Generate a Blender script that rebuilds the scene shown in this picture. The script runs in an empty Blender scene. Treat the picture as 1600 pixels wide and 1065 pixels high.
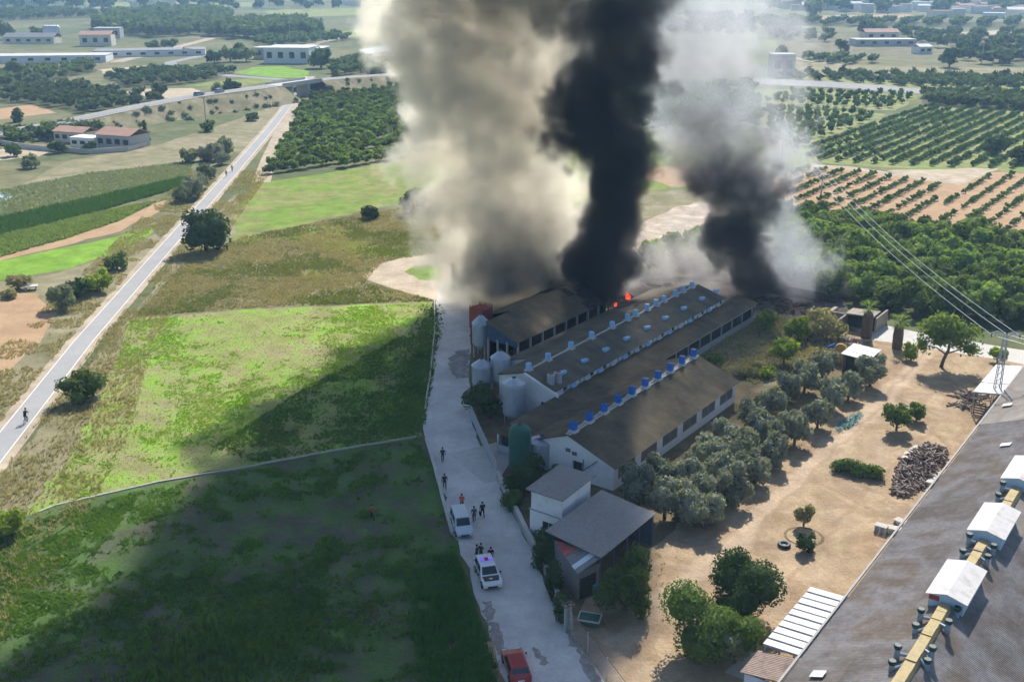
import bpy, bmesh, math, random
import numpy as np
from mathutils import Vector, Matrix, Quaternion

random.seed(7)
RNG = np.random.default_rng(7)
sc = bpy.context.scene

# ------------------------------------------------------------------ camera, sky, sun, exposure
CAM_F = 1680.0                                   # focal length in photo pixels (photo 1600 wide)
CAM_H = 52.0                                     # drone height, metres
PITCH = math.atan(592.0 / CAM_F)
cam = bpy.data.cameras.new('camera')
cam_ob = bpy.data.objects.new('camera', cam)
sc.collection.objects.link(cam_ob)
cam_ob.location = (0, 0, CAM_H)
cam_ob.rotation_euler = (math.pi / 2 - PITCH, 0, 0)
cam.sensor_width = 36.0
cam.lens = 36.0 * CAM_F / 1600.0
cam.clip_start = 1.0
cam.clip_end = 9000.0
sc.camera = cam_ob

SUN_EL, SUN_AZ = math.radians(40), math.radians(13)
world = bpy.data.worlds.new('World')
sc.world = world
world.use_nodes = True
wn = world.node_tree
sky = wn.nodes.new('ShaderNodeTexSky')
sky.sky_type = 'NISHITA'
sky.sun_disc = False
sky.sun_elevation = SUN_EL
sky.sun_rotation = SUN_AZ
sky.ozone_density = 2.5
wn.nodes['Background'].inputs[1].default_value = 0.10
wn.links.new(sky.outputs[0], wn.nodes['Background'].inputs[0])

sun = bpy.data.lights.new('sun', 'SUN')
sun.energy = 5.0
sun.angle = math.radians(0.5)
sun.color = (1.0, 0.95, 0.88)
sun_ob = bpy.data.objects.new('sun', sun)
sc.collection.objects.link(sun_ob)
SUN_DIR = Vector((math.sin(SUN_AZ) * math.cos(SUN_EL), math.cos(SUN_AZ) * math.cos(SUN_EL), math.sin(SUN_EL)))
sun_ob.rotation_euler = SUN_DIR.to_track_quat('Z', 'Y').to_euler()

vs = sc.view_settings
vs.view_transform = 'Standard'
vs.look = 'None'
vs.gamma = 1.0
vs.use_curve_mapping = False
vs.exposure = 0.54

cy = sc.cycles
cy.max_bounces = 6
cy.diffuse_bounces = 2
cy.glossy_bounces = 2
cy.transmission_bounces = 2
cy.volume_bounces = 4
cy.transparent_max_bounces = 48
cy.volume_step_rate = 2.0
cy.volume_max_steps = 256
cy.use_adaptive_sampling = True
cy.adaptive_threshold = 0.05
cy.use_denoising = True
cy.caustics_reflective = False
cy.caustics_refractive = False

# ------------------------------------------------------------------ geometry helpers
def G(u, v, h=0.0):
    """World point at height h on the sight line of photo pixel (u, v)."""
    a = (u - 800) / CAM_F; b = (v - 532) / CAM_F
    dy = math.cos(PITCH) - b * math.sin(PITCH); dz = -math.sin(PITCH) - b * math.cos(PITCH)
    t = (h - CAM_H) / dz
    return Vector((a * t, dy * t, h))

AZ = math.radians(35.9)                          # direction of the sheds and the field grid
LV = Vector((math.sin(AZ), math.cos(AZ), 0)); WV = Vector((math.cos(AZ), -math.sin(AZ), 0))
def FW(w, l, z=0.0):
    """Farm grid (across, along) to world."""
    return LV * l + WV * w + Vector((0, 0, z))
def LW(p):
    p = Vector(p); return p.dot(WV), p.dot(LV)

class MB:
    """Collects shapes into one mesh; mi = material index."""
    def __init__(s): s.v = []; s.f = []; s.m = []
    def face(s, pts, mi=0):
        n = len(s.v); s.v += [tuple(p) for p in pts]; s.f.append(tuple(range(n, n + len(pts)))); s.m.append(mi)
    def box(s, x0, x1, y0, y1, z0, z1, mi=0, rz=0.0, o=(0, 0, 0)):
        n = len(s.v); c, sn = math.cos(rz), math.sin(rz)
        for z in (z0, z1):
            for x, y in ((x0, y0), (x1, y0), (x1, y1), (x0, y1)):
                s.v.append((o[0] + x * c - y * sn, o[1] + x * sn + y * c, o[2] + z))
        for q in ((0, 3, 2, 1), (4, 5, 6, 7), (0, 1, 5, 4), (1, 2, 6, 5), (2, 3, 7, 6), (3, 0, 4, 7)):
            s.f.append(tuple(n + k for k in q)); s.m.append(mi)
    def hexa(s, bot, top, mi=0):
        """4 bottom + 4 top points, both counter-clockwise from above."""
        n = len(s.v); s.v += [tuple(p) for p in bot] + [tuple(p) for p in top]
        for q in ((0, 3, 2, 1), (4, 5, 6, 7), (0, 1, 5, 4), (1, 2, 6, 5), (2, 3, 7, 6), (3, 0, 4, 7)):
            s.f.append(tuple(n + k for k in q)); s.m.append(mi)
    def lathe(s, prof, n=16, o=(0, 0, 0), mi=0, cap=True):
        """prof: list of (r, z) bottom to top."""
        b = len(s.v)
        for r, z in prof:
            for k in range(n):
                a = 2 * math.pi * k / n; s.v.append((o[0] + r * math.cos(a), o[1] + r * math.sin(a), o[2] + z))
        for i in range(len(prof) - 1):
            for k in range(n):
                k2 = (k + 1) % n
                s.f.append((b + i * n + k, b + i * n + k2, b + (i + 1) * n + k2, b + (i + 1) * n + k)); s.m.append(mi)
        if cap:
            s.f.append(tuple(b + k for k in reversed(range(n)))); s.m.append(mi)
            t = b + (len(prof) - 1) * n
            s.f.append(tuple(t + k for k in range(n))); s.m.append(mi)
    def tube(s, pts, radii, n=6, mi=0):
        """Tapered tube along points."""
        pts = [Vector(p) for p in pts]
        if not hasattr(radii, '__len__'): radii = [radii] * len(pts)
        b = len(s.v)
        for i, p in enumerate(pts):
            d = (pts[min(i + 1, len(pts) - 1)] - pts[max(i - 1, 0)]).normalized()
            u = d.cross(Vector((0.31, 0.17, 0.93)) if abs(d.z) < 0.9 else Vector((1, 0, 0))).normalized(); w = d.cross(u)
            for k in range(n):
                a = 2 * math.pi * k / n; q = p + (u * math.cos(a) + w * math.sin(a)) * radii[i]; s.v.append(tuple(q))
        for i in range(len(pts) - 1):
            for k in range(n):
                k2 = (k + 1) % n
                s.f.append((b + i * n + k, b + i * n + k2, b + (i + 1) * n + k2, b + (i + 1) * n + k)); s.m.append(mi)
        s.f.append(tuple(b + k for k in reversed(range(n)))); s.m.append(mi)
        t = b + (len(pts) - 1) * n
        s.f.append(tuple(t + k for k in range(n))); s.m.append(mi)
    def mesh(s, name, mats, smooth=False):
        me = bpy.data.meshes.new(name); me.from_pydata(s.v, [], s.f)
        for m in (mats if isinstance(mats, (list, tuple)) else [mats]): me.materials.append(m)
        if any(s.m): me.polygons.foreach_set('material_index', s.m)
        if smooth: me.polygons.foreach_set('use_smooth', [True] * len(s.f))
        me.update(); return me
    def build(s, name, mats, parent=None, smooth=False, loc=None, rz=None, bevel=0):
        o = obj(name, s.mesh(name, mats, smooth), parent)
        if loc is not None: o.location = loc
        if rz is not None: o.rotation_euler.z = rz
        if bevel:
            md = o.modifiers.new('bevel', 'BEVEL'); md.width = bevel; md.segments = 2; md.limit_method = 'ANGLE'
        return o

def obj(name, data, parent=None):
    o = bpy.data.objects.new(name, data); sc.collection.objects.link(o)
    if parent: o.parent = parent
    return o
def tag(o, label=None, cat=None, group=None, kind=None):
    if label: o['label'] = label
    if cat: o['category'] = cat
    if group: o['group'] = group
    if kind: o['kind'] = kind
    return o
def thing(name, label, cat, loc=(0, 0, 0), rz=0.0, group=None):
    o = obj(name, None); o.location = loc; o.rotation_euler.z = rz; o.empty_display_size = 0.5
    return tag(o, label, cat, group)
def copy_tree(o, parent=None):
    c = o.copy(); sc.collection.objects.link(c); c.parent = parent
    for ch in o.children: copy_tree(ch, c)
    return c
def np_mesh(name, verts, faces, mats, mi=None, smooth=False):
    """Fast mesh from numpy arrays: faces (n, k) all with k corners."""
    me = bpy.data.meshes.new(name); nf, k = faces.shape
    me.vertices.add(len(verts)); me.vertices.foreach_set('co', np.ascontiguousarray(verts, dtype=np.float32).ravel())
    me.loops.add(nf * k); me.loops.foreach_set('vertex_index', faces.astype(np.int32).ravel())
    me.polygons.add(nf); me.polygons.foreach_set('loop_start', np.arange(nf, dtype=np.int32) * k)
    for m in (mats if isinstance(mats, (list, tuple)) else [mats]): me.materials.append(m)
    if mi is not None: me.polygons.foreach_set('material_index', np.asarray(mi, dtype=np.int32))
    if smooth: me.polygons.foreach_set('use_smooth', [True] * nf)
    me.update(calc_edges=True); return me
ORD = ['first', 'second', 'third', 'fourth', 'fifth', 'sixth', 'seventh', 'eighth', 'ninth', 'tenth', 'eleventh', 'twelfth', 'thirteenth', 'fourteenth']

# ------------------------------------------------------------------ materials
class NT:
    def __init__(s, tree): s.t = tree
    def n(s, kind, **k):
        x = s.t.nodes.new(kind)
        for a, b in k.items(): setattr(x, a, b)
        return x
    def put(s, sock, v):
        if isinstance(v, bpy.types.NodeSocket): s.t.links.new(v, sock)
        else: sock.default_value = v
    def math(s, op, a, b=0.0, c=None):
        x = s.n('ShaderNodeMath', operation=op); s.put(x.inputs[0], a); s.put(x.inputs[1], b)
        if c is not None: s.put(x.inputs[2], c)
        return x.outputs[0]
    def noise(s, vec, scale, detail=3.0, rough=0.55, dist=0.0):
        x = s.n('ShaderNodeTexNoise'); s.put(x.inputs['Vector'], vec); x.inputs['Scale'].default_value = scale
        x.inputs['Detail'].default_value = detail; x.inputs['Roughness'].default_value = rough; x.inputs['Distortion'].default_value = dist
        return x.outputs[0]
    def ramp(s, fac, stops):
        x = s.n('ShaderNodeValToRGB'); s.put(x.inputs[0], fac); e = x.color_ramp.elements
        while len(e) < len(stops): e.new(0.5)
        for q, (p, c) in zip(e, stops): q.position = p; q.color = (*c, 1)
        return x.outputs[0]
    def mix(s, fac, a, b, mode='MIX'):
        x = s.n('ShaderNodeMix', data_type='RGBA', blend_type=mode); s.put(x.inputs[0], fac)
        for i, c in ((6, a), (7, b)): s.put(x.inputs[i], c if isinstance(c, bpy.types.NodeSocket) else (*c, 1))
        return x.outputs[2]
    def mapr(s, v, a, b, c=0.0, d=1.0, smooth=False):
        x = s.n('ShaderNodeMapRange', interpolation_type='SMOOTHSTEP' if smooth else 'LINEAR'); s.put(x.inputs[0], v)
        for i, q in enumerate((a, b, c, d)): x.inputs[1 + i].default_value = q
        return x.outputs[0]

def spread(stops):
    """Colours -> ramp stops around the middle of a noise."""
    n = len(stops)
    if n == 1: return [(0.3, stops[0]), (0.7, stops[0])]
    return [(0.30 + 0.40 * i / (n - 1), c) for i, c in enumerate(stops)]

def M(name, cols, scale=2.0, detail=4.0, rough=0.85, spec=0.25, bump=0.0, bscale=None, coord='OBJ', stretch=(1, 1, 1), rnd=0.0, metal=0.0, fine=0.0, fscale=20.0, coat=0.0, dist=0.0):
    """Principled material whose colour wanders between cols; rnd = lightness spread from object to object."""
    m = bpy.data.materials.new(name); m.use_nodes = True; t = NT(m.node_tree); bs = m.node_tree.nodes['Principled BSDF']
    if coord == 'POS': vec = t.n('ShaderNodeNewGeometry').outputs['Position']
    else: vec = t.n('ShaderNodeTexCoord').outputs['Object']
    if coord == 'OBJ' or stretch != (1, 1, 1):
        mp = t.n('ShaderNodeMapping'); t.put(mp.inputs[0], vec); mp.inputs['Scale'].default_value = stretch
        if coord == 'OBJ':
            oi = t.n('ShaderNodeObjectInfo'); cb = t.n('ShaderNodeCombineXYZ')
            t.put(cb.inputs[0], t.math('MULTIPLY', oi.outputs['Random'], 37.0)); t.put(cb.inputs[1], t.math('MULTIPLY', oi.outputs['Random'], 91.0)); t.put(mp.inputs['Location'], cb.outputs[0])
        vec = mp.outputs[0]
    col = t.ramp(t.noise(vec, scale, detail, 0.6, dist), spread(cols))
    if fine:
        k = t.mapr(t.noise(vec, fscale, 3.0, 0.7), 0.3, 0.7, 1 - fine, 1 + fine)
        g = t.n('ShaderNodeCombineXYZ')
        for i in range(3): t.put(g.inputs[i], k)
        col = t.mix(1.0, col, g.outputs[0], 'MULTIPLY')
    if rnd:
        oi = t.n('ShaderNodeObjectInfo'); k = t.mapr(oi.outputs['Random'], 0, 1, 1 - rnd, 1 + rnd); g = t.n('ShaderNodeCombineXYZ')
        for i in range(3): t.put(g.inputs[i], k)
        col = t.mix(1.0, col, g.outputs[0], 'MULTIPLY')
    t.put(bs.inputs['Base Color'], col); bs.inputs['Roughness'].default_value = rough; bs.inputs['Specular IOR Level'].default_value = spec
    bs.inputs['Metallic'].default_value = metal
    if coat: bs.inputs['Coat Weight'].default_value = coat
    if bump:
        b = t.n('ShaderNodeBump'); b.inputs['Strength'].default_value = bump; b.inputs['Distance'].default_value = 0.1
        t.put(b.inputs['Height'], t.noise(vec, bscale or scale * 6, 4.0, 0.65)); t.put(bs.inputs['Normal'], b.outputs[0])
    return m

LEAF_GAIN = 1.3
def leaf_mat(name, cols, rnd=0.22, trans=0.35, scale=0.9, rough=0.6, hue=0.0):
    """Foliage: diffuse plus light coming through the leaf; wanders over clumps and from tree to tree."""
    m = bpy.data.materials.new(name); m.use_nodes = True; nt = m.node_tree; t = NT(nt); bs = nt.nodes['Principled BSDF']; out = nt.nodes['Material Output']
    cols = [tuple(x * LEAF_GAIN for x in c) for c in cols]
    vec = t.n('ShaderNodeNewGeometry').outputs['Position']
    col = t.ramp(t.noise(vec, scale, 4.0, 0.7), spread(cols))
    oi = t.n('ShaderNodeObjectInfo'); k = t.mapr(oi.outputs['Random'], 0, 1, 1 - rnd, 1 + rnd); g = t.n('ShaderNodeCombineXYZ')
    t.put(g.inputs[0], t.math('MULTIPLY', k, 1.0 + hue)); t.put(g.inputs[1], k); t.put(g.inputs[2], k)
    col = t.mix(1.0, col, g.outputs[0], 'MULTIPLY')
    t.put(bs.inputs['Base Color'], col); bs.inputs['Roughness'].default_value = max(rough, .75); bs.inputs['Specular IOR Level'].default_value = 0.06
    tr = t.n('ShaderNodeBsdfTranslucent'); t.put(tr.inputs[0], t.mix(1.0, col, (1.5, 1.45, 0.6), 'MULTIPLY'))
    mx = t.n('ShaderNodeMixShader'); mx.inputs[0].default_value = trans
    nt.links.new(bs.outputs[0], mx.inputs[1]); nt.links.new(tr.outputs[0], mx.inputs[2]); nt.links.new(mx.outputs[0], out.inputs[0])
    return m

def ground_mat(name, big, bscale=0.06, small=None, sscale=1.2, smix=0.5, fine=0.25, rows=None, rough=0.95, bump=0.6, warp=0.0, thresh=(0.45, 0.6), mott=.28, bands=()):
    """Open ground in world space: 'big' colours in broad patches, 'small' colours in clumps over them, fine grain; rows = (azimuth, spacing, colour, amount)."""
    m = bpy.data.materials.new(name); m.use_nodes = True; t = NT(m.node_tree); bs = m.node_tree.nodes['Principled BSDF']
    pos = t.n('ShaderNodeNewGeometry').outputs['Position']
    col = t.ramp(t.noise(pos, bscale, 5.0, 0.6, warp), spread(big))
    if small:
        f = t.mapr(t.noise(pos, sscale, 5.0, 0.7), thresh[0], thresh[1], 0, smix, True)
        c2 = t.ramp(t.noise(pos, sscale * 0.37, 3.0), spread(small)); col = t.mix(f, col, c2)
    if rows:
        az, sp, c, amt = rows
        sx = t.n('ShaderNodeSeparateXYZ'); t.put(sx.inputs[0], pos)
        w = t.math('ADD', t.math('MULTIPLY', sx.outputs[0], math.cos(az)), t.math('MULTIPLY', sx.outputs[1], -math.sin(az)))
        w = t.math('ADD', w, t.math('MULTIPLY', t.noise(pos, 0.35, 2.0), sp * 0.5))
        s_ = t.math('SINE', t.math('MULTIPLY', w, 2 * math.pi / sp))
        f = t.math('MULTIPLY', t.mapr(s_, -0.3, 0.7, 0, 1, True), t.mapr(t.noise(pos, 0.6, 3.0), 0.3, 0.6, 0.3 * amt, amt))
        col = t.mix(f, col, c)
    for az, w0, hw, c, amt in bands:
        sx = t.n('ShaderNodeSeparateXYZ'); t.put(sx.inputs[0], pos)
        w = t.math('ADD', t.math('MULTIPLY', sx.outputs[0], math.cos(az)), t.math('MULTIPLY', sx.outputs[1], -math.sin(az)))
        w = t.math('ABSOLUTE', t.math('SUBTRACT', t.math('ADD', w, t.math('MULTIPLY', t.math('SUBTRACT', t.noise(pos, .07, 3.0), .5), 7.0)), w0))
        w = t.math('ADD', w, t.math('MULTIPLY', t.math('SUBTRACT', t.noise(pos, 1.1, 4.0), .5), hw))
        col = t.mix(t.mapr(w, hw * .5, hw * 1.2, amt, 0.0, True), col, c)
    k = t.math('MULTIPLY', t.mapr(t.noise(pos, 5.0, 4.0, 0.75), 0.3, 0.7, 1 - fine, 1 + fine), t.mapr(t.noise(pos, .22, 6.0, 0.7), 0.3, 0.7, 1 - mott, 1 + mott)); g = t.n('ShaderNodeCombineXYZ')
    for i in range(3): t.put(g.inputs[i], k)
    col = t.mix(1.0, col, g.outputs[0], 'MULTIPLY')
    t.put(bs.inputs['Base Color'], col); bs.inputs['Roughness'].default_value = rough; bs.inputs['Specular IOR Level'].default_value = 0.1
    if bump:
        b = t.n('ShaderNodeBump'); b.inputs['Strength'].default_value = bump; b.inputs['Distance'].default_value = 0.25
        t.put(b.inputs['Height'], t.noise(pos, 2.2, 6.0, 0.7)); t.put(bs.inputs['Normal'], b.outputs[0])
    return m
# ------------------------------------------------------------------ ground, fields, roads
def jag(pts, step, amp, seed=0):
    """Closed outline of world points with its edges broken up."""
    r = np.random.default_rng(seed); out = []
    n = len(pts)
    for i in range(n):
        a, b = Vector(pts[i]), Vector(pts[(i + 1) % n]); L = (b - a).length; k = max(1, int(L / step)); k = min(k, 60)
        nrm = Vector((-(b - a).y, (b - a).x, 0)); nrm = nrm.normalized() if nrm.length > 0 else nrm
        for j in range(k):
            p = a.lerp(b, j / k)
            if j: p = p + nrm * float(r.normal(0, amp))
            out.append(p)
    return out
LAYER = [0]
PATCHES = []
def _in(P, poly):
    x, y = P[:, 0], P[:, 1]; c = np.zeros(len(P), bool); Q = np.roll(poly, -1, 0)
    for (x1, y1), (x2, y2) in zip(poly, Q):
        if y1 != y2: c ^= ((y1 > y) != (y2 > y)) & (x < (x2 - x1) * (y - y1) / (y2 - y1) + x1)
    return c
def patch(name, px, mat, step=2.0, amp=0.25, world=False, z=None):
    LAYER[0] += 1
    pts = [Vector(p) for p in px] if world else [G(u, v) for u, v in px]
    far = max(1.0, pts[0].y / 150.0)
    pts = jag(pts, step * far, amp * far, LAYER[0])
    A = np.array([(p.x, p.y) for p in pts]); lo, hi = A.min(0), A.max(0); zz = .005
    for B, blo, bhi, bz in PATCHES:                     # lie just above whatever this patch overlaps
        if bz + .005 > zz and (lo < bhi).all() and (blo < hi).all() and (_in(A, B).any() or _in(B, A).any()): zz = bz + .005
    PATCHES.append((A, lo, hi, zz))
    me = bpy.data.meshes.new(name); me.from_pydata([(p.x, p.y, zz) for p in pts], [], [tuple(range(len(pts)))]); me.materials.append(mat)
    if me.polygons[0].normal.z < 0: me.flip_normals()
    o = obj(name, me); o['kind'] = 'structure'; return o
def strip(name, pts, width, mat, z=0.02, kind='structure', parent=None, off=0.0):
    """Flat band along world points."""
    pts = [Vector(p) for p in pts]; vs_, fs = [], []
    for i, p in enumerate(pts):
        d = pts[min(i + 1, len(pts) - 1)] - pts[max(i - 1, 0)]; d.z = 0; d.normalize(); nrm = Vector((-d.y, d.x, 0)); w = width[i] if hasattr(width, '__len__') else width
        c = p + nrm * off; zz = p.z + z
        vs_ += [(c.x + nrm.x * w / 2, c.y + nrm.y * w / 2, zz), (c.x - nrm.x * w / 2, c.y - nrm.y * w / 2, zz)]
        if i: fs.append((2 * i - 2, 2 * i - 1, 2 * i + 1, 2 * i))
    me = bpy.data.meshes.new(name); me.from_pydata(vs_, [], fs); me.materials.append(mat); o = obj(name, me, parent)
    if kind and not parent: o['kind'] = kind
    return o

M_dry = ground_mat('dry_grass_ground', [(.25, .21, .13), (.31, .265, .165), (.21, .20, .10), (.29, .25, .15)], 0.05, [(.17, .165, .08), (.35, .30, .19)], 0.4, 0.75)
M_base = ground_mat('plain_ground', [(.15, .16, .07), (.10, .13, .05), (.22, .20, .10), (.09, .12, .05)], 0.012, [(.07, .10, .04), (.20, .18, .09)], 0.09, 0.7)
M_fieldA = ground_mat('weedy_field_ground', [(.33, .29, .16), (.30, .29, .12), (.25, .30, .08), (.31, .29, .13), (.22, .31, .06)], 0.05, [(.19, .37, .03), (.17, .32, .03)], 0.22, 0.85, rows=(math.radians(12), 3.6, (.36, .31, .20), 0.16), thresh=(.46, .64))
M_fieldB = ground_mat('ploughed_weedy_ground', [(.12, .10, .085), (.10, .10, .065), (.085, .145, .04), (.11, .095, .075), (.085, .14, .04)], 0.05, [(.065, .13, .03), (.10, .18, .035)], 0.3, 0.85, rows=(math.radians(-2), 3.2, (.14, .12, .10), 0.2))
M_scrub = ground_mat('scrub_ground', [(.21, .18, .11), (.15, .15, .07), (.25, .21, .13), (.13, .15, .05)], 0.07, [(.10, .12, .04), (.20, .16, .11)], 0.45, 0.8)
M_meadow = ground_mat('meadow_ground', [(.24, .26, .07), (.17, .27, .035), (.28, .25, .10), (.18, .26, .04)], 0.045, [(.14, .24, .03)], 0.3, 0.6, fine=.15)
M_bright = ground_mat('lush_grass_ground', [(.17, .33, .025), (.21, .36, .04), (.16, .29, .03)], 0.08, [(.13, .24, .02)], 0.6, 0.35, fine=.15)
M_yard = ground_mat('sandy_yard_ground', [(.37, .265, .16), (.43, .32, .20), (.31, .215, .125), (.45, .34, .22)], 0.11, [(.25, .17, .10), (.48, .37, .26)], 0.35, 0.6, fine=.18, warp=1.2, mott=.26, bands=[(AZ, -36.0, 1.3, (.55, .42, .30), .5), (AZ + .05, -33.6, .35, (.30, .21, .13), .5), (AZ - .03, -31.9, .3, (.32, .23, .14), .45), (AZ + .35, -45.0, .4, (.33, .24, .15), .4)])
M_litter = ground_mat('olive_floor_ground', [(.24, .17, .10), (.17, .13, .07), (.31, .23, .14)], 0.2, [(.13, .11, .05)], 0.8, 0.6)
M_soil = ground_mat('orange_soil_ground', [(.42, .27, .15), (.46, .31, .18), (.40, .25, .14)], 0.05, [(.36, .23, .13)], 0.4, 0.4, fine=.1, mott=.12)
M_beige = ground_mat('beige_ground', [(.46, .37, .26), (.52, .43, .31)], 0.05, [(.36, .30, .20)], 0.2, 0.4, fine=.1)
M_white = ground_mat('chalky_ground', [(.62, .58, .50), (.46, .36, .26), (.68, .65, .58)], 0.08, [(.33, .26, .2)], 0.35, 0.5, fine=.12)
M_orch = ground_mat('orchard_floor_ground', [(.17, .25, .05), (.24, .28, .08), (.28, .27, .13)], 0.03, [(.31, .27, .17)], 0.25, 0.5, fine=.15)
M_grovef = ground_mat('grove_floor_ground', [(.07, .09, .03), (.12, .10, .05)], 0.1, [(.05, .08, .02)], 0.6, 0.6)
M_ash = ground_mat('burnt_ground', [(.05, .045, .04), (.10, .08, .07), (.03, .03, .03)], 0.2, [(.16, .13, .11)], 0.8, 0.5)
M_cropP = ground_mat('pale_crop_ground', [(.17, .20, .11), (.21, .22, .12)], 0.06, [(.11, .16, .06)], 0.7, 0.6, rows=(math.radians(42), 1.2, (.12, .16, .07), .6))
M_cropD = ground_mat('dark_crop_ground', [(.05, .10, .025), (.065, .12, .03)], 0.08, [(.04, .08, .02)], 0.8, 0.6, rows=(math.radians(42), 1.2, (.035, .07, .02), .6))
M_cropL = ground_mat('light_crop_ground', [(.16, .22, .07), (.12, .18, .05)], 0.15, [(.20, .24, .08), (.10, .12, .05)], 0.6, 0.8, rows=(math.radians(42), 2.0, (.13, .11, .06), .6))
M_road = ground_mat('dusty_concrete_road', [(.54, .52, .49), (.60, .58, .55), (.50, .47, .43)], 0.10, [(.43, .40, .36), (.64, .61, .57)], 0.35, 0.6, fine=.1, bump=.25, mott=.2)
M_path = ground_mat('greenway_asphalt', [(.34, .335, .325), (.37, .365, .355)], 0.05, [(.40, .39, .38)], 0.4, 0.3, fine=.05, bump=.08, mott=.05)
M_asph = ground_mat('motorway_asphalt', [(.30, .29, .28), (.34, .33, .32)], 0.03, None, fine=.05, bump=.0, mott=.05)
M_track = ground_mat('pale_track', [(.42, .345, .25), (.47, .39, .29)], 0.08, [(.35, .28, .20)], 0.5, 0.4, fine=.1, bump=.2)
M_line = M('white_line_paint', [(.72, .70, .64), (.80, .78, .73)], 3.0)
M_kerb = M('pale_concrete', [(.46, .44, .40), (.56, .54, .49)], 1.2, fine=.15, bump=.3)

# the plain, one sheet to the horizon
def ground_sheet():
    ys = [-200, 0, 60, 120, 200, 300, 450, 700, 1100, 1800, 3000, 5000, 8000]; xs = [-6000, -2500, -1000, -400, -150, 0, 150, 400, 1000, 2500, 6000]
    v = [(x, y, 0.0) for y in ys for x in xs]; n = len(xs)
    f = [(j * n + i, j * n + i + 1, (j + 1) * n + i + 1, (j + 1) * n + i) for j in range(len(ys) - 1) for i in range(n - 1)]
    me = bpy.data.meshes.new('ground'); me.from_pydata(v, [], f); me.materials.append(M_base)
    tag(obj('ground', me), kind='structure')
ground_sheet()

PATH = [Vector(p) for p in ((-51.5, 55, 0), (-55.0, 83, 0), (-58.6, 115, 0), (-62.3, 147.6, 0), (-66.8, 202, 0), (-73.4, 283, 0), (-80.5, 365, 0), (-88.4, 445, 0), (-97, 530, 0))]
# far patchwork
patch('field', [(-20, 172), (50, 163), (88, 176), (-20, 188)], M_soil)
patch('field', [(285, 135), (330, 127), (405, 121), (428, 127), (370, 134)], M_meadow)
patch('field', [(180, 147), (215, 139), (300, 137), (335, 149), (270, 153)], M_beige)
patch('field', [(365, 113), (395, 105), (440, 103), (484, 111), (482, 121), (430, 121)], M_bright)
patch('field', [(155, 108), (230, 102), (258, 103), (240, 113), (160, 114)], M_beige)
patch('field', [(-20, 120), (140, 97), (150, 112), (60, 130), (-20, 140)], M_grovef)
patch('field', [(-20, 150), (60, 128), (200, 145), (250, 160), (120, 178), (70, 165), (-20, 160)], M_grovef)
patch('field', [(160, 120), (250, 108), (365, 112), (330, 126), (200, 138)], M_grovef)
patch('field', [(500, 50), (600, 44), (640, 46), (560, 58), (500, 60)], M_meadow)
patch('field', [(395, 65), (520, 55), (560, 62), (420, 74)], M_grovef)
patch('field', [(410, 15), (560, 12), (600, 22), (420, 28)], M_orch)
patch('field', [(-20, 20), (100, 16), (180, 26), (-20, 34)], M_grovef)
patch('field', [(130, 4), (400, 3), (420, 10), (150, 13)], M_orch)
patch('field', [(1190, 26), (1420, 22), (1425, 27), (1200, 31)], M_soil)
patch('field', [(1190, 32), (1640, 35), (1640, 44), (1190, 40)], M_grovef)
patch('field', [(1190, 62), (1300, 65), (1330, 75), (1200, 72)], M_meadow)
patch('field', [(1330, 80), (1430, 82), (1440, 92), (1320, 92)], M_meadow)
patch('field', [(1405, 41), (1460, 42), (1455, 47), (1400, 46)], M_bright)
patch('field', [(1500, 50), (1590, 46), (1588, 53), (1510, 54)], M_beige)
patch('field', [(1215, 55), (1460, 60), (1640, 70), (1640, 100), (1500, 95), (1210, 85)], M_scrub)
patch('field', [(1200, 95), (1330, 100), (1440, 105), (1640, 105), (1640, 118), (1230, 112)], M_dry)
patch('field', [(1190, 122), (1230, 113), (1640, 122), (1640, 145), (1440, 139), (1200, 125)], M_orch)
patch('road', [(1180, 122), (1300, 127), (1440, 139), (1640, 148), (1640, 152), (1440, 146), (1300, 136), (1180, 131)], M_asph, amp=.02)
patch('field', [(1180, 140), (1270, 138), (1300, 142), (1440, 149), (1400, 172), (1290, 168), (1190, 160)], M_orch)
patch('field', [(1190, 163), (1300, 172), (1385, 178), (1340, 195), (1290, 215), (1240, 240), (1190, 235)], M_orch)
patch('field', [(1440, 150), (1640, 152), (1640, 175), (1440, 165)], M_grovef)
patch('field', [(1232, 242), (1350, 195), (1440, 166), (1640, 178), (1640, 275), (1560, 266), (1420, 263), (1300, 256), (1265, 250)], M_orch)
patch('field', [(1232, 242), (1265, 250), (1280, 257), (1235, 262), (1215, 250)], M_meadow)
patch('field', [(1215, 320), (1180, 310), (1190, 285), (1260, 258), (1330, 262), (1500, 285), (1530, 275), (1565, 268), (1660, 278), (1660, 395), (1400, 360), (1200, 332)], M_soil)
patch('field', [(1385, 266), (1560, 262), (1505, 287), (1440, 279)], M_beige)
patch('track', [(1262, 256), (1330, 260), (1500, 284), (1502, 289), (1330, 265), (1262, 261)], M_track, amp=.1)
patch('grove_floor', [(1005, 430), (1090, 378), (1140, 352), (1200, 328), (1600, 380), (1660, 390), (1660, 530), (1440, 502), (1385, 492), (1320, 482), (1180, 440)], M_grovef)
patch('field', [(860, 330), (1000, 300), (1150, 290), (1190, 312), (1090, 368), (1000, 430), (860, 440), (700, 440), (700, 330)], M_dry)
patch('field', [(640, 240), (860, 215), (1190, 205), (1195, 262), (1160, 290), (1000, 298), (860, 325), (720, 300)], M_meadow)
patch('field', [(980, 268), (1060, 258), (1180, 262), (1170, 285), (1050, 292)], M_soil)
patch('field', [(640, 140), (1180, 132), (1190, 200), (860, 212), (660, 236)], M_orch)
patch('field', [(780, 84), (1180, 84), (1180, 120), (640, 130), (700, 100)], M_scrub)
patch('field', [(620, 20), (1180, 22), (1180, 60), (640, 56)], M_orch)
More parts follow.
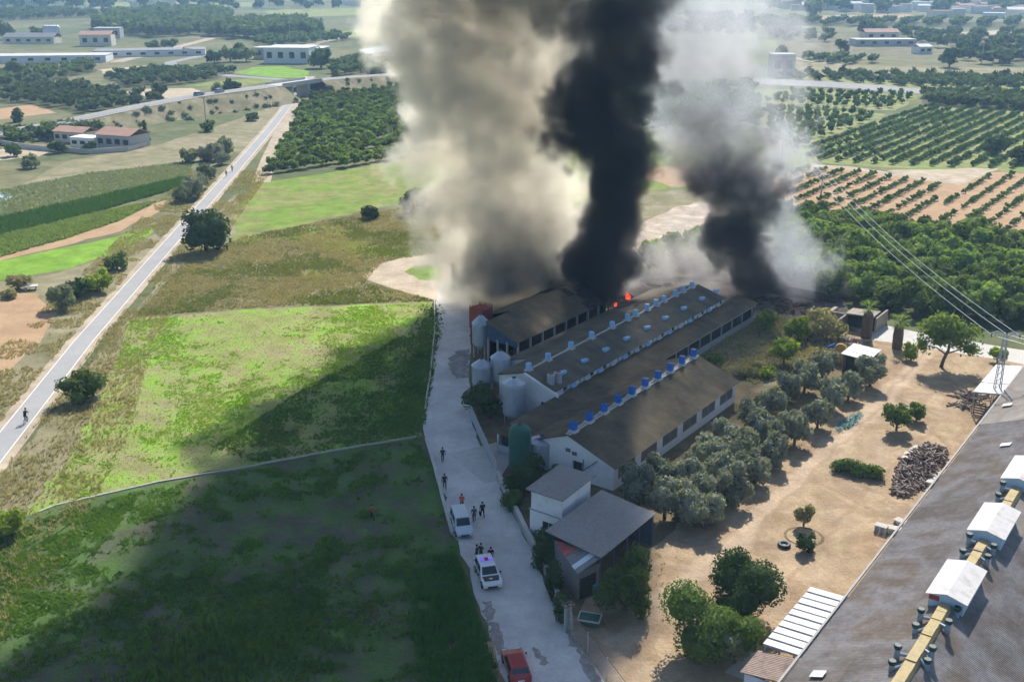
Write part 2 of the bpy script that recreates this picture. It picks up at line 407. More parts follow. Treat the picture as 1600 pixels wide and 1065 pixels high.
patch('bare_ground', [(985, 400), (1000, 350), (1050, 325), (1100, 315), (1145, 325), (1140, 340), (1090, 362), (1040, 385)], M_white)
# left of the greenway
patch('field', [(-20, 320), (100, 252), (240, 228), (330, 200), (440, 162), (405, 215), (335, 258), (200, 275), (60, 305)], M_dry)
patch('field', [(-20, 300), (60, 283), (140, 270), (300, 250), (330, 262), (300, 272), (150, 312), (-20, 348)], M_cropP)
patch('field', [(-20, 344), (150, 308), (292, 276), (286, 292), (150, 331), (-20, 374)], M_cropD)
patch('field', [(-20, 373), (150, 333), (245, 314), (185, 345), (100, 373), (-20, 407)], M_cropL)
patch('field', [(-20, 412), (180, 370), (238, 350), (240, 362), (200, 386), (100, 421), (-20, 442)], M_bright)
patch('track', [(-20, 404), (100, 374), (185, 346), (240, 318), (262, 312), (250, 330), (190, 360), (100, 384), (-20, 412)], M_soil)
patch('field', [(-20, 442), (90, 426), (200, 388), (245, 362), (250, 380), (150, 505), (40, 640), (-20, 700)], M_dry)
patch('bare_ground', [(-20, 452), (60, 458), (90, 490), (62, 535), (0, 585), (-20, 600)], M_soil)
patch('reservoir_bank', [(-20, 238), (20, 228), (80, 236), (60, 244), (-20, 252)], M_beige)
# between greenway and farm road
patch('field', [(-40, 800), (0, 742), (150, 560), (250, 440), (330, 340), (372, 300), (372, 375), (290, 412), (245, 452), (205, 500), (185, 565), (155, 645), (100, 742), (50, 812), (0, 840), (-60, 870)], M_dry)
patch('field', [(370, 372), (365, 330), (395, 290), (420, 283), (560, 262), (700, 234), (720, 300), (640, 318), (560, 332), (470, 354)], M_meadow)
patch('field', [(290, 410), (380, 366), (470, 352), (560, 330), (640, 316), (720, 300), (720, 474), (420, 480), (200, 500), (245, 450)], M_scrub)
for k, px in enumerate([[(425, 372), (470, 356), (530, 350), (556, 362), (520, 372), (470, 380)], [(480, 385), (520, 372), (560, 375), (600, 392), (660, 385), (670, 397), (600, 402), (540, 396)], [(460, 435), (490, 420), (515, 432), (500, 438)], [(360, 375), (395, 360), (420, 365), (400, 380)]]):
    patch('grass_patch', px, M_meadow, 1.2, .5)
patch('turning_circle', [(566, 432), (590, 413), (640, 401), (720, 392), (720, 478), (685, 470), (640, 458), (600, 446)], M_track, 1.5, .2)
patch('grass_island', [(632, 424), (650, 415), (690, 413), (690, 438), (655, 437)], M_meadow, 1.2, .2)
patch('field', [(205, 497), (420, 481), (676, 471), (684, 505), (672, 600), (660, 680), (520, 704), (400, 727), (250, 752), (85, 791), (40, 806), (95, 735), (150, 640), (180, 560)], M_fieldA)
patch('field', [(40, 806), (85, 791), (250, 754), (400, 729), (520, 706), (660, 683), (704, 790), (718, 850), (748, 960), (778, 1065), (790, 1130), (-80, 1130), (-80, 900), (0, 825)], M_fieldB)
# farm side
patch('bare_ground', [(740, 460), (900, 450), (1090, 430), (1190, 440), (1340, 490), (1340, 640), (1000, 900), (890, 990), (850, 890), (775, 740), (738, 650)], M_litter)
patch('burnt_ground', [(860, 480), (900, 455), (1010, 430), (1180, 432), (1320, 468), (1325, 490), (1200, 500), (1000, 480)], M_ash, 1.5, .4)
patch('scrub', [(1085, 560), (1180, 485), (1310, 500), (1335, 540), (1290, 590), (1180, 605), (1120, 585)], M_scrub, 1.2, .4)
patch('yard', [FW(-47.5, 56), FW(-41, 66), FW(-41.5, 80), FW(-40.5, 100), FW(-40.5, 120), FW(-41, 136), FW(-48, 150), FW(-46, 156), FW(-10, 160), FW(0, 100), FW(0, 50), FW(-30, 45)], M_yard, 1.3, .35, world=True)
patch('concrete_slab', [FW(-50, 155.5), FW(-46.5, 158.5), FW(-40, 158), FW(-28, 158.5), FW(-15, 160), FW(-15, 153.2), FW(-28, 152.6), FW(-38, 151.6), FW(-44, 150.6)], M_kerb, 6, .03, world=True)
# farm road
ROAD_L = [(690, 440), (682, 470), (680, 500), (679, 560), (669, 620), (661, 670), (672, 700), (688, 760), (703, 815), (735, 900), (752, 960), (775, 1020), (790, 1065), (812, 1130)]
ROAD_R = [(738, 440), (736, 470), (736, 520), (734, 560), (733, 620), (741, 670), (768, 740), (800, 800), (832, 865), (870, 950), (908, 1010), (945, 1065), (990, 1130)]
patch('farm_road', ROAD_L + ROAD_R[::-1], M_road, 1.0, .10)
# potholes and dirty edge of the road: darker dirt lying on it
M_dirt = ground_mat('dirt_patches', [(.26, .23, .20), (.33, .30, .27)], 0.5, [(.42, .40, .37)], 1.2, .6, fine=.15)
for px in ([(700, 560), (715, 548), (733, 545), (733, 590), (716, 592), (704, 580)], [(752, 940), (768, 938), (772, 960), (764, 975), (757, 962)], [(760, 975), (776, 972), (788, 1005), (800, 1035), (790, 1038), (774, 1010)],
           [(875, 955), (892, 985), (930, 1045), (945, 1075), (925, 1075), (905, 1030), (888, 995)], [(832, 1010), (842, 1015), (858, 1035), (850, 1040), (838, 1028)]):
    patch('dirt_patch', px, M_dirt, .35, .16)
M_rut = ground_mat('road_rut', [(.44, .42, .39), (.50, .48, .45)], 0.2, [(.39, .37, .34)], 1.0, .5, fine=.12)
_q = random.Random(31); _c = [(G(*a) + G(*b)) / 2 for a, b in zip(ROAD_L[1:], ROAD_R[1:])]
for off in (-1.5, -.2, .9, 2.0):
    i = 0
    while i < len(_c) - 1:
        a, b = _c[i], _c[i + 1]
        t0 = _q.uniform(0, .5); t1 = t0 + _q.uniform(.25, .5); k = 7
        if _q.random() < .7: strip('tyre_rut', [a.lerp(b, t0 + (t1 - t0) * j / k) + Vector((_q.uniform(-.07, .07), 0, 0)) for j in range(k + 1)], [.02] + [_q.uniform(.15, .42) for j in range(k - 1)] + [.02], M_rut, .047, off=off)
        i += 1
# greenway with its two painted edge lines
strip('verge', PATH, 5.0, M_track, 0.06)
strip('cycle_path', PATH, 2.9, M_path, 0.075)
for s_ in (-1, 1): strip('edge_line', PATH, 0.13, M_line, 0.08, off=s_ * 1.36)
# track beside the left citrus orchard
strip('track', [G(462, 158), G(440, 205), G(420, 250), G(408, 285)], 4.5, M_track, 0.055)
strip('track', [G(480, 150), G(560, 142), G(620, 135), G(700, 130)], 3.2, M_track, 0.055)
strip('track', [G(70, 216), G(180, 199), G(330, 176), G(450, 156)], 3.5, M_track, 0.055)
strip('road', [G(330, 84), G(300, 90), G(266, 97), G(268, 104), G(300, 111), G(360, 118), G(440, 124)], 6.5, M_asph, 0.057)
strip('track', [G(410, 80), G(470, 72), G(520, 62), G(550, 55)], 7.0, M_track, 0.055)
strip('track', [G(1220, 84), G(1260, 95), G(1330, 103)], 4.0, M_track, 0.055)
for px in ([(180, 97), (330, 60), (312, 58)], [(1350, 10), (1420, 16), (1500, 14)], [(1190, 26), (1300, 24), (1640, 33)], [(1100, 46), (1200, 42)], [(20, 9), (180, 12), (400, 6)]):
    strip('track', [G(*p) for p in px], 8.0, M_track, 0.065)
# reservoirs: pale water behind banks
M_water = M('reservoir_water', [(.42, .55, .66), (.50, .62, .72)], 0.02, rough=.15, spec=.5, coord='POS')
patch('reservoir_water', [(560, 78), (600, 70), (760, 68), (765, 76), (660, 84), (580, 85)], M_water, 30, .1)
patch('reservoir_water', [(-20, 303), (12, 300), (20, 307), (8, 313), (-20, 316)], M_water, 3, .1)
M_post2 = M('weathered_channel_concrete', [(.36, .35, .31), (.46, .44, .40)], 1.5, fine=.2)
# low concrete kerb (irrigation channel) between the two fields, kerb wall along the road
def low_wall(name, px, w, h, mat, label, cat='wall', base=0.0, cop=None):
    pts = [G(*p) for p in px]; root = thing(name, label, cat, pts[0]); mb = MB(); mc = MB()
    for a, b in zip(pts, pts[1:]):
        d = b - a; L = d.length; rz = math.atan2(d.y, d.x)
        n = max(1, round(L / 3.0))
        for k in range(n):
            o = a + d * (k / n) - pts[0]; j = random.uniform(-.03, .03)
            mb.box(0.005, L / n - .005, -w / 2 + j, w / 2 + j, base - .1, h + random.uniform(-.02, .02), rz=rz, o=o)
            if cop: mc.box(0.006, L / n - .006, -w / 2 - .05 + j, w / 2 + .05 + j, h + .021, h + .09, rz=rz, o=o)
    mb.build('wall_body', mat, root)
    if cop: mc.build('coping', cop, root)
    return root
low_wall('irrigation_channel', [(60, 800), (85, 790), (250, 752), (400, 727), (520, 704), (652, 682)], .2, .15, M_post2, 'thin pale concrete irrigation channel dividing the two green fields', 'channel')
low_wall('kerb_wall', [(666, 688), (680, 735), (694, 790), (706, 835)], .22, .35, M_kerb, 'low concrete kerb wall on the field side of the farm road', cop=M_kerb)
low_wall('kerb_wall', [(679, 470), (679, 520), (672, 585), (664, 640)], .18, .22, M_kerb, 'broken low kerb along the road edge beside the sunlit field')
# ------------------------------------------------------------------ vegetation
L_olive = leaf_mat('olive_leaf', [(.14, .155, .11), (.20, .215, .16), (.26, .275, .21)], .18, .2)
L_grove = leaf_mat('citrus_leaf', [(.055, .10, .035), (.10, .17, .05), (.17, .25, .07)], .40, .38, .35, hue=.12)
L_orch = leaf_mat('orchard_leaf', [(.05, .10, .035), (.085, .14, .05)], .25, .3)
L_young = leaf_mat('young_citrus_leaf', [(.06, .12, .03), (.10, .17, .05)], .25, .3)
L_dark = leaf_mat('dark_glossy_leaf', [(.03, .06, .02), (.055, .09, .03)], .15, .2, rough=.45)
L_mid = leaf_mat('green_leaf', [(.06, .10, .03), (.10, .15, .04)], .2, .35)
L_lime = leaf_mat('yellow_green_leaf', [(.14, .20, .03), (.22, .28, .05)], .12, .45)
L_pale = leaf_mat('pale_dry_leaf', [(.20, .19, .09), (.26, .24, .13), (.16, .17, .07)], .15, .35)
L_pine = leaf_mat('pine_needle', [(.08, .13, .03), (.14, .20, .05), (.19, .25, .07)], .1, .4)
L_grey = leaf_mat('grey_green_leaf', [(.13, .16, .09), (.19, .21, .13)], .15, .3)
L_far = leaf_mat('far_tree_leaf', [(.04, .07, .03), (.07, .11, .04), (.10, .13, .05)], .25, .25, .08)
L_palm = leaf_mat('palm_frond', [(.14, .22, .04), (.22, .30, .06)], .1, .4)
M_bark = M('bark', [(.10, .075, .05), (.17, .13, .09)], 5.0, bump=.6, stretch=(1, 1, .3))
M_palmtrunk = M('palm_trunk_fibre', [(.11, .075, .055), (.18, .125, .09)], 4.0, bump=.8, stretch=(1, 1, .25), fine=.25)
G_weed = leaf_mat('weed_blade', [(.13, .24, .025), (.17, .28, .035), (.21, .29, .05)], 0, .45, .25)
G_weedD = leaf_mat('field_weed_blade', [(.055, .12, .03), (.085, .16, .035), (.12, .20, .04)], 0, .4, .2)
G_drygrass = leaf_mat('dry_grass_blade', [(.22, .19, .11), (.30, .265, .165), (.19, .185, .09)], 0, .35, .3)
G_cane = leaf_mat('tall_grass_blade', [(.045, .12, .025), (.065, .16, .035)], 0, .35, .3)
G_crop = leaf_mat('crop_blade', [(.13, .18, .07), (.18, .24, .08)], 0, .4, .3)

CUBE_SPH = []
def _core():
    bm = bmesh.new(); bmesh.ops.create_cube(bm, size=1.0); bmesh.ops.subdivide_edges(bm, edges=bm.edges[:], cuts=1, use_grid_fill=True)
    for v in bm.verts: v.co.normalize()
    bm.verts.ensure_lookup_table(); V = np.array([v.co[:] for v in bm.verts]); F = np.array([[v.index for v in f.verts] for f in bm.faces]); bm.free(); return V, F
CORE_V, CORE_F = _core()

def foliage(lobes, n, size, seed, aspect=1.5, jit=.6, up=0.0, shell=.09, core=.8):
    """Leaf quads over a set of lobes (cx, cy, cz, rx, ry, rz) plus a lumpy inner body per lobe. Returns verts, quads."""
    r = np.random.default_rng(seed); lob = np.array(lobes, float); w = (lob[:, 3] * lob[:, 4] + lob[:, 3] * lob[:, 5]); w = w / w.sum()
    k = r.choice(len(lob), n, p=w); d = r.normal(size=(n, 3)); d[:, 2] = d[:, 2] + .25; d /= np.linalg.norm(d, axis=1)[:, None]
    rad = 1 + r.normal(0, shell, n); P = lob[k, :3] + d * lob[k, 3:] * rad[:, None]
    nrm = d + r.normal(0, jit, (n, 3)); nrm /= np.linalg.norm(nrm, axis=1)[:, None]
    a = r.normal(size=(n, 3)); a[:, 2] += up * 3; a -= nrm * (a * nrm).sum(1)[:, None]; a /= np.linalg.norm(a, axis=1)[:, None]; b = np.cross(nrm, a)
    s = size * r.uniform(.55, 1.4, n)[:, None] * .5
    V = np.stack([P - a * s * aspect - b * s * .55, P - a * s * aspect * .1 - b * s, P + a * s * aspect, P + a * s * .1 + b * s], 1).reshape(-1, 3)
    Fq = np.arange(4 * n).reshape(n, 4)
    if core:
        cv, cf = [], []; o = len(V)
        for L in lob:
            m = r.uniform(.8, 1.1, len(CORE_V))[:, None]; cv.append(L[:3] + CORE_V * L[3:] * core * m); cf.append(CORE_F + o); o += len(CORE_V)
        V = np.vstack([V] + cv); Fq = np.vstack([Fq] + cf)
    return V, Fq
def lobes_round(seed, r, h, n=9, flat=1.0, spreadf=.64, lr=(.26, .52)):
    q = np.random.default_rng(seed); out = [(q.uniform(-.12, .12) * r, q.uniform(-.12, .12) * r, h * .52, r * .6, r * .58, h * .33)]
    for i in range(n):
        a = 2 * math.pi * i / n + q.uniform(-.4, .4); z = h * q.uniform(.30, .84); rr = r * q.uniform(*lr); d = r * spreadf * q.uniform(.45, 1.3)
        out.append((d * math.cos(a), d * math.sin(a), z, rr, rr, rr * flat * q.uniform(.75, 1.05)))
    return out
def trunk_mb(h, r, seed, limbs=3, top=.5, lean=(0, 0)):
    q = random.Random(seed); mb = MB(); c = Vector((lean[0], lean[1], h * top)); mb.tube([(0, 0, -.1), (lean[0] * .4 + q.uniform(-.08, .08), lean[1] * .4, h * top * .5), c], [r * 1.25, r * .95, r * .8], 7)
    for i in range(limbs):
        a = 2 * math.pi * i / limbs + q.uniform(-.5, .5); e = c + Vector((math.cos(a) * h * .28, math.sin(a) * h * .28, h * .28)); mb.tube([c * .96, (c + e) / 2 + Vector((0, 0, .08)), e], [r * .7, r * .5, r * .25], 5)
    return mb
CROWN = {}
def crown_mesh(key, make):
    if key not in CROWN: CROWN[key] = make()
    return CROWN[key]
def add_tree(name, label, cat, xy, r, h, leaf, kind='round', seed=0, n=None, size=None, group=None, rz=None, trunk=True, parts=True):
    """A tree: trunk with limbs, and a crown of leaf clumps."""
    q = random.Random(seed); root = thing(name, label, cat, (xy[0], xy[1], 0), q.uniform(0, 6.28) if rz is None else rz, group)
    px = CAM_F / max(40.0, xy[1]); size = size or max(.16, 3.6 / px); n = n or int(min(7000, 3.0 * (r * 2 * h + r * r * 3) / size ** 2))
    if kind == 'round': lb = lobes_round(seed, r, h)
    elif kind == 'ball': lb = lobes_round(seed, r, h, 8, 1.0, .45, (.46, .6))
    elif kind == 'olive': lb = lobes_round(seed, r, h, 10, 1.25, .62, (.24, .44))
    elif kind == 'tall': lb = [(q.uniform(-.15, .15) * r, q.uniform(-.15, .15) * r, h * (.15 + .75 * i / 4), r * (.95 - .16 * abs(i - 1.5)), r * (.95 - .16 * abs(i - 1.5)), h * .17) for i in range(5)]
    elif kind == 'spire': lb = [(0, 0, h * (.12 + .8 * i / 5), r * (1 - .15 * i), r * (1 - .15 * i), h * .13) for i in range(6)]
    elif kind == 'low': lb = [(q.uniform(-.6, .6) * r, q.uniform(-.6, .6) * r, h * q.uniform(.3, .6), r * q.uniform(.35, .5), r * q.uniform(.35, .5), h * q.uniform(.3, .45)) for i in range(7)]
    else: lb = kind
    V, Fq = foliage(lb, n, size, seed + 1, aspect=2.2 if kind == 'olive' else 1.5, up=.5 if kind == 'olive' else 0, jit=.75 if kind == 'olive' else .6)
    obj('crown', np_mesh('crown', V, Fq, leaf), root)
    if trunk: trunk_mb(h, max(.07, r * .075), seed).build('trunk', M_bark, root)
    return root

# --- olive rows between the near shed and the yard
OLIVES_B = [(1100, 793), (1141, 757), (1181, 728), (1211, 700), (1243, 668), (1279, 643), (1304, 616), (1328, 598), (1362, 580)]
OLIVES_A = [(997, 765), (1036, 735), (1074, 740), (1104, 708), (1138, 677), (1174, 651), (1203, 623), (1233, 602), (1259, 586), (1287, 566)]
OLIVES_C = [(1040, 780), (1084, 768), (1124, 733), (1160, 700), (1194, 672)]
for row, rname in ((OLIVES_B, 'outer row by the yard'), (OLIVES_A, 'inner row by the shed'), (OLIVES_C, '')):
    for i, (u, v) in enumerate(row):
        p = G(u, v, 2.1)
        lab = ('olive tree, %s from the near end of the %s' % (ORD[i], rname)) if rname else 'olive tree between the two rows, %s counted from the carport' % ORD[i]
        add_tree('olive_tree', lab, 'olive tree', p, random.uniform(1.95, 2.35) if row is not OLIVES_A else random.uniform(1.85, 2.2), random.uniform(3.6, 4.4), L_olive, 'olive', 100 + i + (50 if row is OLIVES_A else 0) + (90 if row is OLIVES_C else 0), group='olive trees in the two farm rows')

# --- single trees and bushes of the farm and yard: (pixel of crown centre, its height, radius, tree height, leaf, shape, name, label)
SINGLES = [
    (978, 915, 2.3, 2.7, 4.6, L_mid, 'olive', 'loose_tree', 'loose feathery green tree in front of the tin shed opening', 'tree'),
    (1163, 912, 3.0, 3.4, 5.9, L_dark, 'round', 'carob_tree', 'large dark glossy round tree behind the white corrugated roof', 'tree'),
    (1112, 985, 2.5, 3.5, 5.0, L_mid, 'round', 'broad_tree', 'broad green tree in front of the large dark glossy tree', 'tree'),
    (1150, 1005, 1.8, 1.7, 3.6, L_grey, 'round', 'small_tree', 'greyish small tree beside the brown lean-to roof', 'tree'),
    (849, 858, 1.9, 1.25, 3.8, L_dark, 'tall', 'evergreen_shrub', 'dense dark evergreen at the corner of the carport by the road', 'shrub'),
    (864, 905, 1.5, .9, 3.2, L_dark, 'tall', 'evergreen_shrub', 'narrow dark evergreen behind the road wall beside the tin shed', 'shrub'),
    (880, 950, 1.3, .9, 2.8, L_dark, 'tall', 'evergreen_shrub', 'narrow dark evergreen next to the pair of concrete posts', 'shrub'),
    (757, 622, 2.0, 2.3, 3.8, L_dark, 'round', 'carob_tree', 'dark round tree below the two paired grey silos', 'tree'),
    (820, 748, 2.0, 2.2, 4.2, L_dark, 'round', 'carob_tree', 'dark bushy tree in front of the green silo', 'tree'),
    (802, 778, 1.2, 1.3, 2.4, L_mid, 'low', 'bush', 'low bush against the road wall near the green silo', 'bush'),
    (865, 738, .8, 1.1, 1.6, L_mid, 'low', 'bush', 'low bush at the foot of the short round silo', 'bush'),
    (1403, 651, 1.7, 1.75, 3.2, L_mid, 'round', 'citrus_tree', 'larger round citrus tree in the middle of the sandy yard', 'tree'),
    (1434, 641, 1.4, 1.25, 2.6, L_mid, 'round', 'citrus_tree', 'smaller round citrus tree touching the larger one in the yard', 'tree'),
    (1341, 733, .6, 2.3, 1.5, L_mid, [(-1.9, .9, .6, .8, .7, .6), (-1.0, .7, .7, .8, .8, .8), (0, .1, .7, .9, .8, .8), (1.0, -.6, .7, .8, .8, .7), (1.8, -.9, .6, .7, .7, .8), (-.2, -.5, .5, .8, .7, .5)], 'vegetable_hedge', 'low dark green leafy patch in the sandy yard', 'hedge'),
    (1258, 850, .8, 1.0, 1.8, L_dark, 'round', 'round_bush', 'small round dark bush in an earth ring on the yard', 'bush'),
    (1194, 499, 1.8, 1.7, 3.4, L_lime, 'round', 'yellow_shrub', 'yellow green shrub by the end of the long lean-to roof', 'shrub'),
    (1247, 514, 1.9, 1.9, 3.8, L_lime, 'round', 'yellow_shrub', 'brightest lime green round shrub beside the smouldering ground', 'shrub'),
    (1287, 506, 2.1, 2.8, 4.2, L_pale, 'round', 'dry_shrub', 'tall pale dry shrub next to the bright lime shrub', 'shrub'),
    (1226, 551, 1.6, 1.9, 3.2, L_lime, 'round', 'yellow_shrub', 'dull yellow green shrub standing before the first olive tree of the far end', 'shrub'),
    (1165, 575, .7, 2.2, 1.5, L_pale, 'low', 'dry_scrub', 'low pinkish dry scrub beyond the near shed', 'shrub'),
    (1120, 560, .7, 1.8, 1.4, L_mid, 'low', 'bush', 'low green bush behind the far corner of the near shed', 'bush'),
    (1200, 580, .7, 1.6, 1.3, L_lime, 'low', 'bush', 'low light green bush beside the row of olive trees', 'bush'),
    (1560, 553, 1.2, 1.2, 2.4, L_lime, 'round', 'yellow_shrub', 'yellow shrub beside the lattice mast on the concrete strip', 'shrub'),
    (1425, 550, 1.2, 1.2, 2.4, L_lime, 'round', 'yellow_shrub', 'light shrub between the thick palm trunk and the pine', 'shrub'),
    (320, 364, 3.4, 4.5, 7.2, L_dark, 'ball', 'large_round_tree', 'big dark round tree standing against the greenway', 'tree'),
    (578, 329, 1.6, 2.2, 3.0, L_dark, 'low', 'bush', 'small dark bush at the edge of the bright meadow', 'bush'),
    (652, 310, 3.0, 4.2, 6.2, L_dark, 'round', 'field_tree', 'dark broken tree half veiled by the pale smoke', 'tree'),
    (640, 318, 2.0, 2.6, 4.0, L_grey, 'round', 'field_tree', 'greyish bush beside the dark broken tree', 'tree'),
    (130, 608, 1.3, 2.6, 3.2, L_mid, 'round', 'verge_bush', 'round bush on the dry verge, nearest to the cyclist', 'bush'),
    (95, 465, 1.7, 2.2, 3.6, L_grey, 'round', 'verge_bush', 'silvery bush on bare earth left of the greenway', 'bush'),
    (118, 452, 1.6, 2.2, 3.4, L_dark, 'round', 'verge_bush', 'dark bush between the silvery and the yellow one', 'bush'),
    (150, 440, 1.6, 2.6, 3.4, L_lime, 'round', 'verge_bush', 'yellow green bush close to the greenway edge', 'bush'),
    (182, 408, 1.4, 2.0, 3.0, L_mid, 'round', 'verge_bush', 'lone olive green bush beside the bright grass strip', 'bush'),
    (28, 440, 1.2, 1.9, 2.6, L_pale, 'round', 'dry_bush', 'brown dry bush beside the small white table slab', 'bush'),
    (12, 458, .8, 1.6, 1.6, L_pale, 'low', 'dry_bush', 'low brown bush on the bare earth', 'bush'),
    (8, 820, 1.2, 2.0, 2.6, L_lime, 'round', 'yellow_shrub', 'bright yellow shrub at the sunlit corner of the lower field', 'shrub'),
    (1257, 802, 1.3, 1.2, 2.2, L_pale, [(-.5, 0, 1.3, .5, .4, .6), (.5, .2, 1.5, .5, .5, .6), (0, -.2, 1.0, .5, .5, .5)], 'sparse_tree', 'thin sparse young tree in the yard above the round bush', 'tree'),
]
for i, (u, v, hc, r, h, leaf, kind, nm, lab, cat) in enumerate(SINGLES):
    add_tree(nm, lab, cat, G(u, v, hc), r, h, leaf, kind, 300 + i * 3, trunk=(kind not in ('low',) and h > 2.0), rz=0.0 if isinstance(kind, list) else None)
# silvery olives along the greenway
PATH_OLIVES = [(296, 297, 3.1), (284, 303, 2.2), (310, 284, 2.4), (322, 268, 2.6), (335, 240, 2.8), (353, 232, 3.0), (318, 240, 2.4), (296, 243, 2.6), (347, 246, 2.0)]
for i, (u, v, r) in enumerate(PATH_OLIVES):
    add_tree('olive_tree', 'silvery olive bush by the greenway, %s counted from the nearest' % ORD[i], 'olive tree', G(u, v, 1.8), r, r * 1.45, L_grey if i % 2 else L_olive, 'olive', 600 + i, group='silvery olives along the greenway')

# --- the umbrella-shaped pine at the back of the yard
def pine():
    p = G(1470, 573); root = thing('pine_tree', 'spreading bright green pine with dark leaning trunk over its round shadow', 'pine tree', p)
    lb = [(.6, .3, 5.2, 2.3, 2.2, 1.6), (-1.8, .4, 5.3, 1.6, 1.6, 1.5), (2.9, .2, 4.9, 1.9, 1.7, .9), (-.4, .2, 6.2, 1.8, 1.7, 1.3), (1.6, -.2, 3.7, 1.3, 1.2, .8), (-3.1, -.4, 3.4, 1.0, 1.0, 1.1), (-.9, -.6, 4.0, 1.2, 1.1, .9), (3.2, -.9, 2.9, 1.4, 1.2, .8), (.4, .9, 4.2, 1.6, 1.5, 1.0)]
    V, Fq = foliage(lb, 3000, .26, 5, 1.7, .7, shell=.2, core=.7); obj('crown', np_mesh('crown', V, Fq, L_pine), root)
    mb = MB(); mb.tube([(0, 0, -.1), (.25, 0, 1.2), (.75, .1, 2.4), (.8, .2, 4.2)], [.28, .23, .2, .12], 8); mb.tube([(.6, 0, 2.0), (1.8, -.4, 2.6), (3.0, -.8, 2.9)], [.12, .1, .05]); mb.tube([(.5, 0, 1.8), (-1.0, -.2, 2.9), (-2.8, -.3, 3.3)], [.12, .1, .05])
    mb.build('trunk', M_bark, root)
pine()
# --- the two shaggy palms
def palm(u, v, h, tr, lab, fr):
    root = thing('fan_palm', lab, 'palm', G(u, v)); q = random.Random(u); mb = MB()
    mb.lathe([(tr * .92, -.05), (tr, .5), (tr * .98, h * .55), (tr * .9, h * .78), (tr * .55, h * .86), (tr * .28, h * .9), (tr * .24, h)], 12); mb.build('trunk', M_palmtrunk, root, smooth=True)
    sk = MB()
    for k in range(46):
        a = q.uniform(0, 6.28); z = q.uniform(.2, h * .8); c, s_ = math.cos(a), math.sin(a); w = .09; r0 = tr * .97
        sk.face([(c * r0 - s_ * w, s_ * r0 + c * w, z + .35), (c * r0 + s_ * w, s_ * r0 - c * w, z + .35), (c * (r0 + .12), s_ * (r0 + .12), z - .25)])
    sk.build('dead_frond_skirt', M_palmtrunk, root)['kind'] = 'stuff'
    f = MB()
    for k in range(22):
        a = 6.28 * k / 22 + q.uniform(-.15, .15); e = q.uniform(-.35, 1.1); R = fr * q.uniform(.8, 1.1); d = Vector((math.cos(a) * math.cos(e), math.sin(a) * math.cos(e), math.sin(e))); sd = Vector((-math.sin(a), math.cos(a), 0)); o = Vector((0, 0, h)); t = o + d * R * .45
        for j in range(7):
            x = (j - 3) / 3; tip = t + d * R * .55 * (1 - .25 * abs(x)) + sd * x * R * .45 + Vector((0, 0, -.25 * R * (x * x + .2))); f.face([t - sd * .03, t + sd * .03 * (1 if x >= 0 else -1) + d * .02, tip + sd * .04, tip - sd * .04])
        f.face([o - sd * .03, o + sd * .03, t + sd * .02, t - sd * .02])
    f.build('crown', L_palm, root)
palm(1353, 527, 4.6, .78, 'shaggy fan palm with thick brown trunk beside the ruined walls', 1.7)
palm(1401, 544, 4.2, .72, 'stubby fan palm with thick brown trunk near the pine', 1.7)

# --- regular plantings
def inside(px, poly):
    x, y = px; c = False; n = len(poly)
    for i in range(n):
        x1, y1 = poly[i]; x2, y2 = poly[(i + 1) % n]
        if (y1 > y) != (y2 > y) and x < (x2 - x1) * (y - y1) / (y2 - y1) + x1: c = not c
    return c
def rows_in(poly_px, az, row_sp, tree_sp, jit=.3, skip=.03, seed=1, keep=None):
    P = [G(u, v) for u, v in poly_px]; PP = [(p.x, p.y) for p in P]; q = random.Random(seed)
    a = Vector((math.sin(az), math.cos(az), 0)); w = Vector((math.cos(az), -math.sin(az), 0)); A = [p.dot(a) for p in P]; B = [p.dot(w) for p in P]; out = []
    b = min(B) + q.uniform(0, row_sp)
    while b < max(B):
        t = min(A) + q.uniform(0, tree_sp)
        while t < max(A):
            p = a * (t + q.uniform(-jit, jit)) + w * (b + q.uniform(-jit, jit) * .6)
            if inside((p.x, p.y), PP) and q.random() > skip: out.append(p)
            t += tree_sp
        b += row_sp
    return out
def proto_meshes(key, k, r, h, n, size, leaf, seed, shape=None):
    out = []
    for i in range(k):
        V, Fq = foliage(shape(seed + i) if shape else lobes_round(seed + i, r, h, 5), n, size, seed + i); mi = np.zeros(len(Fq), int)
        out.append(np_mesh(key, V, Fq, leaf))
    return out
def plant(name, label, cat, group, pts, meshes, sc_=(.85, 1.15), limit=300, rest_name=None, seed=3, rest_q=None, leaf=None):
    """Each tree an object with shared mesh; past the limit the farthest ones are one stuff object."""
    q = random.Random(seed); pts = sorted(pts, key=lambda p: p.y)
    for p in pts[:limit]:
        o = obj(name, q.choice(meshes)); s = q.uniform(*sc_); o.location = (p.x, p.y, 0); o.scale = (s * q.uniform(.9, 1.1), s * q.uniform(.9, 1.1), s * q.uniform(.88, 1.15)); o.rotation_euler.z = q.uniform(0, 6.28); tag(o, label, cat, group)
    rest = pts[limit:]
    if rest:
        me = rest_q or meshes[0]; nv = len(me.vertices); co = np.empty(nv * 3, np.float32); me.vertices.foreach_get('co', co); co = co.reshape(-1, 3); F = np.empty(len(me.polygons) * 4, np.int32); me.loops.foreach_get('vertex_index', F); F = F.reshape(-1, 4)
        VV, FF = [], []
        for i, p in enumerate(rest):
            a = q.uniform(0, 6.28); s = q.uniform(*sc_); c, sn = math.cos(a) * s, math.sin(a) * s; R = np.array([[c, sn, 0], [-sn, c, 0], [0, 0, s * q.uniform(.9, 1.1)]])
            VV.append(co @ R + np.array([p.x, p.y, 0])); FF.append(F + i * nv)
        o = obj(rest_name or name + '_mass', np_mesh(name, np.vstack(VV), np.vstack(FF), leaf or me.materials[0])); tag(o, label + ', the far ones', cat, None, 'stuff')
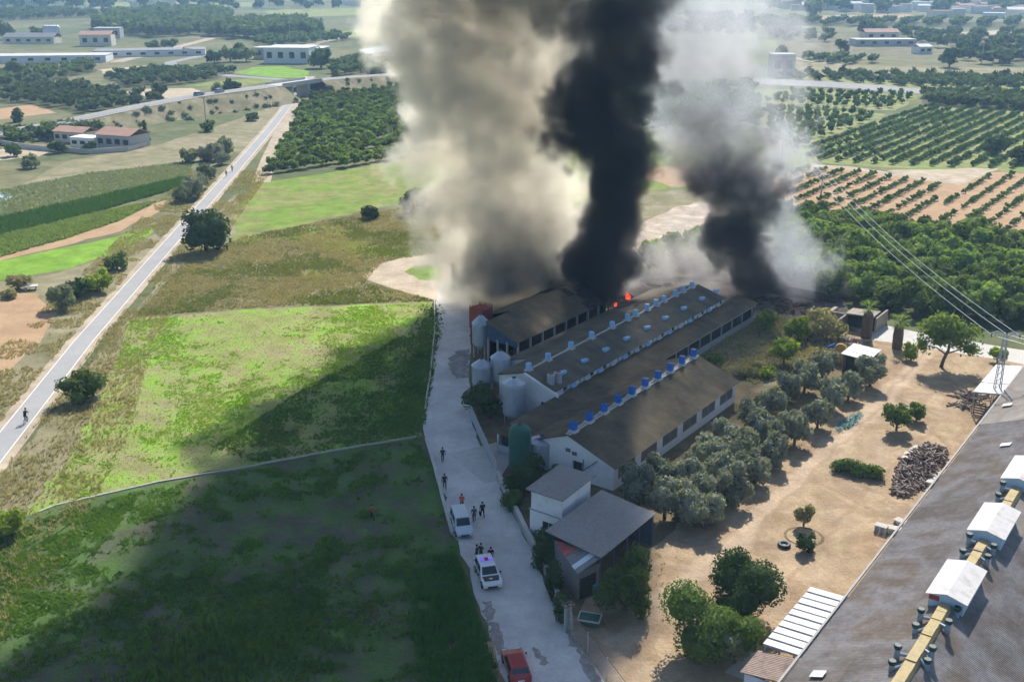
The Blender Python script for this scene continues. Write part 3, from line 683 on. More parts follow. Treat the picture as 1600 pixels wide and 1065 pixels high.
GROVE = [(1008, 430), (1090, 382), (1140, 356), (1200, 334), (1600, 386), (1650, 394), (1650, 524), (1445, 497), (1385, 487), (1325, 474), (1180, 436)]
gm = proto_meshes('grove_tree', 5, 2.75, 4.3, 800, .38, L_grove, 40); gfar = proto_meshes('grove_tree_far', 1, 2.75, 4.3, 300, .65, L_grove, 48)[0]
plant('citrus_tree', 'dark green citrus tree in the dense grove beyond the yard', 'citrus tree', 'citrus trees of the dense grove beyond the yard', rows_in(GROVE, AZ, 4.5, 4.2, .5, .02, 5), gm, (.82, 1.15), rest_name='grove_canopy', rest_q=gfar)
SAPL = [[(1228, 318), (1235, 272), (1262, 263), (1330, 268), (1485, 290), (1425, 350), (1250, 330)], [(1440, 352), (1505, 292), (1530, 279), (1565, 273), (1650, 283), (1650, 385), (1590, 375)]]
sm = proto_meshes('sapling', 3, .75, 1.4, 70, .34, L_young, 60)
plant('young_citrus_tree', 'small young citrus tree in a line on the bare orange soil', 'citrus tree', 'young citrus trees on the bare orange soil', rows_in(SAPL[0], AZ, 4.3, 1.9, .15, .10, 8) + rows_in(SAPL[1], AZ, 4.3, 1.9, .15, .10, 9), sm, (.6, 1.05), rest_name='young_tree_mass')
ORCH3 = [(1240, 243), (1350, 197), (1440, 168), (1650, 180), (1650, 268), (1560, 262), (1420, 258), (1290, 252)]
om = proto_meshes('orchard_tree', 3, 1.0, 1.8, 80, .45, L_orch, 70)
plant('row_citrus_tree', 'citrus tree in the straight rows on green grass', 'citrus tree', 'citrus trees in straight rows on green grass', rows_in(ORCH3, AZ, 4.6, 2.2, .2, .06, 10), om, (.7, 1.05), rest_name='row_tree_mass')
pm = proto_meshes('mulch_patch', 1, .6, .3, 8, .5, M_kerb, 75)
ORCH4 = [[(1195, 160), (1235, 140), (1300, 144), (1435, 150), (1390, 170), (1290, 167)], [(1195, 170), (1300, 174), (1375, 180), (1340, 194), (1290, 212), (1240, 236), (1195, 230)]]
o4 = proto_meshes('orchard_tree_b', 3, 1.45, 2.3, 80, .6, L_orch, 80)
plant('mid_orchard_tree', 'round dark orchard tree in the two middle distance plots', 'orchard tree', 'orchard trees of the middle distance plots', rows_in(ORCH4[0], math.radians(60), 6.0, 5.0, .5, .05, 11) + rows_in(ORCH4[1], math.radians(60), 5.2, 4.4, .5, .05, 12), o4, (.8, 1.15), rest_name='mid_orchard_mass')
plant('hedgerow_tree', 'evenly spaced orchard tree above the long grey road', 'orchard tree', 'evenly spaced orchard trees above the grey road', rows_in([(1235, 114), (1640, 124), (1640, 140), (1440, 136), (1215, 122)], math.radians(4), 8.0, 6.5, .3, .0, 13), proto_meshes('hedgerow', 2, 2.4, 3.4, 60, 1.0, L_far, 85), (.9, 1.1), rest_name='hedgerow_mass')
LCIT = [(418, 279), (446, 215), (470, 170), (500, 152), (600, 142), (690, 135), (720, 232), (600, 254), (520, 263)]
plant('plot_citrus_tree', 'green citrus tree in the square plot beside the greenway', 'citrus tree', 'citrus trees of the plot beside the greenway', rows_in(LCIT, math.radians(43), 6.2, 3.7, .3, .02, 14), proto_meshes('plot_tree', 4, 1.85, 2.9, 240, .55, L_grove, 90), (.85, 1.12), rest_name='plot_canopy')
# far plantings and woods: masses nobody could count
fm = proto_meshes('far_tree', 2, 3.2, 4.2, 70, 1.4, L_far, 95)
for nm, lab, poly, az, a, b, s_ in [
    ('far_orchard', 'dark orchard block at the far left behind the motorway', [(-20, 118), (140, 98), (150, 112), (60, 130), (-20, 140)], .6, 9, 7, (.7, 1)),
    ('far_orchard', 'dark orchard block along the motorway embankment', [(-20, 152), (60, 130), (200, 146), (250, 160), (130, 176), (70, 163), (-20, 160)], .6, 8, 6, (.6, .9)),
    ('far_orchard', 'dark orchard block beside the curving road', [(160, 121), (250, 109), (365, 113), (330, 126), (200, 138)], .6, 9, 7, (.7, 1)),
    ('far_orchard', 'dark orchard block before the far wood', [(395, 66), (520, 56), (560, 62), (420, 74)], .6, 12, 10, (.9, 1.2)),
    ('far_orchard', 'orchard block behind the white works', [(520, 100), (560, 92), (620, 92), (600, 118), (520, 116)], .6, 8, 7, (.7, 1)),
    ('far_orchard', 'dark block of orchard right of the middle plots', [(1442, 150), (1640, 153), (1640, 174), (1445, 165)], .5, 6, 5, (.75, 1)),
    ('far_orchard', 'orchard plot seen through the smoke', [(640, 142), (1180, 134), (1190, 200), (860, 212), (660, 234)], .7, 7, 5.5, (.6, .9)),
    ('far_orchard', 'distant orchard behind the smoke', [(640, 24), (1180, 24), (1180, 58), (660, 54)], .7, 24, 18, (1, 1.6)),
    ('far_orchard', 'dark orchard below the lone farmhouse', [(1255, 90), (1340, 92), (1380, 97), (1330, 102), (1270, 97)], .5, 9, 7, (.7, .95)),
    ('far_orchard', 'long dark orchard band across the far right plain', [(1190, 33), (1640, 36), (1640, 44), (1190, 40)], .5, 20, 14, (1.2, 1.7)),
    ('far_orchard', 'dark orchard band at the far left edge', [(-20, 21), (100, 17), (180, 26), (-20, 34)], .5, 22, 16, (1.3, 1.8))]:
    plant(nm, lab, 'orchard', None, rows_in(poly, az, a, b, 1.0, .04, sum(map(ord, lab)) % 97), fm, s_, limit=0, rest_name=nm)
def wood(lab, polys, sp, s_, seed, name='woodland', leaf=None):
    pts = []
    for k, poly in enumerate(polys): pts += rows_in(poly, .3 + k, sp, sp, sp * .45, .2, seed + k)
    plant(name, lab, 'woodland', None, pts, fm, s_, limit=0, rest_name=name, leaf=leaf)
wood('pine wood on the far left plain', [[(150, 45), (170, 28), (300, 20), (360, 24), (350, 40), (300, 58), (180, 58)], [(310, 58), (330, 44), (400, 40), (500, 42), (500, 54), (400, 62)]], 11, (1.5, 2.5), 21)
wood('scattered far trees along the horizon', [[(-20, 2), (700, 2), (600, 16), (-20, 16)], [(1180, 4), (1640, 2), (1640, 22), (1180, 20)]], 46, (1.8, 3.6), 25)
wood('bushy belt around the far farmhouse', [[(1215, 52), (1300, 55), (1330, 68), (1230, 66)], [(1400, 52), (1640, 58), (1640, 72), (1500, 78), (1400, 66)], [(1470, 85), (1640, 85), (1640, 104), (1500, 100)], [(1190, 40), (1240, 46), (1240, 60), (1190, 60)]], 13, (.8, 1.7), 31)
wood('bushes round the villa garden', [[(-20, 208), (80, 203), (160, 200), (165, 208), (90, 218), (80, 232), (-20, 222)], [(195, 222), (230, 215), (236, 224), (200, 230)]], 5.0, (.5, .9), 43, 'garden_bushes')
FAR = [(340, 152, 5, 9, 'tall'), (363, 148, 7, 10, 'round'), (250, 152, 6, 9, 'round'), (145, 152, 4, 8, 'tall'), (25, 120, 8, 12, 'round'), (587, 122, 8, 13, 'round'), (600, 134, 6, 7, 'round'), (502, 106, 12, 17, 'round'), (526, 131, 6, 9, 'round'), (492, 155, 5, 6, 'round'), (28, 190, 4, 7, 'tall'), (325, 205, 4.5, 5, 'round'), (240, 80, 9, 10, 'round'), (265, 75, 9, 9, 'round'), (292, 86, 6, 7, 'round'), (395, 188, 4, 4.5, 'round'),
       (385, 96, 9, 12, 'round'), (360, 96, 9, 12, 'round'), (335, 98, 8, 10, 'round'), (375, 90, 9, 14, 'round'), (1237, 50, 16, 22, 'round'), (1313, 80, 8, 12, 'round'), (1350, 52, 10, 16, 'tall'), (1365, 53, 14, 16, 'round'), (1483, 105, 10, 17, 'round'), (1518, 85, 10, 16, 'round'), (1557, 88, 8, 17, 'tall'), (1592, 88, 9, 20, 'tall'), (1271, 25, 20, 22, 'round'), (1372, 12, 22, 30, 'round'), (1470, 22, 22, 26, 'round'), (1568, 10, 28, 34, 'round'), (1557, 240, 6.5, 9, 'round'), (1592, 255, 5, 7, 'round'), (1220, 100, 8, 15, 'tall'), (60, 62, 10, 14, 'round'), (10, 62, 14, 20, 'round'), (228, 222, 2.2, 10, 'spire'), (215, 225, 3, 5, 'round'), (92, 238, 4, 5, 'round'), (142, 238, 4, 5, 'round'), (22, 243, 4, 5, 'round'), (48, 262, 4, 5, 'round')]
q_ = random.Random(5)
FAR_LAB = ['tall dark tree before the motorway embankment', 'broad dark tree where the two cars pass on the motorway', 'dark tree on the lower side of the motorway', 'slim dark tree in the orchard by the motorway', 'pale bushy tree in the far left orchard', 'dark tall tree beyond the bridge near the smoke', 'grey low tree beside the tall one beyond the bridge', 'largest round tree next to the white works', 'light green round tree at the bridge end', 'grey round bush where the greenway meets the track', 'upright tree alone in the dry field near the motorway', 'small tree at the foot of the thin pole', 'dark round tree on the near side of the factory wall', 'second dark round tree near the factory wall', 'small dark tree at the road bend', 'small lone bush in the dry field near the greenway',
           'dark tree of the clump before the white works, nearest to it', 'dark tree in the middle of the clump by the road bend', 'dark tree at the road end of the clump', 'tallest tree of the clump by the road bend', 'big dark tree rising behind the grey smoke', 'dark round tree beside the low orchard hut', 'narrow dark tree behind the farmhouse', 'light round tree behind the farmhouse', 'big dark tree standing at the edge of the tree row', 'grey green tree in scrub right of the big dark one', 'slender tree in the scrub of the far right', 'tall dark tree cut by the picture edge', 'far dark tree above the long grey road band', 'far round tree near the town edge', 'far broad tree among white houses', 'farthest broad tree near the horizon corner', 'dark dense tree among the grass rows', 'second dark tree at the end of the grass rows', 'blue grey tree at the end of the grey wall', 'dark tree left of the factory silos', 'big tree at the far left edge', 'thin dark cypress beside the villa', 'bushy tree before the villa wing', 'round bush in front of the villa terrace', 'round bush right of the villa pool', 'grey bush below the villa drive', 'green bush in the dry field below the villa']
for i, (u, v, r, h, kd) in enumerate(FAR):
    p = G(u, v); add_tree('field_tree' if kd != 'spire' else 'cypress_tree', FAR_LAB[i], 'tree', (p.x, p.y), r * .55, h * .62, [L_far, L_dark, L_mid, L_grey][q_.choice([0, 0, 1, 2, 3])] if kd != 'spire' else L_dark, kd, 900 + i, n=260, size=max(.7, r * .16))

# --- grass and weeds
def fbm(P, s, seed=0):
    from mathutils import noise as mn
    return np.array([mn.fractal(Vector((x * s + seed * 7.1, y * s - seed * 3.3, seed)), .9, 2.0, 4) for x, y in P])
def scatter(poly_px, n, seed, world=False):
    P = [(p.x, p.y) for p in (([Vector(a) for a in poly_px]) if world else [G(u, v) for u, v in poly_px])]; q = np.random.default_rng(seed); A = np.array(P); lo, hi = A.min(0), A.max(0)
    X = q.uniform(lo, hi, (int(n * 2.4), 2)); x, y = X[:, 0], X[:, 1]; c = np.zeros(len(X), bool)
    for i in range(len(A)):
        x1, y1 = A[i]; x2, y2 = A[(i + 1) % len(A)]
        if y1 == y2: continue
        k = ((y1 > y) != (y2 > y)) & (x < (x2 - x1) * (y - y1) / (y2 - y1) + x1); c ^= k
    return X[c][:n]
def tufts(name, label, P, hgt, wid, mat, seed, blades=5, splay=.6, z0=0.0):
    """One mass of grass clumps: triangles fanning out of each point."""
    r = np.random.default_rng(seed); n = len(P)
    if n == 0: return
    s = r.uniform(.6, 1.4, n); a = r.uniform(0, 6.28, (n, blades)); base = np.repeat(np.column_stack([P, np.full(n, z0)]), blades, 0); sc2 = np.repeat(s, blades); a = a.ravel(); d = np.column_stack([np.cos(a), np.sin(a), np.zeros_like(a)]); sd = np.column_stack([-np.sin(a), np.cos(a), np.zeros_like(a)])
    base = base + d * (r.uniform(0, wid, len(a)) * sc2)[:, None] * .6; h = hgt * sc2 * r.uniform(.6, 1.2, len(a)); w = wid * sc2 * .38
    tip = base + d * (splay * h * r.uniform(.4, 1.2, len(a)))[:, None]; tip[:, 2] += h
    V = np.stack([base - sd * w[:, None], base + sd * w[:, None], tip], 1).reshape(-1, 3); F = np.arange(len(V)).reshape(-1, 3)
    tag(obj(name, np_mesh(name, V, F, mat)), label, 'grass', None, 'stuff')
A_px = [(205, 500), (420, 484), (670, 474), (676, 510), (664, 600), (652, 678), (400, 724), (250, 749), (90, 788), (100, 740), (155, 640), (185, 560)]
B_px = [(60, 812), (250, 758), (400, 733), (652, 686), (694, 790), (708, 850), (738, 960), (768, 1065), (780, 1110), (-60, 1110), (-60, 880)]
PA = scatter(A_px, 52000, 1); nA = fbm(PA, .07, 1) + .7 * fbm(PA, .4, 2); tufts('weeds', 'bright green weeds growing in the sunlit field', PA[nA + RNG.uniform(-.4, .4, len(PA)) > .34], .15, .26, G_weed, 11)
tufts('dry_stubble', 'dry straw coloured stubble between the weeds', PA[(nA < .02)][:9000], .12, .10, G_drygrass, 12, 4)
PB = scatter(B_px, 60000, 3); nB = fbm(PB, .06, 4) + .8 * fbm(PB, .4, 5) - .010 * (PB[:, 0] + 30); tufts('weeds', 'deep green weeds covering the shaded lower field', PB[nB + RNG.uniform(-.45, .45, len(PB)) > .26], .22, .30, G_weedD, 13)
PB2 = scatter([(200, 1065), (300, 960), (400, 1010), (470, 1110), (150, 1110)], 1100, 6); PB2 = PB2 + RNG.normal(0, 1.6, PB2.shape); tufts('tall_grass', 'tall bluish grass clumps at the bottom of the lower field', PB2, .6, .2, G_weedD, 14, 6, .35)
PC = scatter([(655, 900), (690, 870), (722, 868), (735, 900), (742, 960), (760, 1030), (772, 1110), (690, 1110), (655, 1000)], 5200, 7); PC = PC + RNG.normal(0, .5, PC.shape); PC = PC[(fbm(PC, .5, 21) > -.35) & (PC[:, 0] < -1.6 - (PC[:, 1] - 72.4) * .241)]; tufts('tall_grass', 'rank lush green grass on the bank beside the road', PC, .5, .2, G_cane, 15, 6, .5)
PD = scatter([(640, 560), (676, 470), (682, 510), (672, 600), (662, 680), (610, 680)], 2500, 8); PD = PD + RNG.normal(0, .8, PD.shape); PD = PD[PD[:, 0] < -10.4]; tufts('tall_grass', 'dark green grass on the road edge of the sunlit field', PD, .34, .22, G_weedD, 16, 5, .5)
PE = scatter([(330, 700), (470, 610), (600, 540), (676, 500), (668, 600), (655, 678), (400, 722)], 16000, 18); nE = fbm(PE, .12, 31) + .5 * fbm(PE, .5, 32); PE = PE[(nE + RNG.uniform(-.5, .5, len(PE)) > .0) & (PE[:, 0] < -10.4)]; tufts('weeds', 'dark green weeds on the shaded side of the sunlit field', PE, .2, .3, G_weedD, 26)  # dark weeds, extended over the smoke shadow to deepen it by their colour
V1 = [(p.x + 2.2, p.y) for p in PATH[:6]] + [(p.x + 10 + (4 if i < 3 else 0), p.y) for i, p in reversed(list(enumerate(PATH[:6])))]
PV = scatter([(a, b, 0) for a, b in V1], 30000, 9, True); nV = fbm(PV, .15, 6) + RNG.uniform(-.4, .4, len(PV)); keep = (nV > -.1); tufts('dry_grass', 'tall tan dry grass on the verge between greenway and field', PV[keep], .36, .12, G_drygrass, 17, 6, .55)
V2 = [(p.x - 2.2, p.y) for p in PATH[:6]] + [(p.x - 11, p.y) for p in reversed(PATH[:6])]
PV = scatter([(a, b, 0) for a, b in V2], 24000, 10, True); nV = fbm(PV, .15, 7); tufts('dry_grass', 'dry grass on the far side of the greenway', PV[nV > -.1], .34, .12, G_drygrass, 18, 6, .55)
PS = scatter([(290, 410), (380, 370), (560, 335), (690, 315), (690, 395), (600, 408), (570, 440), (680, 470), (420, 478), (210, 495)], 40000, 11); nS = fbm(PS, .06, 8) + .4 * fbm(PS, .3, 9); tufts('dry_grass', 'brown scrub grass of the rough land above the sunlit field', PS[nS + RNG.uniform(-.4, .4, len(PS)) > .05], .30, .16, G_drygrass, 19, 5, .6); tufts('weeds', 'olive green scrub of the rough land', PS[nS + RNG.uniform(-.4, .4, len(PS)) < -.25], .32, .2, leaf_mat('scrub_blade', [(.12, .15, .05), (.17, .19, .07)], 0, .35), 20, 5, .6)
PM = scatter([(1090, 562), (1185, 490), (1300, 505), (1330, 545), (1285, 585), (1180, 600)], 3500, 12); tufts('dry_grass', 'dry grass between near shed and ruined walls', PM, .36, .18, G_drygrass, 21, 5, .5)
PF = scatter([(-20, 344), (150, 308), (292, 276), (286, 292), (150, 331), (-20, 374)], 7000, 13); tufts('crop_rows', 'dark green crop strip left of the greenway', PF, .7, .3, leaf_mat('dark_crop_blade', [(.045, .10, .025), (.06, .13, .03)], 0, .3), 22, 4, .3)
PF = scatter([(-20, 373), (150, 333), (245, 314), (185, 345), (100, 373), (-20, 407)], 4000, 14); tufts('crop_rows', 'yellowish crop rows beside the dark crop strip', PF, .5, .4, G_crop, 23, 5, .5)
PF = scatter([(-20, 300), (140, 270), (300, 252), (300, 272), (150, 312), (-20, 346)], 6000, 15); tufts('crop_rows', 'pale grey green crop above the dark strip', PF, .4, .3, leaf_mat('pale_crop_blade', [(.17, .20, .12), (.22, .24, .15)], 0, .3), 24, 4, .5)
PY = scatter([FW(-41, 66), FW(-40.5, 120), FW(-41, 136), FW(-37.5, 136), FW(-37.5, 66)], 1200, 16, True); tufts('dry_grass', 'sparse dry grass at the feet of the olive trees', PY, .2, .15, G_drygrass, 25, 4, .6)
# ------------------------------------------------------------------ buildings
def roof_mat(name, cols, wave=.18, scale=.25, rough=.9, streak=(1, 1, 1), rnd=0.0, course=0.0, strength=.14, coord='OBJ'):
    """Fibre-cement sheeting: weathered colours, corrugation across the local y axis."""
    m = M(name, cols, scale, 6.0, rough, .15, fine=.16, fscale=3.0, stretch=streak, rnd=rnd, coord=coord); t = NT(m.node_tree); bs = m.node_tree.nodes['Principled BSDF']
    if wave:
        c = t.n('ShaderNodeTexCoord').outputs['Object']; sx = t.n('ShaderNodeSeparateXYZ'); t.put(sx.inputs[0], c)
        h = t.math('SINE', t.math('MULTIPLY', sx.outputs[1], 2 * math.pi / wave)); b = t.n('ShaderNodeBump'); b.inputs['Strength'].default_value = strength; b.inputs['Distance'].default_value = .05
        t.put(b.inputs['Height'], h); t.put(bs.inputs['Normal'], b.outputs[0])
    return m
M_shedroof = roof_mat('mossy_shed_roof', [(.115, .085, .048), (.16, .12, .07), (.095, .08, .052), (.18, .125, .065)], 0, .16, streak=(.3, 1, 1))
M_shedroof2 = roof_mat('grey_brown_shed_roof', [(.125, .105, .072), (.15, .125, .085), (.105, .095, .075), (.17, .135, .085)], 0, .16, streak=(.3, 1, 1))
M_wroof = roof_mat('weathered_fibre_cement', [(.235, .22, .21), (.165, .14, .12), (.255, .24, .235), (.185, .145, .11), (.24, .22, .21)], 0, .14, rnd=.10, coord='POS', streak=(1, 1, 1))
M_tin = roof_mat('grey_tin', [(.22, .215, .21), (.27, .265, .26)], .25, .2, .5)
M_whitewall = M('white_limewash', [(.80, .80, .80), (.86, .86, .86), (.74, .72, .70)], .7, 6, .9, fine=.06, bump=.15)
M_whitetin = M('white_roof_panel', [(.50, .49, .48), (.58, .57, .56)], .8, 4, .6, fine=.08)
M_dirtywhite = M('dirty_white_sheet', [(.50, .48, .46), (.60, .58, .56), (.42, .39, .37)], .9, 6, .7, fine=.15)
M_dark = M('dark_opening', [(.02, .02, .02), (.035, .03, .03)], 2)  # near-black colour standing in for the shade inside openings
M_mesh = M('dark_window_screen', [(.16, .13, .12), (.22, .18, .16)], 2.0, fine=.2)
M_bluevent = M('blue_plastic', [(.015, .12, .50), (.02, .16, .58)], 2, rough=.5)
M_paleblue = M('pale_blue_plastic', [(.26, .48, .74), (.34, .55, .80)], 2, rough=.5)
M_galv = M('galvanised_steel', [(.38, .42, .47), (.46, .50, .55), (.34, .37, .42)], 1.2, 5, .45, .4, metal=.35, fine=.08, stretch=(1, 1, .25))
M_green = M('green_fibreglass', [(.022, .10, .075), (.035, .13, .09)], 1.0, 4, .5)
M_red = M('dark_red_steel', [(.30, .06, .045), (.36, .09, .06)], 2, fine=.15)
M_post = M('grey_concrete_post', [(.34, .33, .31), (.42, .41, .38)], 2, fine=.12)
M_tile = roof_mat('brown_clay_tile', [(.22, .16, .13), (.29, .22, .18), (.17, .13, .11)], .22, .8, strength=.6)
M_bluewall = M('pale_blue_wall', [(.42, .55, .70), (.47, .60, .74)], .6, fine=.05)
M_yellow = M('yellow_foam_duct', [(.42, .31, .13), (.50, .40, .21), (.36, .29, .19)], 1.2, 5, fine=.15, bump=.4)
M_vent = M('blue_grey_vent_pipe', [(.22, .29, .36), (.28, .35, .42)], 2, rough=.5)
M_cap = M('dark_green_cap', [(.02, .04, .04), (.04, .07, .07)], 2, rough=.5)
M_stone = M('rough_stone_wall', [(.27, .22, .17), (.36, .30, .24), (.20, .17, .14)], 1.5, 6, fine=.25, bump=.7)
M_brick = M('brown_rubble', [(.19, .14, .11), (.28, .21, .17), (.36, .30, .26)], 2.5, 5, fine=.25, bump=.6)
M_wood = M('old_wood', [(.13, .09, .07), (.20, .15, .12), (.27, .22, .19)], 4, 5, fine=.3, stretch=(1, 1, 4))
M_steel = M('painted_steel', [(.30, .33, .36), (.38, .41, .44)], 3, rough=.5)
M_navy = M('dark_blue_steel', [(.05, .08, .14), (.08, .11, .18)], 2)
M_char = M('charred_debris', [(.02, .018, .016), (.05, .04, .035), (.11, .085, .07)], 2.5, fine=.3, bump=.6)

def farm(name, label, cat, w, l): return thing(name, label, cat, FW(w, l), -AZ)
def slope(mb, xa, za, xb, zb, y0, y1, th=.07, courses=3, mi=0):
    """Roof plane from (xa, za) down to (xb, zb), in overlapping courses."""
    for c in range(courses):
        f0, f1 = c / courses, (c + 1) / courses; k = .035 * (courses - 1 - c) / courses
        p = [(xa + (xb - xa) * f, za + (zb - za) * f) for f in (f0, min(1, f1 + .02))]; o = k + .02
        bot = [(p[0][0], y0, p[0][1] + o - th), (p[1][0], y0, p[1][1] + o - th), (p[1][0], y1, p[1][1] + o - th), (p[0][0], y1, p[0][1] + o - th)]
        top = [(x, y, z + th) for x, y, z in bot]
        if xa > xb: bot = [bot[1], bot[0], bot[3], bot[2]]; top = [top[1], top[0], top[3], top[2]]
        mb.hexa(bot, top, mi)

M_shedsheet = roof_mat('mossy_roof_sheet', [(.11, .084, .05), (.155, .12, .072), (.095, .08, .054), (.175, .128, .068)], 0, .18, coord='POS', rnd=.14)
def sheet_roof(R, zr, xe, ze, y0, y1, courses, wd, mat):
    """Two slopes of single corrugated sheets, each an object of its own sharing one mesh."""
    run = math.hypot(xe, zr - ze); ang = math.atan2(zr - ze, xe); n = max(1, round((y1 - y0) / wd)); wd = (y1 - y0) / n; L_ = run / courses + .06; k2 = 10; vv, ff = [], []; q = random.Random(9)
    for k in range(k2 + 1):
        y = -wd / 2 + wd * k / k2; z = .014 * math.cos(k * math.pi); vv += [(0, y, z), (L_, y, z)]
        if k: ff.append((2 * k - 2, 2 * k - 1, 2 * k + 1, 2 * k))
    me = bpy.data.meshes.new('roof_sheet'); me.from_pydata(vv, [], ff); me.materials.append(mat)
    for s_ in (-1, 1):
        for c in range(courses):
            t = c * run / courses
            for k in range(n):
                o = obj('roof_sheet', me, R); o.location = (s_ * t * math.cos(ang), y0 + (k + .5) * wd, zr - t * math.sin(ang) + .06 - .014 * c + (.03 if q.random() < .02 else 0)); o.rotation_euler = (0, ang + .008, 0 if s_ > 0 else math.pi)
    b = MB(); slope(b, 0, zr - .06, xe - .1, ze - .04, y0 + .1, y1 - .1, courses=1); slope(b, 0, zr - .06, -xe + .1, ze - .04, y0 + .1, y1 - .1, courses=1); b.build('roof_deck', M_wood, R)
def sheet_slope(R, xa, za, xb, zb, y0, y1, courses, wd, mat, seed=1, burnt=None):
    """One roof slope of single corrugated sheets sharing a mesh."""
    run = math.hypot(xb - xa, za - zb); ang = math.atan2(za - zb, abs(xb - xa)); s_ = 1 if xb > xa else -1; n = max(1, round((y1 - y0) / wd)); wd = (y1 - y0) / n; L_ = run / courses + .06; vv, ff = [], []; q = random.Random(seed)
    for k in range(9):
        y = -wd / 2 + wd * k / 8; z = .016 * math.cos(k * math.pi); vv += [(0, y, z), (L_, y, z)]
        if k: ff.append((2 * k - 2, 2 * k - 1, 2 * k + 1, 2 * k))
    me = bpy.data.meshes.new('roof_sheet'); me.from_pydata(vv, [], ff); me.materials.append(mat); burnt_mesh = me.copy(); burnt_mesh.materials[0] = M_char
    for c in range(courses):
        t = c * run / courses
        for k in range(n):
            fire = burnt is not None and y0 + k * wd > burnt + q.uniform(-1.5, 1.5)
            if fire and q.random() < .3: continue
            o = obj('roof_sheet', burnt_mesh if fire else me, R); o.location = (xa + s_ * t * math.cos(ang), y0 + (k + .5) * wd, za - t * math.sin(ang) + .07 - .016 * c + q.uniform(-.006, .006)); o.rotation_euler = (q.uniform(-.07, .07) if fire else 0, ang + .008 + q.uniform(-.003, .003) + (q.uniform(0, .12) if fire else 0), 0 if s_ > 0 else math.pi)
    b = MB(); slope(b, xa, za - .05, xb - s_ * .1, zb - .03, y0 + .1, min(y1 - .1, (burnt or 1e9) - 1), courses=1); b.build('roof_deck', M_wood, R)
M_shedsheet2 = roof_mat('grey_brown_roof_sheet', [(.13, .11, .077), (.155, .13, .09), (.11, .10, .08), (.175, .142, .09)], 0, .18, coord='POS', rnd=.15)
# ---- near shed: white walls, brown roof, blue ridge vents
def near_shed():
    R = farm('poultry_shed', 'nearest white walled poultry shed with brown roof and ten blue ridge vents', 'shed', -56.0, 87.6)
    W, D, E_, RZ = 5.6, 29.6, 2.75, 5.0
    sheet_roof(R, RZ, 6.0, E_ - .02, -.35, D + .3, 4, 1.13, M_shedsheet)
    mb = MB()                                            # gable with a door opening
    zr = lambda x: RZ - .12 - (RZ - E_) * abs(x) / 6.0
    d0, d1, dh = .55, 1.75, 2.15
    for a, b, z0 in ((-W, -2.5, 0), (-2.5, 0, 0), (0, d0, 0), (d0, d1, dh), (d1, W, 0)):
        mb.hexa([(a, 0, z0), (b, 0, z0), (b, .22, z0), (a, .22, z0)], [(a, 0, zr(a)), (b, 0, zr(b)), (b, .22, zr(b)), (a, .22, zr(a))])
    mb.build('gable_wall', M_whitewall, R); mb = MB()
    for a, b in ((-W, 0), (0, W)): mb.hexa([(a, D - .22, 0), (b, D - .22, 0), (b, D, 0), (a, D, 0)], [(a, D - .22, zr(a)), (b, D - .22, zr(b)), (b, D, zr(b)), (a, D, zr(a))])
    mb.build('gable_wall', M_whitewall, R)
    dd = MB(); dd.box(d0, d1, .3, .36, 0, dh); dd.build('door', M_dark, R)  # near-black sheet behind the opening, the recess shade put into its colour
    for x in (-.05, .75):
        w = MB(); w.box(x - .3, x + .3, -.05, .02, 2.85 + .1 - .25 * x, 3.35 - .25 * x); w.build('gable_window', M_mesh, R)
    mb = MB(); mb.tube([(1.9, -.06, 2.6), (1.9, -.06, 1.7), (1.75, -.1, .4)], .05); mb.tube([(3.6, -.06, 2.9), (1.9, -.3, 1.3)], .05); mb.build('downpipe', M_navy, R)
    for s_ in (-1, 1):
        mb = MB(); x0, x1 = (W - .2, W) if s_ > 0 else (-W, -W + .2); mb.box(x0, x1, .23, D - .23, 0, .95); mb.box(x0, x1, .23, D - .23, 2.3, 2.78)
        n = 6; pitch = (D - .5) / n
        for k in range(n + 1):
            y = .25 + k * pitch; mb.box(x0, x1, max(.23, y - .65), min(D - .23, y + .65), .952, 2.298)
        mb.build('side_wall', M_whitewall, R)
        for k in range(n):
            y0 = .25 + k * pitch + .652; y1 = .25 + (k + 1) * pitch - .652; w = MB(); xx = (x1 - .12, x1 - .06) if s_ > 0 else (x0 + .06, x0 + .12); w.box(*xx, y0, y1, .952, 2.298); pw = w.build('window', M_mesh, R)
            fr = MB(); fx = (xx[1] + .002, xx[1] + .05) if s_ > 0 else (xx[0] - .05, xx[0] - .002)
            for yy in (y0 + .04, (y0 + y1) / 2, y1 - .04): fr.box(*fx, yy - .035, yy + .035, .96, 2.29)
            for zz in (.99, 2.26): fr.box(fx[0], fx[1] - .004, y0, y1, zz - .03, zz + .03)
            fr.build('window_frame', M_steel, pw)
    mb = MB()
    for s_ in (-1, 1): mb.box(s_ * .28 - .04, s_ * .28 + .04, -.2, D + .1, RZ + .02, RZ + .1)
    mb.box(-.2, .2, -.25, D + .2, RZ + .005, RZ + .05); mb.build('ridge_rails', M_kerb, R)
    for k in range(10):
        y = .9 + k * (D - 1.8) / 9; v = MB(); v.box(-.31, .31, y - .31, y + .31, RZ + .1, RZ + 1.15); vo = v.build('ridge_vent', M_bluevent, R, bevel=.03)
        b = MB(); b.hexa([(-.5, y - .5, RZ - .02), (.5, y - .5, RZ - .02), (.5, y + .5, RZ - .02), (-.5, y + .5, RZ - .02)], [(-.38, y - .38, RZ + .22), (.38, y - .38, RZ + .22), (.38, y + .38, RZ + .22), (-.38, y + .38, RZ + .22)]); b.build('vent_base', M_kerb, vo)
        t = MB(); t.box(-.26, .26, y - .26, y + .26, RZ + 1.152, RZ + 1.17); t.build('vent_top', M_navy, vo)
near_shed()

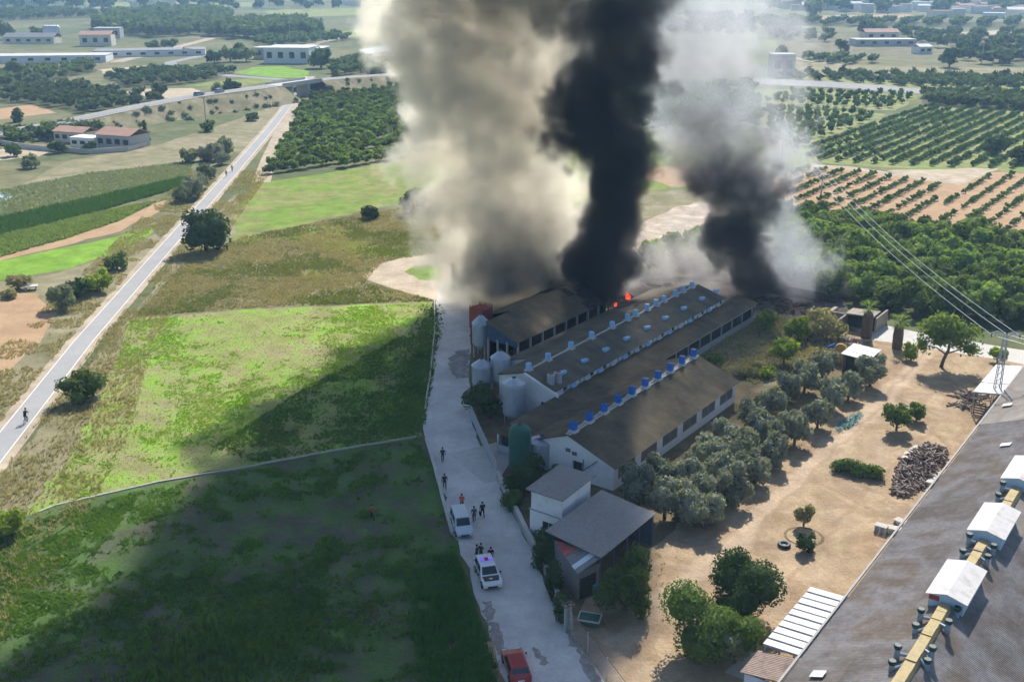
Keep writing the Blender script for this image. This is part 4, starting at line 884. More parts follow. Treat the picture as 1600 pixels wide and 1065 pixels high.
# ---- middle shed: long low roof with clerestory band, pale vents, lean-to on its yard side
def mid_shed():
    R = farm('poultry_shed', 'middle long poultry shed with pale blue vents and a white clerestory strip', 'shed', -69.6, 98.6)
    D, RZ = 46.0, 5.5
    sheet_slope(R, 0, RZ, 4.75, 4.12, -.3, D, 2, 1.5, M_shedsheet2, 1); sheet_slope(R, 0, RZ, -3.9, 4.42, -.3, D, 2, 1.5, M_shedsheet2, 2); sheet_slope(R, -3.9, 4.42, -7.9, 3.3, 6.6, D, 2, 1.5, M_shedsheet2, 3)
    mb = MB(); mb.box(4.3, 4.5, 0, D - .2, 0, 3.35); mb.box(4.3, 4.5, 0, D - .2, 3.95, 4.12)
    n = 30
    for k in range(n + 1): y = k * (D - .2) / n; mb.box(4.3, 4.5, max(0, y - .28), min(D - .2, y + .28 + (.5 if k % 3 == 0 else 0)), 3.352, 3.948)
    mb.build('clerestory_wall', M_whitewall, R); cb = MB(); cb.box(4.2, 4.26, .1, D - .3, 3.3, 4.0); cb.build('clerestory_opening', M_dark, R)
    for k in range(n):
        if k % 2: continue
        y = (k + .5) * (D - .2) / n; f = MB(); f.hexa([(4.52, y - .5, 3.4), (4.95, y - .5, 3.55), (4.95, y + .5, 3.55), (4.52, y + .5, 3.4)], [(4.52, y - .5, 3.9), (4.95, y - .5, 3.62), (4.95, y + .5, 3.62), (4.52, y + .5, 3.9)]); f.build('clerestory_flap', M_paleblue if k % 4 else M_whitetin, R)
    sheet_slope(R, 4.52, 3.32, 8.15, 2.85, -9.3, D + 4.6, 2, 1.5, M_shedsheet, 4)
    mb = MB(); mb.box(7.7, 7.9, 20.3, D + 4.4, 0, .9); mb.box(7.7, 7.9, 20.3, D + 4.4, 2.45, 2.8)
    mb.build('lean_to_wall', M_post, R)
    for k in range(9): y = 21 + k * (D + 3 - 21) / 8; p = MB(); p.box(7.72, 7.88, y - .08, y + .08, .902, 2.448); p.build('post', M_steel, R)
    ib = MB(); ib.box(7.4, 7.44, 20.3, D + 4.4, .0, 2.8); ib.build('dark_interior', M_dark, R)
    # near end: gable wall with white sloping parapet, door, plant
    zr = lambda x: RZ - .1 - (RZ - 4.1) * x / 4.75 if x > 0 else RZ - .1 + (RZ - 3.3) * x / 7.9
    mb = MB()
    for a, b in ((-3.7, 0), (0, 4.3)): mb.hexa([(a, 0, 0), (b, 0, 0), (b, .2, 0), (a, .2, 0)], [(a, 0, zr(a)), (b, 0, zr(b)), (b, .2, zr(b)), (a, .2, zr(a))])
    mb.box(-3.7, -3.5, .2, 6.9, 0, zr(-3.7)); mb.hexa([(-7.6, 6.9, 0), (-3.5, 6.9, 0), (-3.5, 7.1, 0), (-7.6, 7.1, 0)], [(-7.6, 6.9, zr(-7.6)), (-3.5, 6.9, zr(-3.5)), (-3.5, 7.1, zr(-3.5)), (-7.6, 7.1, zr(-7.6))])
    mb.box(-7.6, -7.4, 7.1, D - .2, 0, 3.2); mb.hexa([(-7.6, D - .4, 0), (4.3, D - .4, 0), (4.3, D - .2, 0), (-7.6, D - .2, 0)], [(-7.6, D - .4, 3.2), (4.3, D - .4, 4.0), (4.3, D - .2, 4.0), (-7.6, D - .2, 3.2)]); mb.build('end_wall', M_whitewall, R)
    mb = MB(); mb.hexa([(.3, -.5, RZ - .25), (5.2, -.5, 3.55), (5.2, -.18, 3.55), (.3, -.18, RZ - .25)], [(.3, -.5, RZ + .1), (5.2, -.5, 3.9), (5.2, -.18, 3.9), (.3, -.18, RZ + .1)]); mb.build('parapet', M_whitewall, R)
    dd = MB(); dd.box(2.6, 3.6, -.06, -.01, 0, 2.3); dd.build('door', M_dark, R); dd = MB(); dd.box(2.2, 2.55, -.07, -.012, 0, 2.4); dd.build('door_frame', M_whitewall, R)
    for x, y in ((3.3, .9), (3.6, 2.0)):
        c = MB(); c.lathe([(.48, 4.3), (.48, 5.7), (.4, 5.75)], 14, (x, y, 0)); co = c.build('exhaust_drum', M_galv, R); c = MB(); c.lathe([(.36, 5.752), (.34, 5.77)], 12, (x, y, 0)); c.build('drum_mouth', M_red, co)
    # ridge vents
    for u, v in ((814, 574), (845, 559), (889, 543), (922, 527), (955, 511), (979, 499), (994, 493), (1012, 484), (1026, 477), (1039, 471), (1057, 462), (1069, 456), (1084, 449)):
        w, l = LW(G(u, v, RZ)); y = l - 98.6; q = MB(); q.box(-.28, .28, y - .28, y + .28, RZ + .06, RZ + .9); qo = q.build('ridge_vent', M_paleblue, R, bevel=.04); q = MB(); q.box(-.45, .45, y - .45, y + .45, RZ - .1, RZ + .05); q.build('vent_base', M_kerb, qo)
    rb = MB(); rb.box(-.16, .16, .2, D - .2, RZ + .04, RZ + .085); rb.build('ridge_cap', M_kerb, R)
    for u, v in ((874, 582), (910, 564), (945, 547), (978, 530), (1010, 513), (1040, 498), (1070, 483), (1099, 468), (1124, 457)):
        w, l = LW(G(u, v, 4.7)); y = l - 98.6; x = 2.9; z = RZ - 1.38 * x / 4.75
        q = MB(); q.lathe([(.28, 0), (.33, .18), (.33, .42), (.2, .5)], 10, (x, y - .3, z)); qo = q.build('fan_cowl', M_paleblue, R, smooth=True); q = MB(); q.box(x - .15, x + .3, y - .1, y + .55, z + .05, z + .4); q.build('fan_housing', M_paleblue, qo)
mid_shed()

# ---- open barn, partly burning
def barn():
    R = farm('open_barn', 'open sided barn with brown roof vanishing into the black smoke', 'barn', -84.2, 110.4)
    D = 24.0; sheet_slope(R, 0, 5.9, 5.5, 4.0, -.3, D, 3, 1.5, M_shedsheet, 5, burnt=18.5); sheet_slope(R, 0, 5.9, -5.5, 4.0, 6.5, D, 3, 1.5, M_shedsheet, 6, burnt=17)
    for k in range(9): y = .2 + k * (D - .5) / 8; p = MB(); p.box(5.0, 5.25, y - .12, y + .12, 0, 4.05); p.build('post', M_post, R)
    for x in (.2, 1.8, 3.4): p = MB(); p.box(x - .12, x + .12, 0, .24, 0, 3.6); p.build('post', M_post, R)
    mb = MB(); mb.hexa([(0, .05, 3.2), (5.2, .05, 3.2), (5.2, .18, 3.2), (0, .18, 3.2)], [(0, .05, 5.75), (5.2, .05, 4.0), (5.2, .18, 4.0), (0, .18, 5.75)]); mb.build('gable_board', M_navy, R)
    mb = MB(); mb.box(-5.2, -5.0, 6.8, D, 0, 4.0); mb.box(-5.0, -.1, 6.6, 6.75, 0, 4.0); mb.box(-.1, .0, .3, 6.6, 0, 5.6); mb.box(-5.0, 5.0, D - 1, D - .8, 0, 3.9); mb.box(4.3, 4.4, .3, D, 0, 3.9); mb.build('interior_shade_wall', M_dark, R)  # near-black walls stand in for the shade inside the open barn
barn()
# burnt-out shell beyond the barn: leaning walls and heaps
def debris(name, label, u, v, r, n, seed, mat, h=.9, size=(.2, .9)):
    q = random.Random(seed); root = thing(name, label, 'debris', G(u, v)); mb = MB()
    for k in range(n):
        a = q.uniform(0, 6.28); d = r * math.sqrt(q.random()); s = q.uniform(*size); z = h * max(0, 1 - d / r) * q.uniform(.2, 1); L = s * q.uniform(1, 2.4); t = q.uniform(-.5, .5)
        c = Vector((d * math.cos(a), d * math.sin(a), z)); e = c + Vector((math.cos(a * 3) * L, math.sin(a * 3) * L, t * s)); mb.tube([c, e], s * .16, 4)
    mb.build('rubble', mat, root)['kind'] = 'stuff'; return root
debris('burnt_rubble', 'charred rubble heap at the far end of the middle shed', 1030, 438, 4.5, 90, 1, M_char)
debris('burnt_rubble', 'charred rubble below the second black smoke column', 1215, 478, 5.0, 110, 2, M_char)
debris('burnt_rubble', 'charred rubble strip behind the lime shrub', 1265, 482, 4.0, 70, 3, M_char)
debris('burnt_rubble', 'charred timbers between the two burning sheds', 975, 470, 3.0, 60, 4, M_char)
low_wall('burnt_wall', [(1000, 440), (1060, 436), (1130, 440)], .3, .6, M_char, 'blackened wall behind the middle shed roof end')
low_wall('burnt_wall', [(1190, 452), (1250, 462), (1305, 474)], .3, 1.3, M_char, 'blackened low wall along the smouldering strip')

# ---- silos
def silo(u, v, r, zb, zt, za, mat, lab, legs=True, name='feed_silo', dome=False):
    R = thing(name, lab, 'silo', G(u, v), -AZ + .3); b = MB()
    prof = [(r * .16, zb - r * .9), (r, zb)] if legs else [(r, 0)]
    n = 6
    for k in range(n): z = zb + (zt - zb) * k / n; prof += [(r, z + .02), (r * 1.012, z + (zt - zb) / n * .5), (r, z + (zt - zb) / n - .02)]
    if dome: prof += [(r * .97, zt + (za - zt) * .35), (r * .78, zt + (za - zt) * .7), (r * .4, zt + (za - zt) * .95), (r * .12, za)]
    b.lathe(prof, 22); b.build('tank', mat, R, smooth=True)
    if not dome:
        c = MB(); c.lathe([(r * 1.05, zt - .03), (r * 1.05, zt + .03), (r * .16, za)], 22); c.build('cone_roof', mat, R)
    c = MB(); c.lathe([(r * .17, za - .05), (r * .19, za + .12), (r * .1, za + .18)], 10); c.build('filler_cap', M_navy, R)
    if legs:
        for k in range(4): a = math.pi / 4 + k * math.pi / 2; l_ = MB(); x, y = math.cos(a) * r * .93, math.sin(a) * r * .93; l_.box(x - .06, x + .06, y - .06, y + .06, -.05, zb + .5); l_.build('leg', mat, R)
    t = MB()
    for s_ in (-.2, .2): t.tube([(r * 1.06, s_, .3), (r * 1.06, s_, zt)], .02, 4)
    for k in range(int((zt - .3) / .4)): t.tube([(r * 1.06, -.2, .5 + k * .4), (r * 1.06, .2, .5 + k * .4)], .015, 4)
    t.build('ladder', M_galv, R); return R
silo(752, 556, 1.22, 2.0, 4.95, 6.1, M_galv, 'tall grey feed silo on legs, farthest of the silos, by the open barn')
silo(753, 607, 1.28, 1.0, 3.3, 4.15, M_galv, 'squat grey feed silo beside the road, of the middle pair')
silo(782, 605, 1.25, 1.3, 4.2, 5.1, M_galv, 'taller grey feed silo of the middle pair, away from the road')
silo(803, 658, 1.32, 1.2, 5.0, 5.65, M_galv, 'big grey feed silo at the near end of the middle shed')
silo(812, 735, 1.2, .6, 4.6, 5.5, M_green, 'dark green round topped silo among dark trees', dome=True)
silo(846, 728, 1.35, .7, 3.1, 3.7, M_galv, 'short wide grey silo against the white gable wall')
def red_tower():
    R = thing('red_hopper', 'dark red block shaped hopper behind the tallest silo', 'hopper', G(752, 537), -AZ); b = MB(); b.box(-1.2, 1.2, -1.2, 1.2, 2.6, 5.6); b.build('hopper_body', M_red, R)
    for x in (-1, 1):
        for y in (-1, 1): l_ = MB(); l_.box(x - .1, x + .1, y - .1, y + .1, 0, 2.6); l_.build('leg', M_red, R)
    t = MB()
    for k in range(6): x = -1.05 + k * .42; t.box(x - .06, x + .06, -1.19, -1.07, 5.602, 6.0); t.box(x - .06, x + .06, 1.07, 1.19, 5.602, 6.0)
    t.build('top_rail', M_red, R)
red_tower()
# small white box with open front below the lean-to (between silos and road)
def pump_hut():
    R = farm('pump_hut', 'small white hut with dark open front under the lean-to end', 'hut', -64.3, 88.2); b = MB(); b.box(-1.6, -1.4, 0, 3.4, 0, 2.2); b.box(-1.4, .6, 3.2, 3.4, 0, 2.2); b.box(.4, .6, 0, 3.2, 0, 2.2); b.box(-1.4, .4, 0, .2, 0, .9); b.build('wall', M_whitewall, R)
    b = MB(); slope(b, -1.9, 2.5, .9, 2.25, -.3, 3.7, courses=1); b.build('roof', M_shedroof, R); b = MB(); b.box(-1.3, .3, .4, .5, 0, 2.0); b.build('dark_front', M_dark, R)
pump_hut()
patch('concrete_slab', [FW(-70, 84.5), FW(-66.5, 92), FW(-63.5, 88), FW(-61.5, 82.5), FW(-62.2, 81)], M_kerb, 4, .05, world=True)

# ---- white box house, carport, tin shed
def box_house():
    R = farm('white_block_house', 'white two storey block house with flat grey roof beside the carport', 'house', -50.3, 75.0); b = MB(); b.box(-1.75, 1.75, .02, 5.0, 2.95, 5.0); b.build('upper_wall', M_whitewall, R)
    b = MB(); b.box(-1.85, 1.8, -.05, -.05 + .2, 0, 2.9); b.box(-1.85, -1.65, .15, 5.0, 0, 2.9); b.box(1.6, 1.8, .15, 5.0, 0, 2.9); b.box(-1.65, 1.6, 4.8, 5.0, 0, 2.9); b.build('lower_wall', M_whitewall, R)
    b = MB(); b.box(-1.95, 1.9, -.12, 5.05, 2.9, 2.97); b.build('ledge', M_steel, R)
    b = MB(); b.hexa([(-2.1, -.45, 5.02), (2.1, -.45, 5.02), (2.1, 5.3, 5.3), (-2.1, 5.3, 5.3)], [(-2.1, -.45, 5.14), (2.1, -.45, 5.14), (2.1, 5.3, 5.42), (-2.1, 5.3, 5.42)]); b.build('roof', M_tin, R)
    b = MB(); b.box(-.35, 1.05, -.09, -.055, 1.2, 2.1); w = b.build('window', M_dark, R); f = MB(); f.box(-.42, 1.12, -.12, -.092, 1.1, 1.2); f.build('window_sill', M_kerb, w); f = MB(); f.box(.32, .38, -.12, -.092, 1.202, 2.1); f.build('window_bar', M_steel, w)
box_house()
def carport():
    R = farm('open_carport', 'open carport with large plain grey sheet roof', 'carport', -44.6, 75.6); b = MB()
    b.hexa([(-2.95, -4.9, 3.93), (2.95, -4.9, 3.23), (2.95, 4.85, 3.23), (-2.95, 4.85, 3.93)], [(-2.95, -4.9, 4.02), (2.95, -4.9, 3.32), (2.95, 4.85, 3.32), (-2.95, 4.85, 4.02)]); b.build('roof', M_tin, R)
    for k in range(5): y = -4.6 + k * 2.3; p = MB(); p.box(2.6, 2.75, y - .07, y + .07, 0, 3.2); p.build('post', M_navy, R); p = MB(); p.box(-2.6, 2.6, y - .05, y + .05, 3.05, 3.2); p.build('beam', M_navy, R)
    b = MB(); b.box(-2.8, -2.65, -4.7, 4.7, 0, 3.7); b.box(-2.65, 2.85, 4.55, 4.7, 0, 3.15); b.build('back_wall', M_navy, R)
    b = MB(); b.box(-2.2, -.6, 1.0, 3.2, 0, 1.3); b.box(-1.8, .4, -3.0, -1.4, 0, 1.0); b.build('stored_crates', M_wood, R)
carport()
def tin_shed():
    R = farm('tin_shed', 'wedge shaped tin shed with faded red, white and grey roof sheets', 'shed', -44.0, 69.4)
    A, B, C, D_ = Vector((-2.7, 1.6, 0)), Vector((1.5, -1.1, 0)), Vector((2.3, 1.1, 0)), Vector((2.3, 1.6, 0)); b = MB()
    for p, q, h0, h1 in ((A, B, 3.1, 2.55), (B, C, 2.55, 2.8)): b.hexa([p, q, q + Vector((-.02, .1, 0)), p + Vector((-.02, .1, 0))], [p + Vector((0, 0, h0)), q + Vector((0, 0, h1)), q + Vector((-.02, .1, h1)), p + Vector((-.02, .1, h0))])
    b.build('wall', M_tin, R)
    M_rs = M('faded_red_sheet', [(.50, .10, .09), (.58, .18, .15)], 1, fine=.1); M_ws = M('translucent_white_sheet', [(.70, .74, .78)], 1)
    n = 8
    for k in range(n):                                   # roof sheets run across; outer ends follow the slanted wall
        f0, f1 = k / n, (k + 1) / n - .01; p0, p1 = A.lerp(B, f0), A.lerp(B, f1); q0, q1 = Vector((-2.7 + 5.0 * f0, 1.65, 0)), Vector((-2.7 + 5.0 * f1, 1.65, 0)); z = lambda p: 3.15 + .25 * (p.y - 1.6) + (0.01 * (k % 2))
        s_ = MB(); P = [p0, p1, q1, q0]; s_.hexa([(p.x, p.y, z(p)) for p in P], [(p.x, p.y, z(p) + .05) for p in P]); s_.build('roof_sheet', M_rs if k < 4 else (M_ws if k == 6 else M_tin), R)
    d = MB(); d.face([(1.62, -.9, 0), (2.2, .8, 0), (2.2, .8, 2.1), (1.62, -.9, 2.0)]); d.build('doorway', M_dark, R)
tin_shed()
for i, (u, v, c, lab) in enumerate([(921, 922, (.16, .42, .52), 'pale blue barrel in front of the tin shed doorway'), (929, 925, (.10, .32, .42), 'darker blue barrel beside the pale one at the tin shed'), (914, 928, (.5, .5, .48), 'whitish drum nearest the tin shed corner')]):
    r_ = thing('barrel', lab, 'barrel', G(u, v)); b = MB(); b.lathe([(.28, 0), (.3, .25), (.28, .3), (.3, .6), (.28, .65), (.29, .9), (.22, .92)], 14); b.build('drum_body', M('barrel_paint', [c], 2), r_, smooth=True); b = MB(); b.lathe([(.06, .921), (.06, .96)], 8); b.build('bung', M_cap, r_)
def skip_bin():
    R = thing('green_trough', 'dark green open trough lined with netting near the concrete posts', 'trough', G(921, 972), -AZ + .35); b = MB(); b.hexa([(-.75, -.55, 0), (.75, -.55, 0), (.75, .55, 0), (-.75, .55, 0)], [(-.9, -.65, .55), (.9, -.65, .55), (.9, .65, .55), (-.9, .65, .55)]); b.build('trough_body', M_green, R)
    b = MB()
    for x0, x1, y0, y1 in ((-.95, .95, -.7, -.6), (-.95, .95, .6, .7), (-.95, -.85, -.6, .6), (.85, .95, -.6, .6)): b.box(x0, x1, y0, y1, .5, .62)
    b.build('rim', M_kerb, R)
skip_bin()

# ---- warehouse in the foreground
def warehouse():
    R = farm('warehouse', 'big foreground warehouse with weathered grey corrugated roof and yellow ridge duct', 'warehouse', -14.2, 44.0)
    D, RX, E_, RZ = 118.0, 7.6, 3.95, 7.0; run = math.hypot(RX, RZ - E_); ang = math.atan2(RZ - E_, RX)
    n = 6; L_, Wd = 2.2, 1.3; amp = .022; vv, ff = [], []
    for k in range(2 * n + 1):
        y = -Wd / 2 + Wd * k / (2 * n); z = amp * math.cos(k * math.pi)
        vv += [(0, y, z), (L_, y, z)]
        if k: ff.append((2 * k - 2, 2 * k - 1, 2 * k + 1, 2 * k))
    me = bpy.data.meshes.new('roof_sheet'); me.from_pydata(vv, [], ff); me.materials.append(M_wroof); q = random.Random(2)
    for s_ in (-1, 1):
        for c in range(4):
            t = .02 + c * (run - .1) / 4
            for k in range(46 if s_ < 0 else 24):
                y = 14.5 + (k + .5) * Wd; o = obj('roof_sheet', me, R); x = s_ * t * math.cos(ang); z = RZ - t * math.sin(ang) + .12 - .03 * c
                o.location = (x, y, z); o.rotation_euler = (0, ang + .012 if s_ > 0 else 0, 0)
                if s_ < 0: o.rotation_euler = (0, ang + .012, math.pi)
    mb = MB()
    for s_ in (-1, 1):
        for y0, y1 in (((0, 14.5), (14.5 + 46 * Wd, D)) if s_ < 0 else ((0, 14.5), (14.5 + 24 * Wd, D))): slope(mb, 0, RZ + .03, s_ * (RX + .3), E_ - .1, y0, y1, courses=4)
        slope(mb, 0, RZ - .08, s_ * RX, E_ - .08, 14.5, 14.5 + 46 * Wd, courses=1)
    ro = mb.build('roof_far_sheeting', roof_mat('weathered_fibre_cement_far', [(.26, .24, .22), (.20, .175, .15), (.30, .28, .26)], .12, .22, coord='OBJ'), R); ro['kind'] = 'stuff'
    mb = MB(); mb.box(-RX + .2, -RX + .4, 0, D, 0, E_ - .05); mb.box(RX - .4, RX - .2, 0, D, 0, E_ - .05); mb.hexa([(-RX + .4, 0, 0), (RX - .4, 0, 0), (RX - .4, .2, 0), (-RX + .4, .2, 0)], [(-RX + .4, 0, E_), (RX - .4, 0, E_), (RX - .4, .2, E_), (-RX + .4, .2, E_)]); mb.build('wall', M_whitewall, R)
    mb = MB(); mb.box(-RX - .42, -RX - .25, 0, D, E_ - .2, E_ - .02); mb.build('gutter', M_post, R)
    for k in range(3):                                    # ridge vent houses
        y0 = 74.2 - 44 + 11.65 * k; y1 = y0 + 5.9; a = MB(); a.hexa([(-1.25, y0 + .12, 6.3), (1.25, y0 + .12, 6.3), (1.25, y1 - .12, 6.3), (-1.25, y1 - .12, 6.3)], [(-1.25, y0 + .12, 7.72), (1.25, y0 + .12, 7.72), (1.25, y1 - .12, 7.72), (-1.25, y1 - .12, 7.72)]); vo = a.build('ridge_vent_house', M_bluewall, R)
        a = MB(); slope(a, 0, 8.1, 1.5, 7.7, y0, y1, courses=1); slope(a, 0, 8.1, -1.5, 7.7, y0, y1, courses=1); a.build('vent_roof', M_dirtywhite, vo); a = MB(); a.hexa([(-1.2, y0 + .1, 7.71), (1.2, y0 + .1, 7.71), (1.2, y0 + .2, 7.71), (-1.2, y0 + .2, 7.71)], [(-.1, y0 + .1, 8.04), (.1, y0 + .1, 8.04), (.1, y0 + .2, 8.04), (-.1, y0 + .2, 8.04)]); a.build('vent_gable', M_bluewall, vo)
        if k == 0: a = MB(); a.box(-1.24, -.5, y0 + .09, y0 + .118, 7.3, 7.69); a.build('rust_stain_panel', M_red, vo)
    for k, (y0, y1) in enumerate(((14.5, 30.2), (36.2, 41.8), (47.9, 53.4), (59.5, 75))):
        a = MB(); nn = int((y1 - y0) / 1.3) + 1
        for j in range(nn): h = .34 + .05 * math.sin(j * 2.3 + k); yy0 = y0 + (y1 - y0) * j / nn; yy1 = y0 + (y1 - y0) * (j + 1) / nn; a.hexa([(-.52, yy0, 6.8), (.52, yy0, 6.8), (.52, yy1, 6.8), (-.52, yy1, 6.8)], [(-.36, yy0, 7.0 + h), (.36, yy0, 7.0 + h), (.36, yy1, 7.0 + h), (-.36, yy1, 7.0 + h)])
        a.build('ridge_duct', M_yellow, R)
    for w, l, zt in ((-1.05, 71.6, 7.75), (-.95, 70.1, 7.35), (-1.05, 66.2, 7.75), (-.95, 64.8, 7.35), (.9, 74.0, 7.35), (.95, 71.3, 7.75), (.9, 67.5, 7.7), (.95, 66.3, 7.4), (-1.05, 85.0, 7.75), (-.95, 82.8, 7.35), (.95, 84.6, 7.6), (.95, 82.6, 7.6), (-1.05, 96.5, 7.75), (-.95, 94.6, 7.4), (-1.05, 61, 7.7), (.95, 61.5, 7.7)):
        y = l - 44; p = MB(); p.lathe([(.2, zt - .95), (.2, zt - .12)], 12, (w, y, 0)); po = p.build('roof_ventilator', M_vent, R, smooth=True); p = MB(); p.lathe([(.24, zt - .14), (.29, zt), (.29, zt + .12), (.24, zt + .17)], 12, (w, y, 0)); p.build('cap', M_cap, po); p = MB(); p.tube([(w, y, zt - .55), (w * .35, y + .3, 7.15)], .13, 8); p.build('elbow', M_vent, po)
    for u, v in ((1576, 625), (1571, 702), (1280, 1048)):
        w, l = LW(G(u, v, 5.2)); x = w + 14.2; z = RZ + (RZ - E_) * x / RX + .17; a = MB(); a.hexa([(x - .55, l - 44 - .45, z - .17), (x + .4, l - 44 - .45, z + .21), (x + .4, l - 44 + .45, z + .21), (x - .55, l - 44 + .45, z - .17)], [(x - .55, l - 44 - .45, z - .14), (x + .4, l - 44 - .45, z + .24), (x + .4, l - 44 + .45, z + .24), (x - .55, l - 44 + .45, z - .14)]); a.build('roof_light', M_whitetin, R)
warehouse()
def panel_roof(name, lab, w0, w1, l0, l1, z0, z1, n, mat, posts=True, gap=.05, cat='roof'):
    """Lean-to against the warehouse: panels across the slope."""
    R = farm(name, lab, cat, w0, l0); step = (l1 - l0) / n; W = w1 - w0
    for k in range(n):
        y0, y1 = k * step + gap, (k + 1) * step - gap; b = MB(); zz = .02 * (k % 2)
        b.hexa([(0, y0, z0 + zz), (W, y0, z1 + zz), (W, y1, z1 + zz), (0, y1, z0 + zz)], [(0, y0, z0 + .06 + zz), (W, y0, z1 + .06 + zz), (W, y1, z1 + .06 + zz), (0, y1, z0 + .06 + zz)])
        if mat is M_whitetin and n > 6: b.box(0.02, W * .98, (y0 + y1) / 2 - .03, (y0 + y1) / 2 + .03, z0 + .02, z0 + .05)
        b.build('roof_panel', mat, R)
    b = MB(); b.hexa([(.05, .05, z0 - .1), (W, .05, z1 - .1), (W, l1 - l0 - .05, z1 - .1), (.05, l1 - l0 - .05, z0 - .1)], [(.05, .05, z0 - .02), (W, .05, z1 - .02), (W, l1 - l0 - .05, z1 - .02), (.05, l1 - l0 - .05, z0 - .02)]); b.build('under_deck', M_steel, R)
    if posts:
        for k in range(4): y = .2 + k * (l1 - l0 - .4) / 3; b = MB(); b.box(.1, .22, y - .06, y + .06, 0, z0 - .1); b.build('post', M_steel, R)
    return R
panel_roof('white_lean_to', 'white ribbed lean-to roof beside the warehouse eave', -25.1, -21.95, 66.9, 76.7, 3.45, 3.62, 10, M_whitetin, gap=.10)
R_ = farm('tiled_lean_to', 'brown tiled lean-to with pale blue wall at the warehouse eave', 'shed', -25.2, 63.4); b = MB(); slope(b, 3.25, 3.5, -.1, 3.0, 0, 3.3, courses=3); b.build('roof', M_tile, R_); b = MB(); b.box(.2, 3.1, .15, .3, 0, 2.95); b.box(.2, .35, .3, 3.2, 0, 2.9); b.build('wall', M_bluewall, R_)
patch('concrete_slab', [FW(-27.8, 66.5), FW(-25.2, 66.5), FW(-25.2, 70.5), FW(-27.4, 70.2)], M_kerb, 3, .05, world=True)
panel_roof('white_lean_to', 'white three panel lean-to roof under the lattice mast', -25.6, -21.9, 130.6, 142.3, 2.85, 3.35, 3, M_whitetin, gap=.09)
b_ = thing('goat_pen', 'small board pen below the white three panel roof', 'pen', FW(-25.3, 130.9), -AZ); b = MB()
for k in range(4): p = MB(); p.box(.02, 2.6, -.03, .03, .15 + k * .32, .36 + k * .32); p.build('board', M_wood, b_)
for x in (0, 1.3, 2.6): p = MB(); p.box(x - .06, x + .06, .04, .14, 0, 1.5); p.build('post', M_wood, b_)
# little hut by the olive trees
def hut():
    R = farm('yard_hut', 'small hut with white panel roof at the far end of the olive rows', 'hut', -43.4, 135.2); W, D = 3.6, 5.2
    for k in range(3): b = MB(); y0, y1 = k * D / 3 + .06, (k + 1) * D / 3 - .06; b.hexa([(-.2, y0, 2.55), (W, y0, 2.35), (W, y1, 2.35), (-.2, y1, 2.55)], [(-.2, y0, 2.62), (W, y0, 2.42), (W, y1, 2.42), (-.2, y1, 2.62)]); b.build('roof_panel', M_whitetin, R)
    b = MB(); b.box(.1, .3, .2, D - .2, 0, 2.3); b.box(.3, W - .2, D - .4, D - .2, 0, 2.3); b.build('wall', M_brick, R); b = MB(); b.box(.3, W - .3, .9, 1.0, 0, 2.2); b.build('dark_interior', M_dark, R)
    for x in (.3, W - .3): b = MB(); b.box(x - .06, x + .06, .1, .22, 0, 2.4); b.build('post', M_navy, R)
hut()
def arch_board():
    R = thing('arched_panel', 'upright arched panel painted ochre and blue beside the small hut', 'panel', G(1311, 566), -.35); pts = [(-.75, 0), (.75, 0)] + [(.75 * math.cos(a), 2.0 + .75 * math.sin(a)) for a in [math.pi * k / 8 for k in range(9)]]
    M_och = M('ochre_paint', [(.55, .33, .10), (.62, .40, .14)], 2, fine=.1); b = MB(); n = len(pts); b.face([(x, 0, z) for x, z in pts]); b.face([(x, .35, z) for x, z in reversed(pts)])
    for i in range(n): (x0, z0), (x1, z1) = pts[i], pts[(i + 1) % n]; b.face([(x0, 0, z0), (x0, .35, z0), (x1, .35, z1), (x1, 0, z1)])
    b.build('board', M_och, R); b = MB(); b.hexa([(-1.75, .05, 1.9), (-.8, .05, 2.0), (-.8, .3, 2.0), (-1.75, .3, 1.9)], [(-1.75, .05, 2.1), (-.8, .05, 2.7), (-.8, .3, 2.7), (-1.75, .3, 2.1)]); b.build('side_wing', M_bluevent, R); b = MB(); b.box(-1.7, -1.6, .1, .2, 0, 1.9); b.build('wing_post', M_steel, R)
arch_board()
# ruined walls on the slab
def ruin():
    R = thing('ruined_hut', 'roofless ruined stone hut with grey slab roof behind the thick palm', 'ruin', FW(-49.5, 151.5), -AZ)
    for nm, bx in (('wall', (-.3, 0, -.6, 4.6, 0, 1.9)), ('wall', (0, 4.4, 4.3, 4.6, 0, 2.2)), ('wall', (4.4, 4.7, 2.4, 7.8, 0, 2.3)), ('wall', (-2.6, -.35, 3.4, 3.7, 0, 1.8)), ('wall', (-3.2, -2.6, .5, 6.5, 0, 1.7))): b = MB(); b.box(*bx); b.build(nm, M_stone, R, bevel=.06)
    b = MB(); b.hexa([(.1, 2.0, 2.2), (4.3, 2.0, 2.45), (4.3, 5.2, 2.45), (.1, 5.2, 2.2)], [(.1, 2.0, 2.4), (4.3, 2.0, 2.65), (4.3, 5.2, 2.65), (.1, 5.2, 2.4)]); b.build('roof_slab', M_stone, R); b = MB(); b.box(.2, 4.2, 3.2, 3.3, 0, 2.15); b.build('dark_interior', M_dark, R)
ruin()
debris('stone_heap', 'heap of broken stones beside the ruined hut and white roofed hut', 1337, 538, 1.9, 60, 8, M_brick, 1.0, (.3, .9))
debris('junk_pile', 'dark pile of scrap machinery in front of the board pen', 1506, 634, 1.3, 40, 9, M_wood, .9, (.3, .9))
debris('junk_pile', 'brushwood heap beside the pine shadow', 1515, 622, 1.6, 60, 10, M_wood, .8, (.3, 1.0))

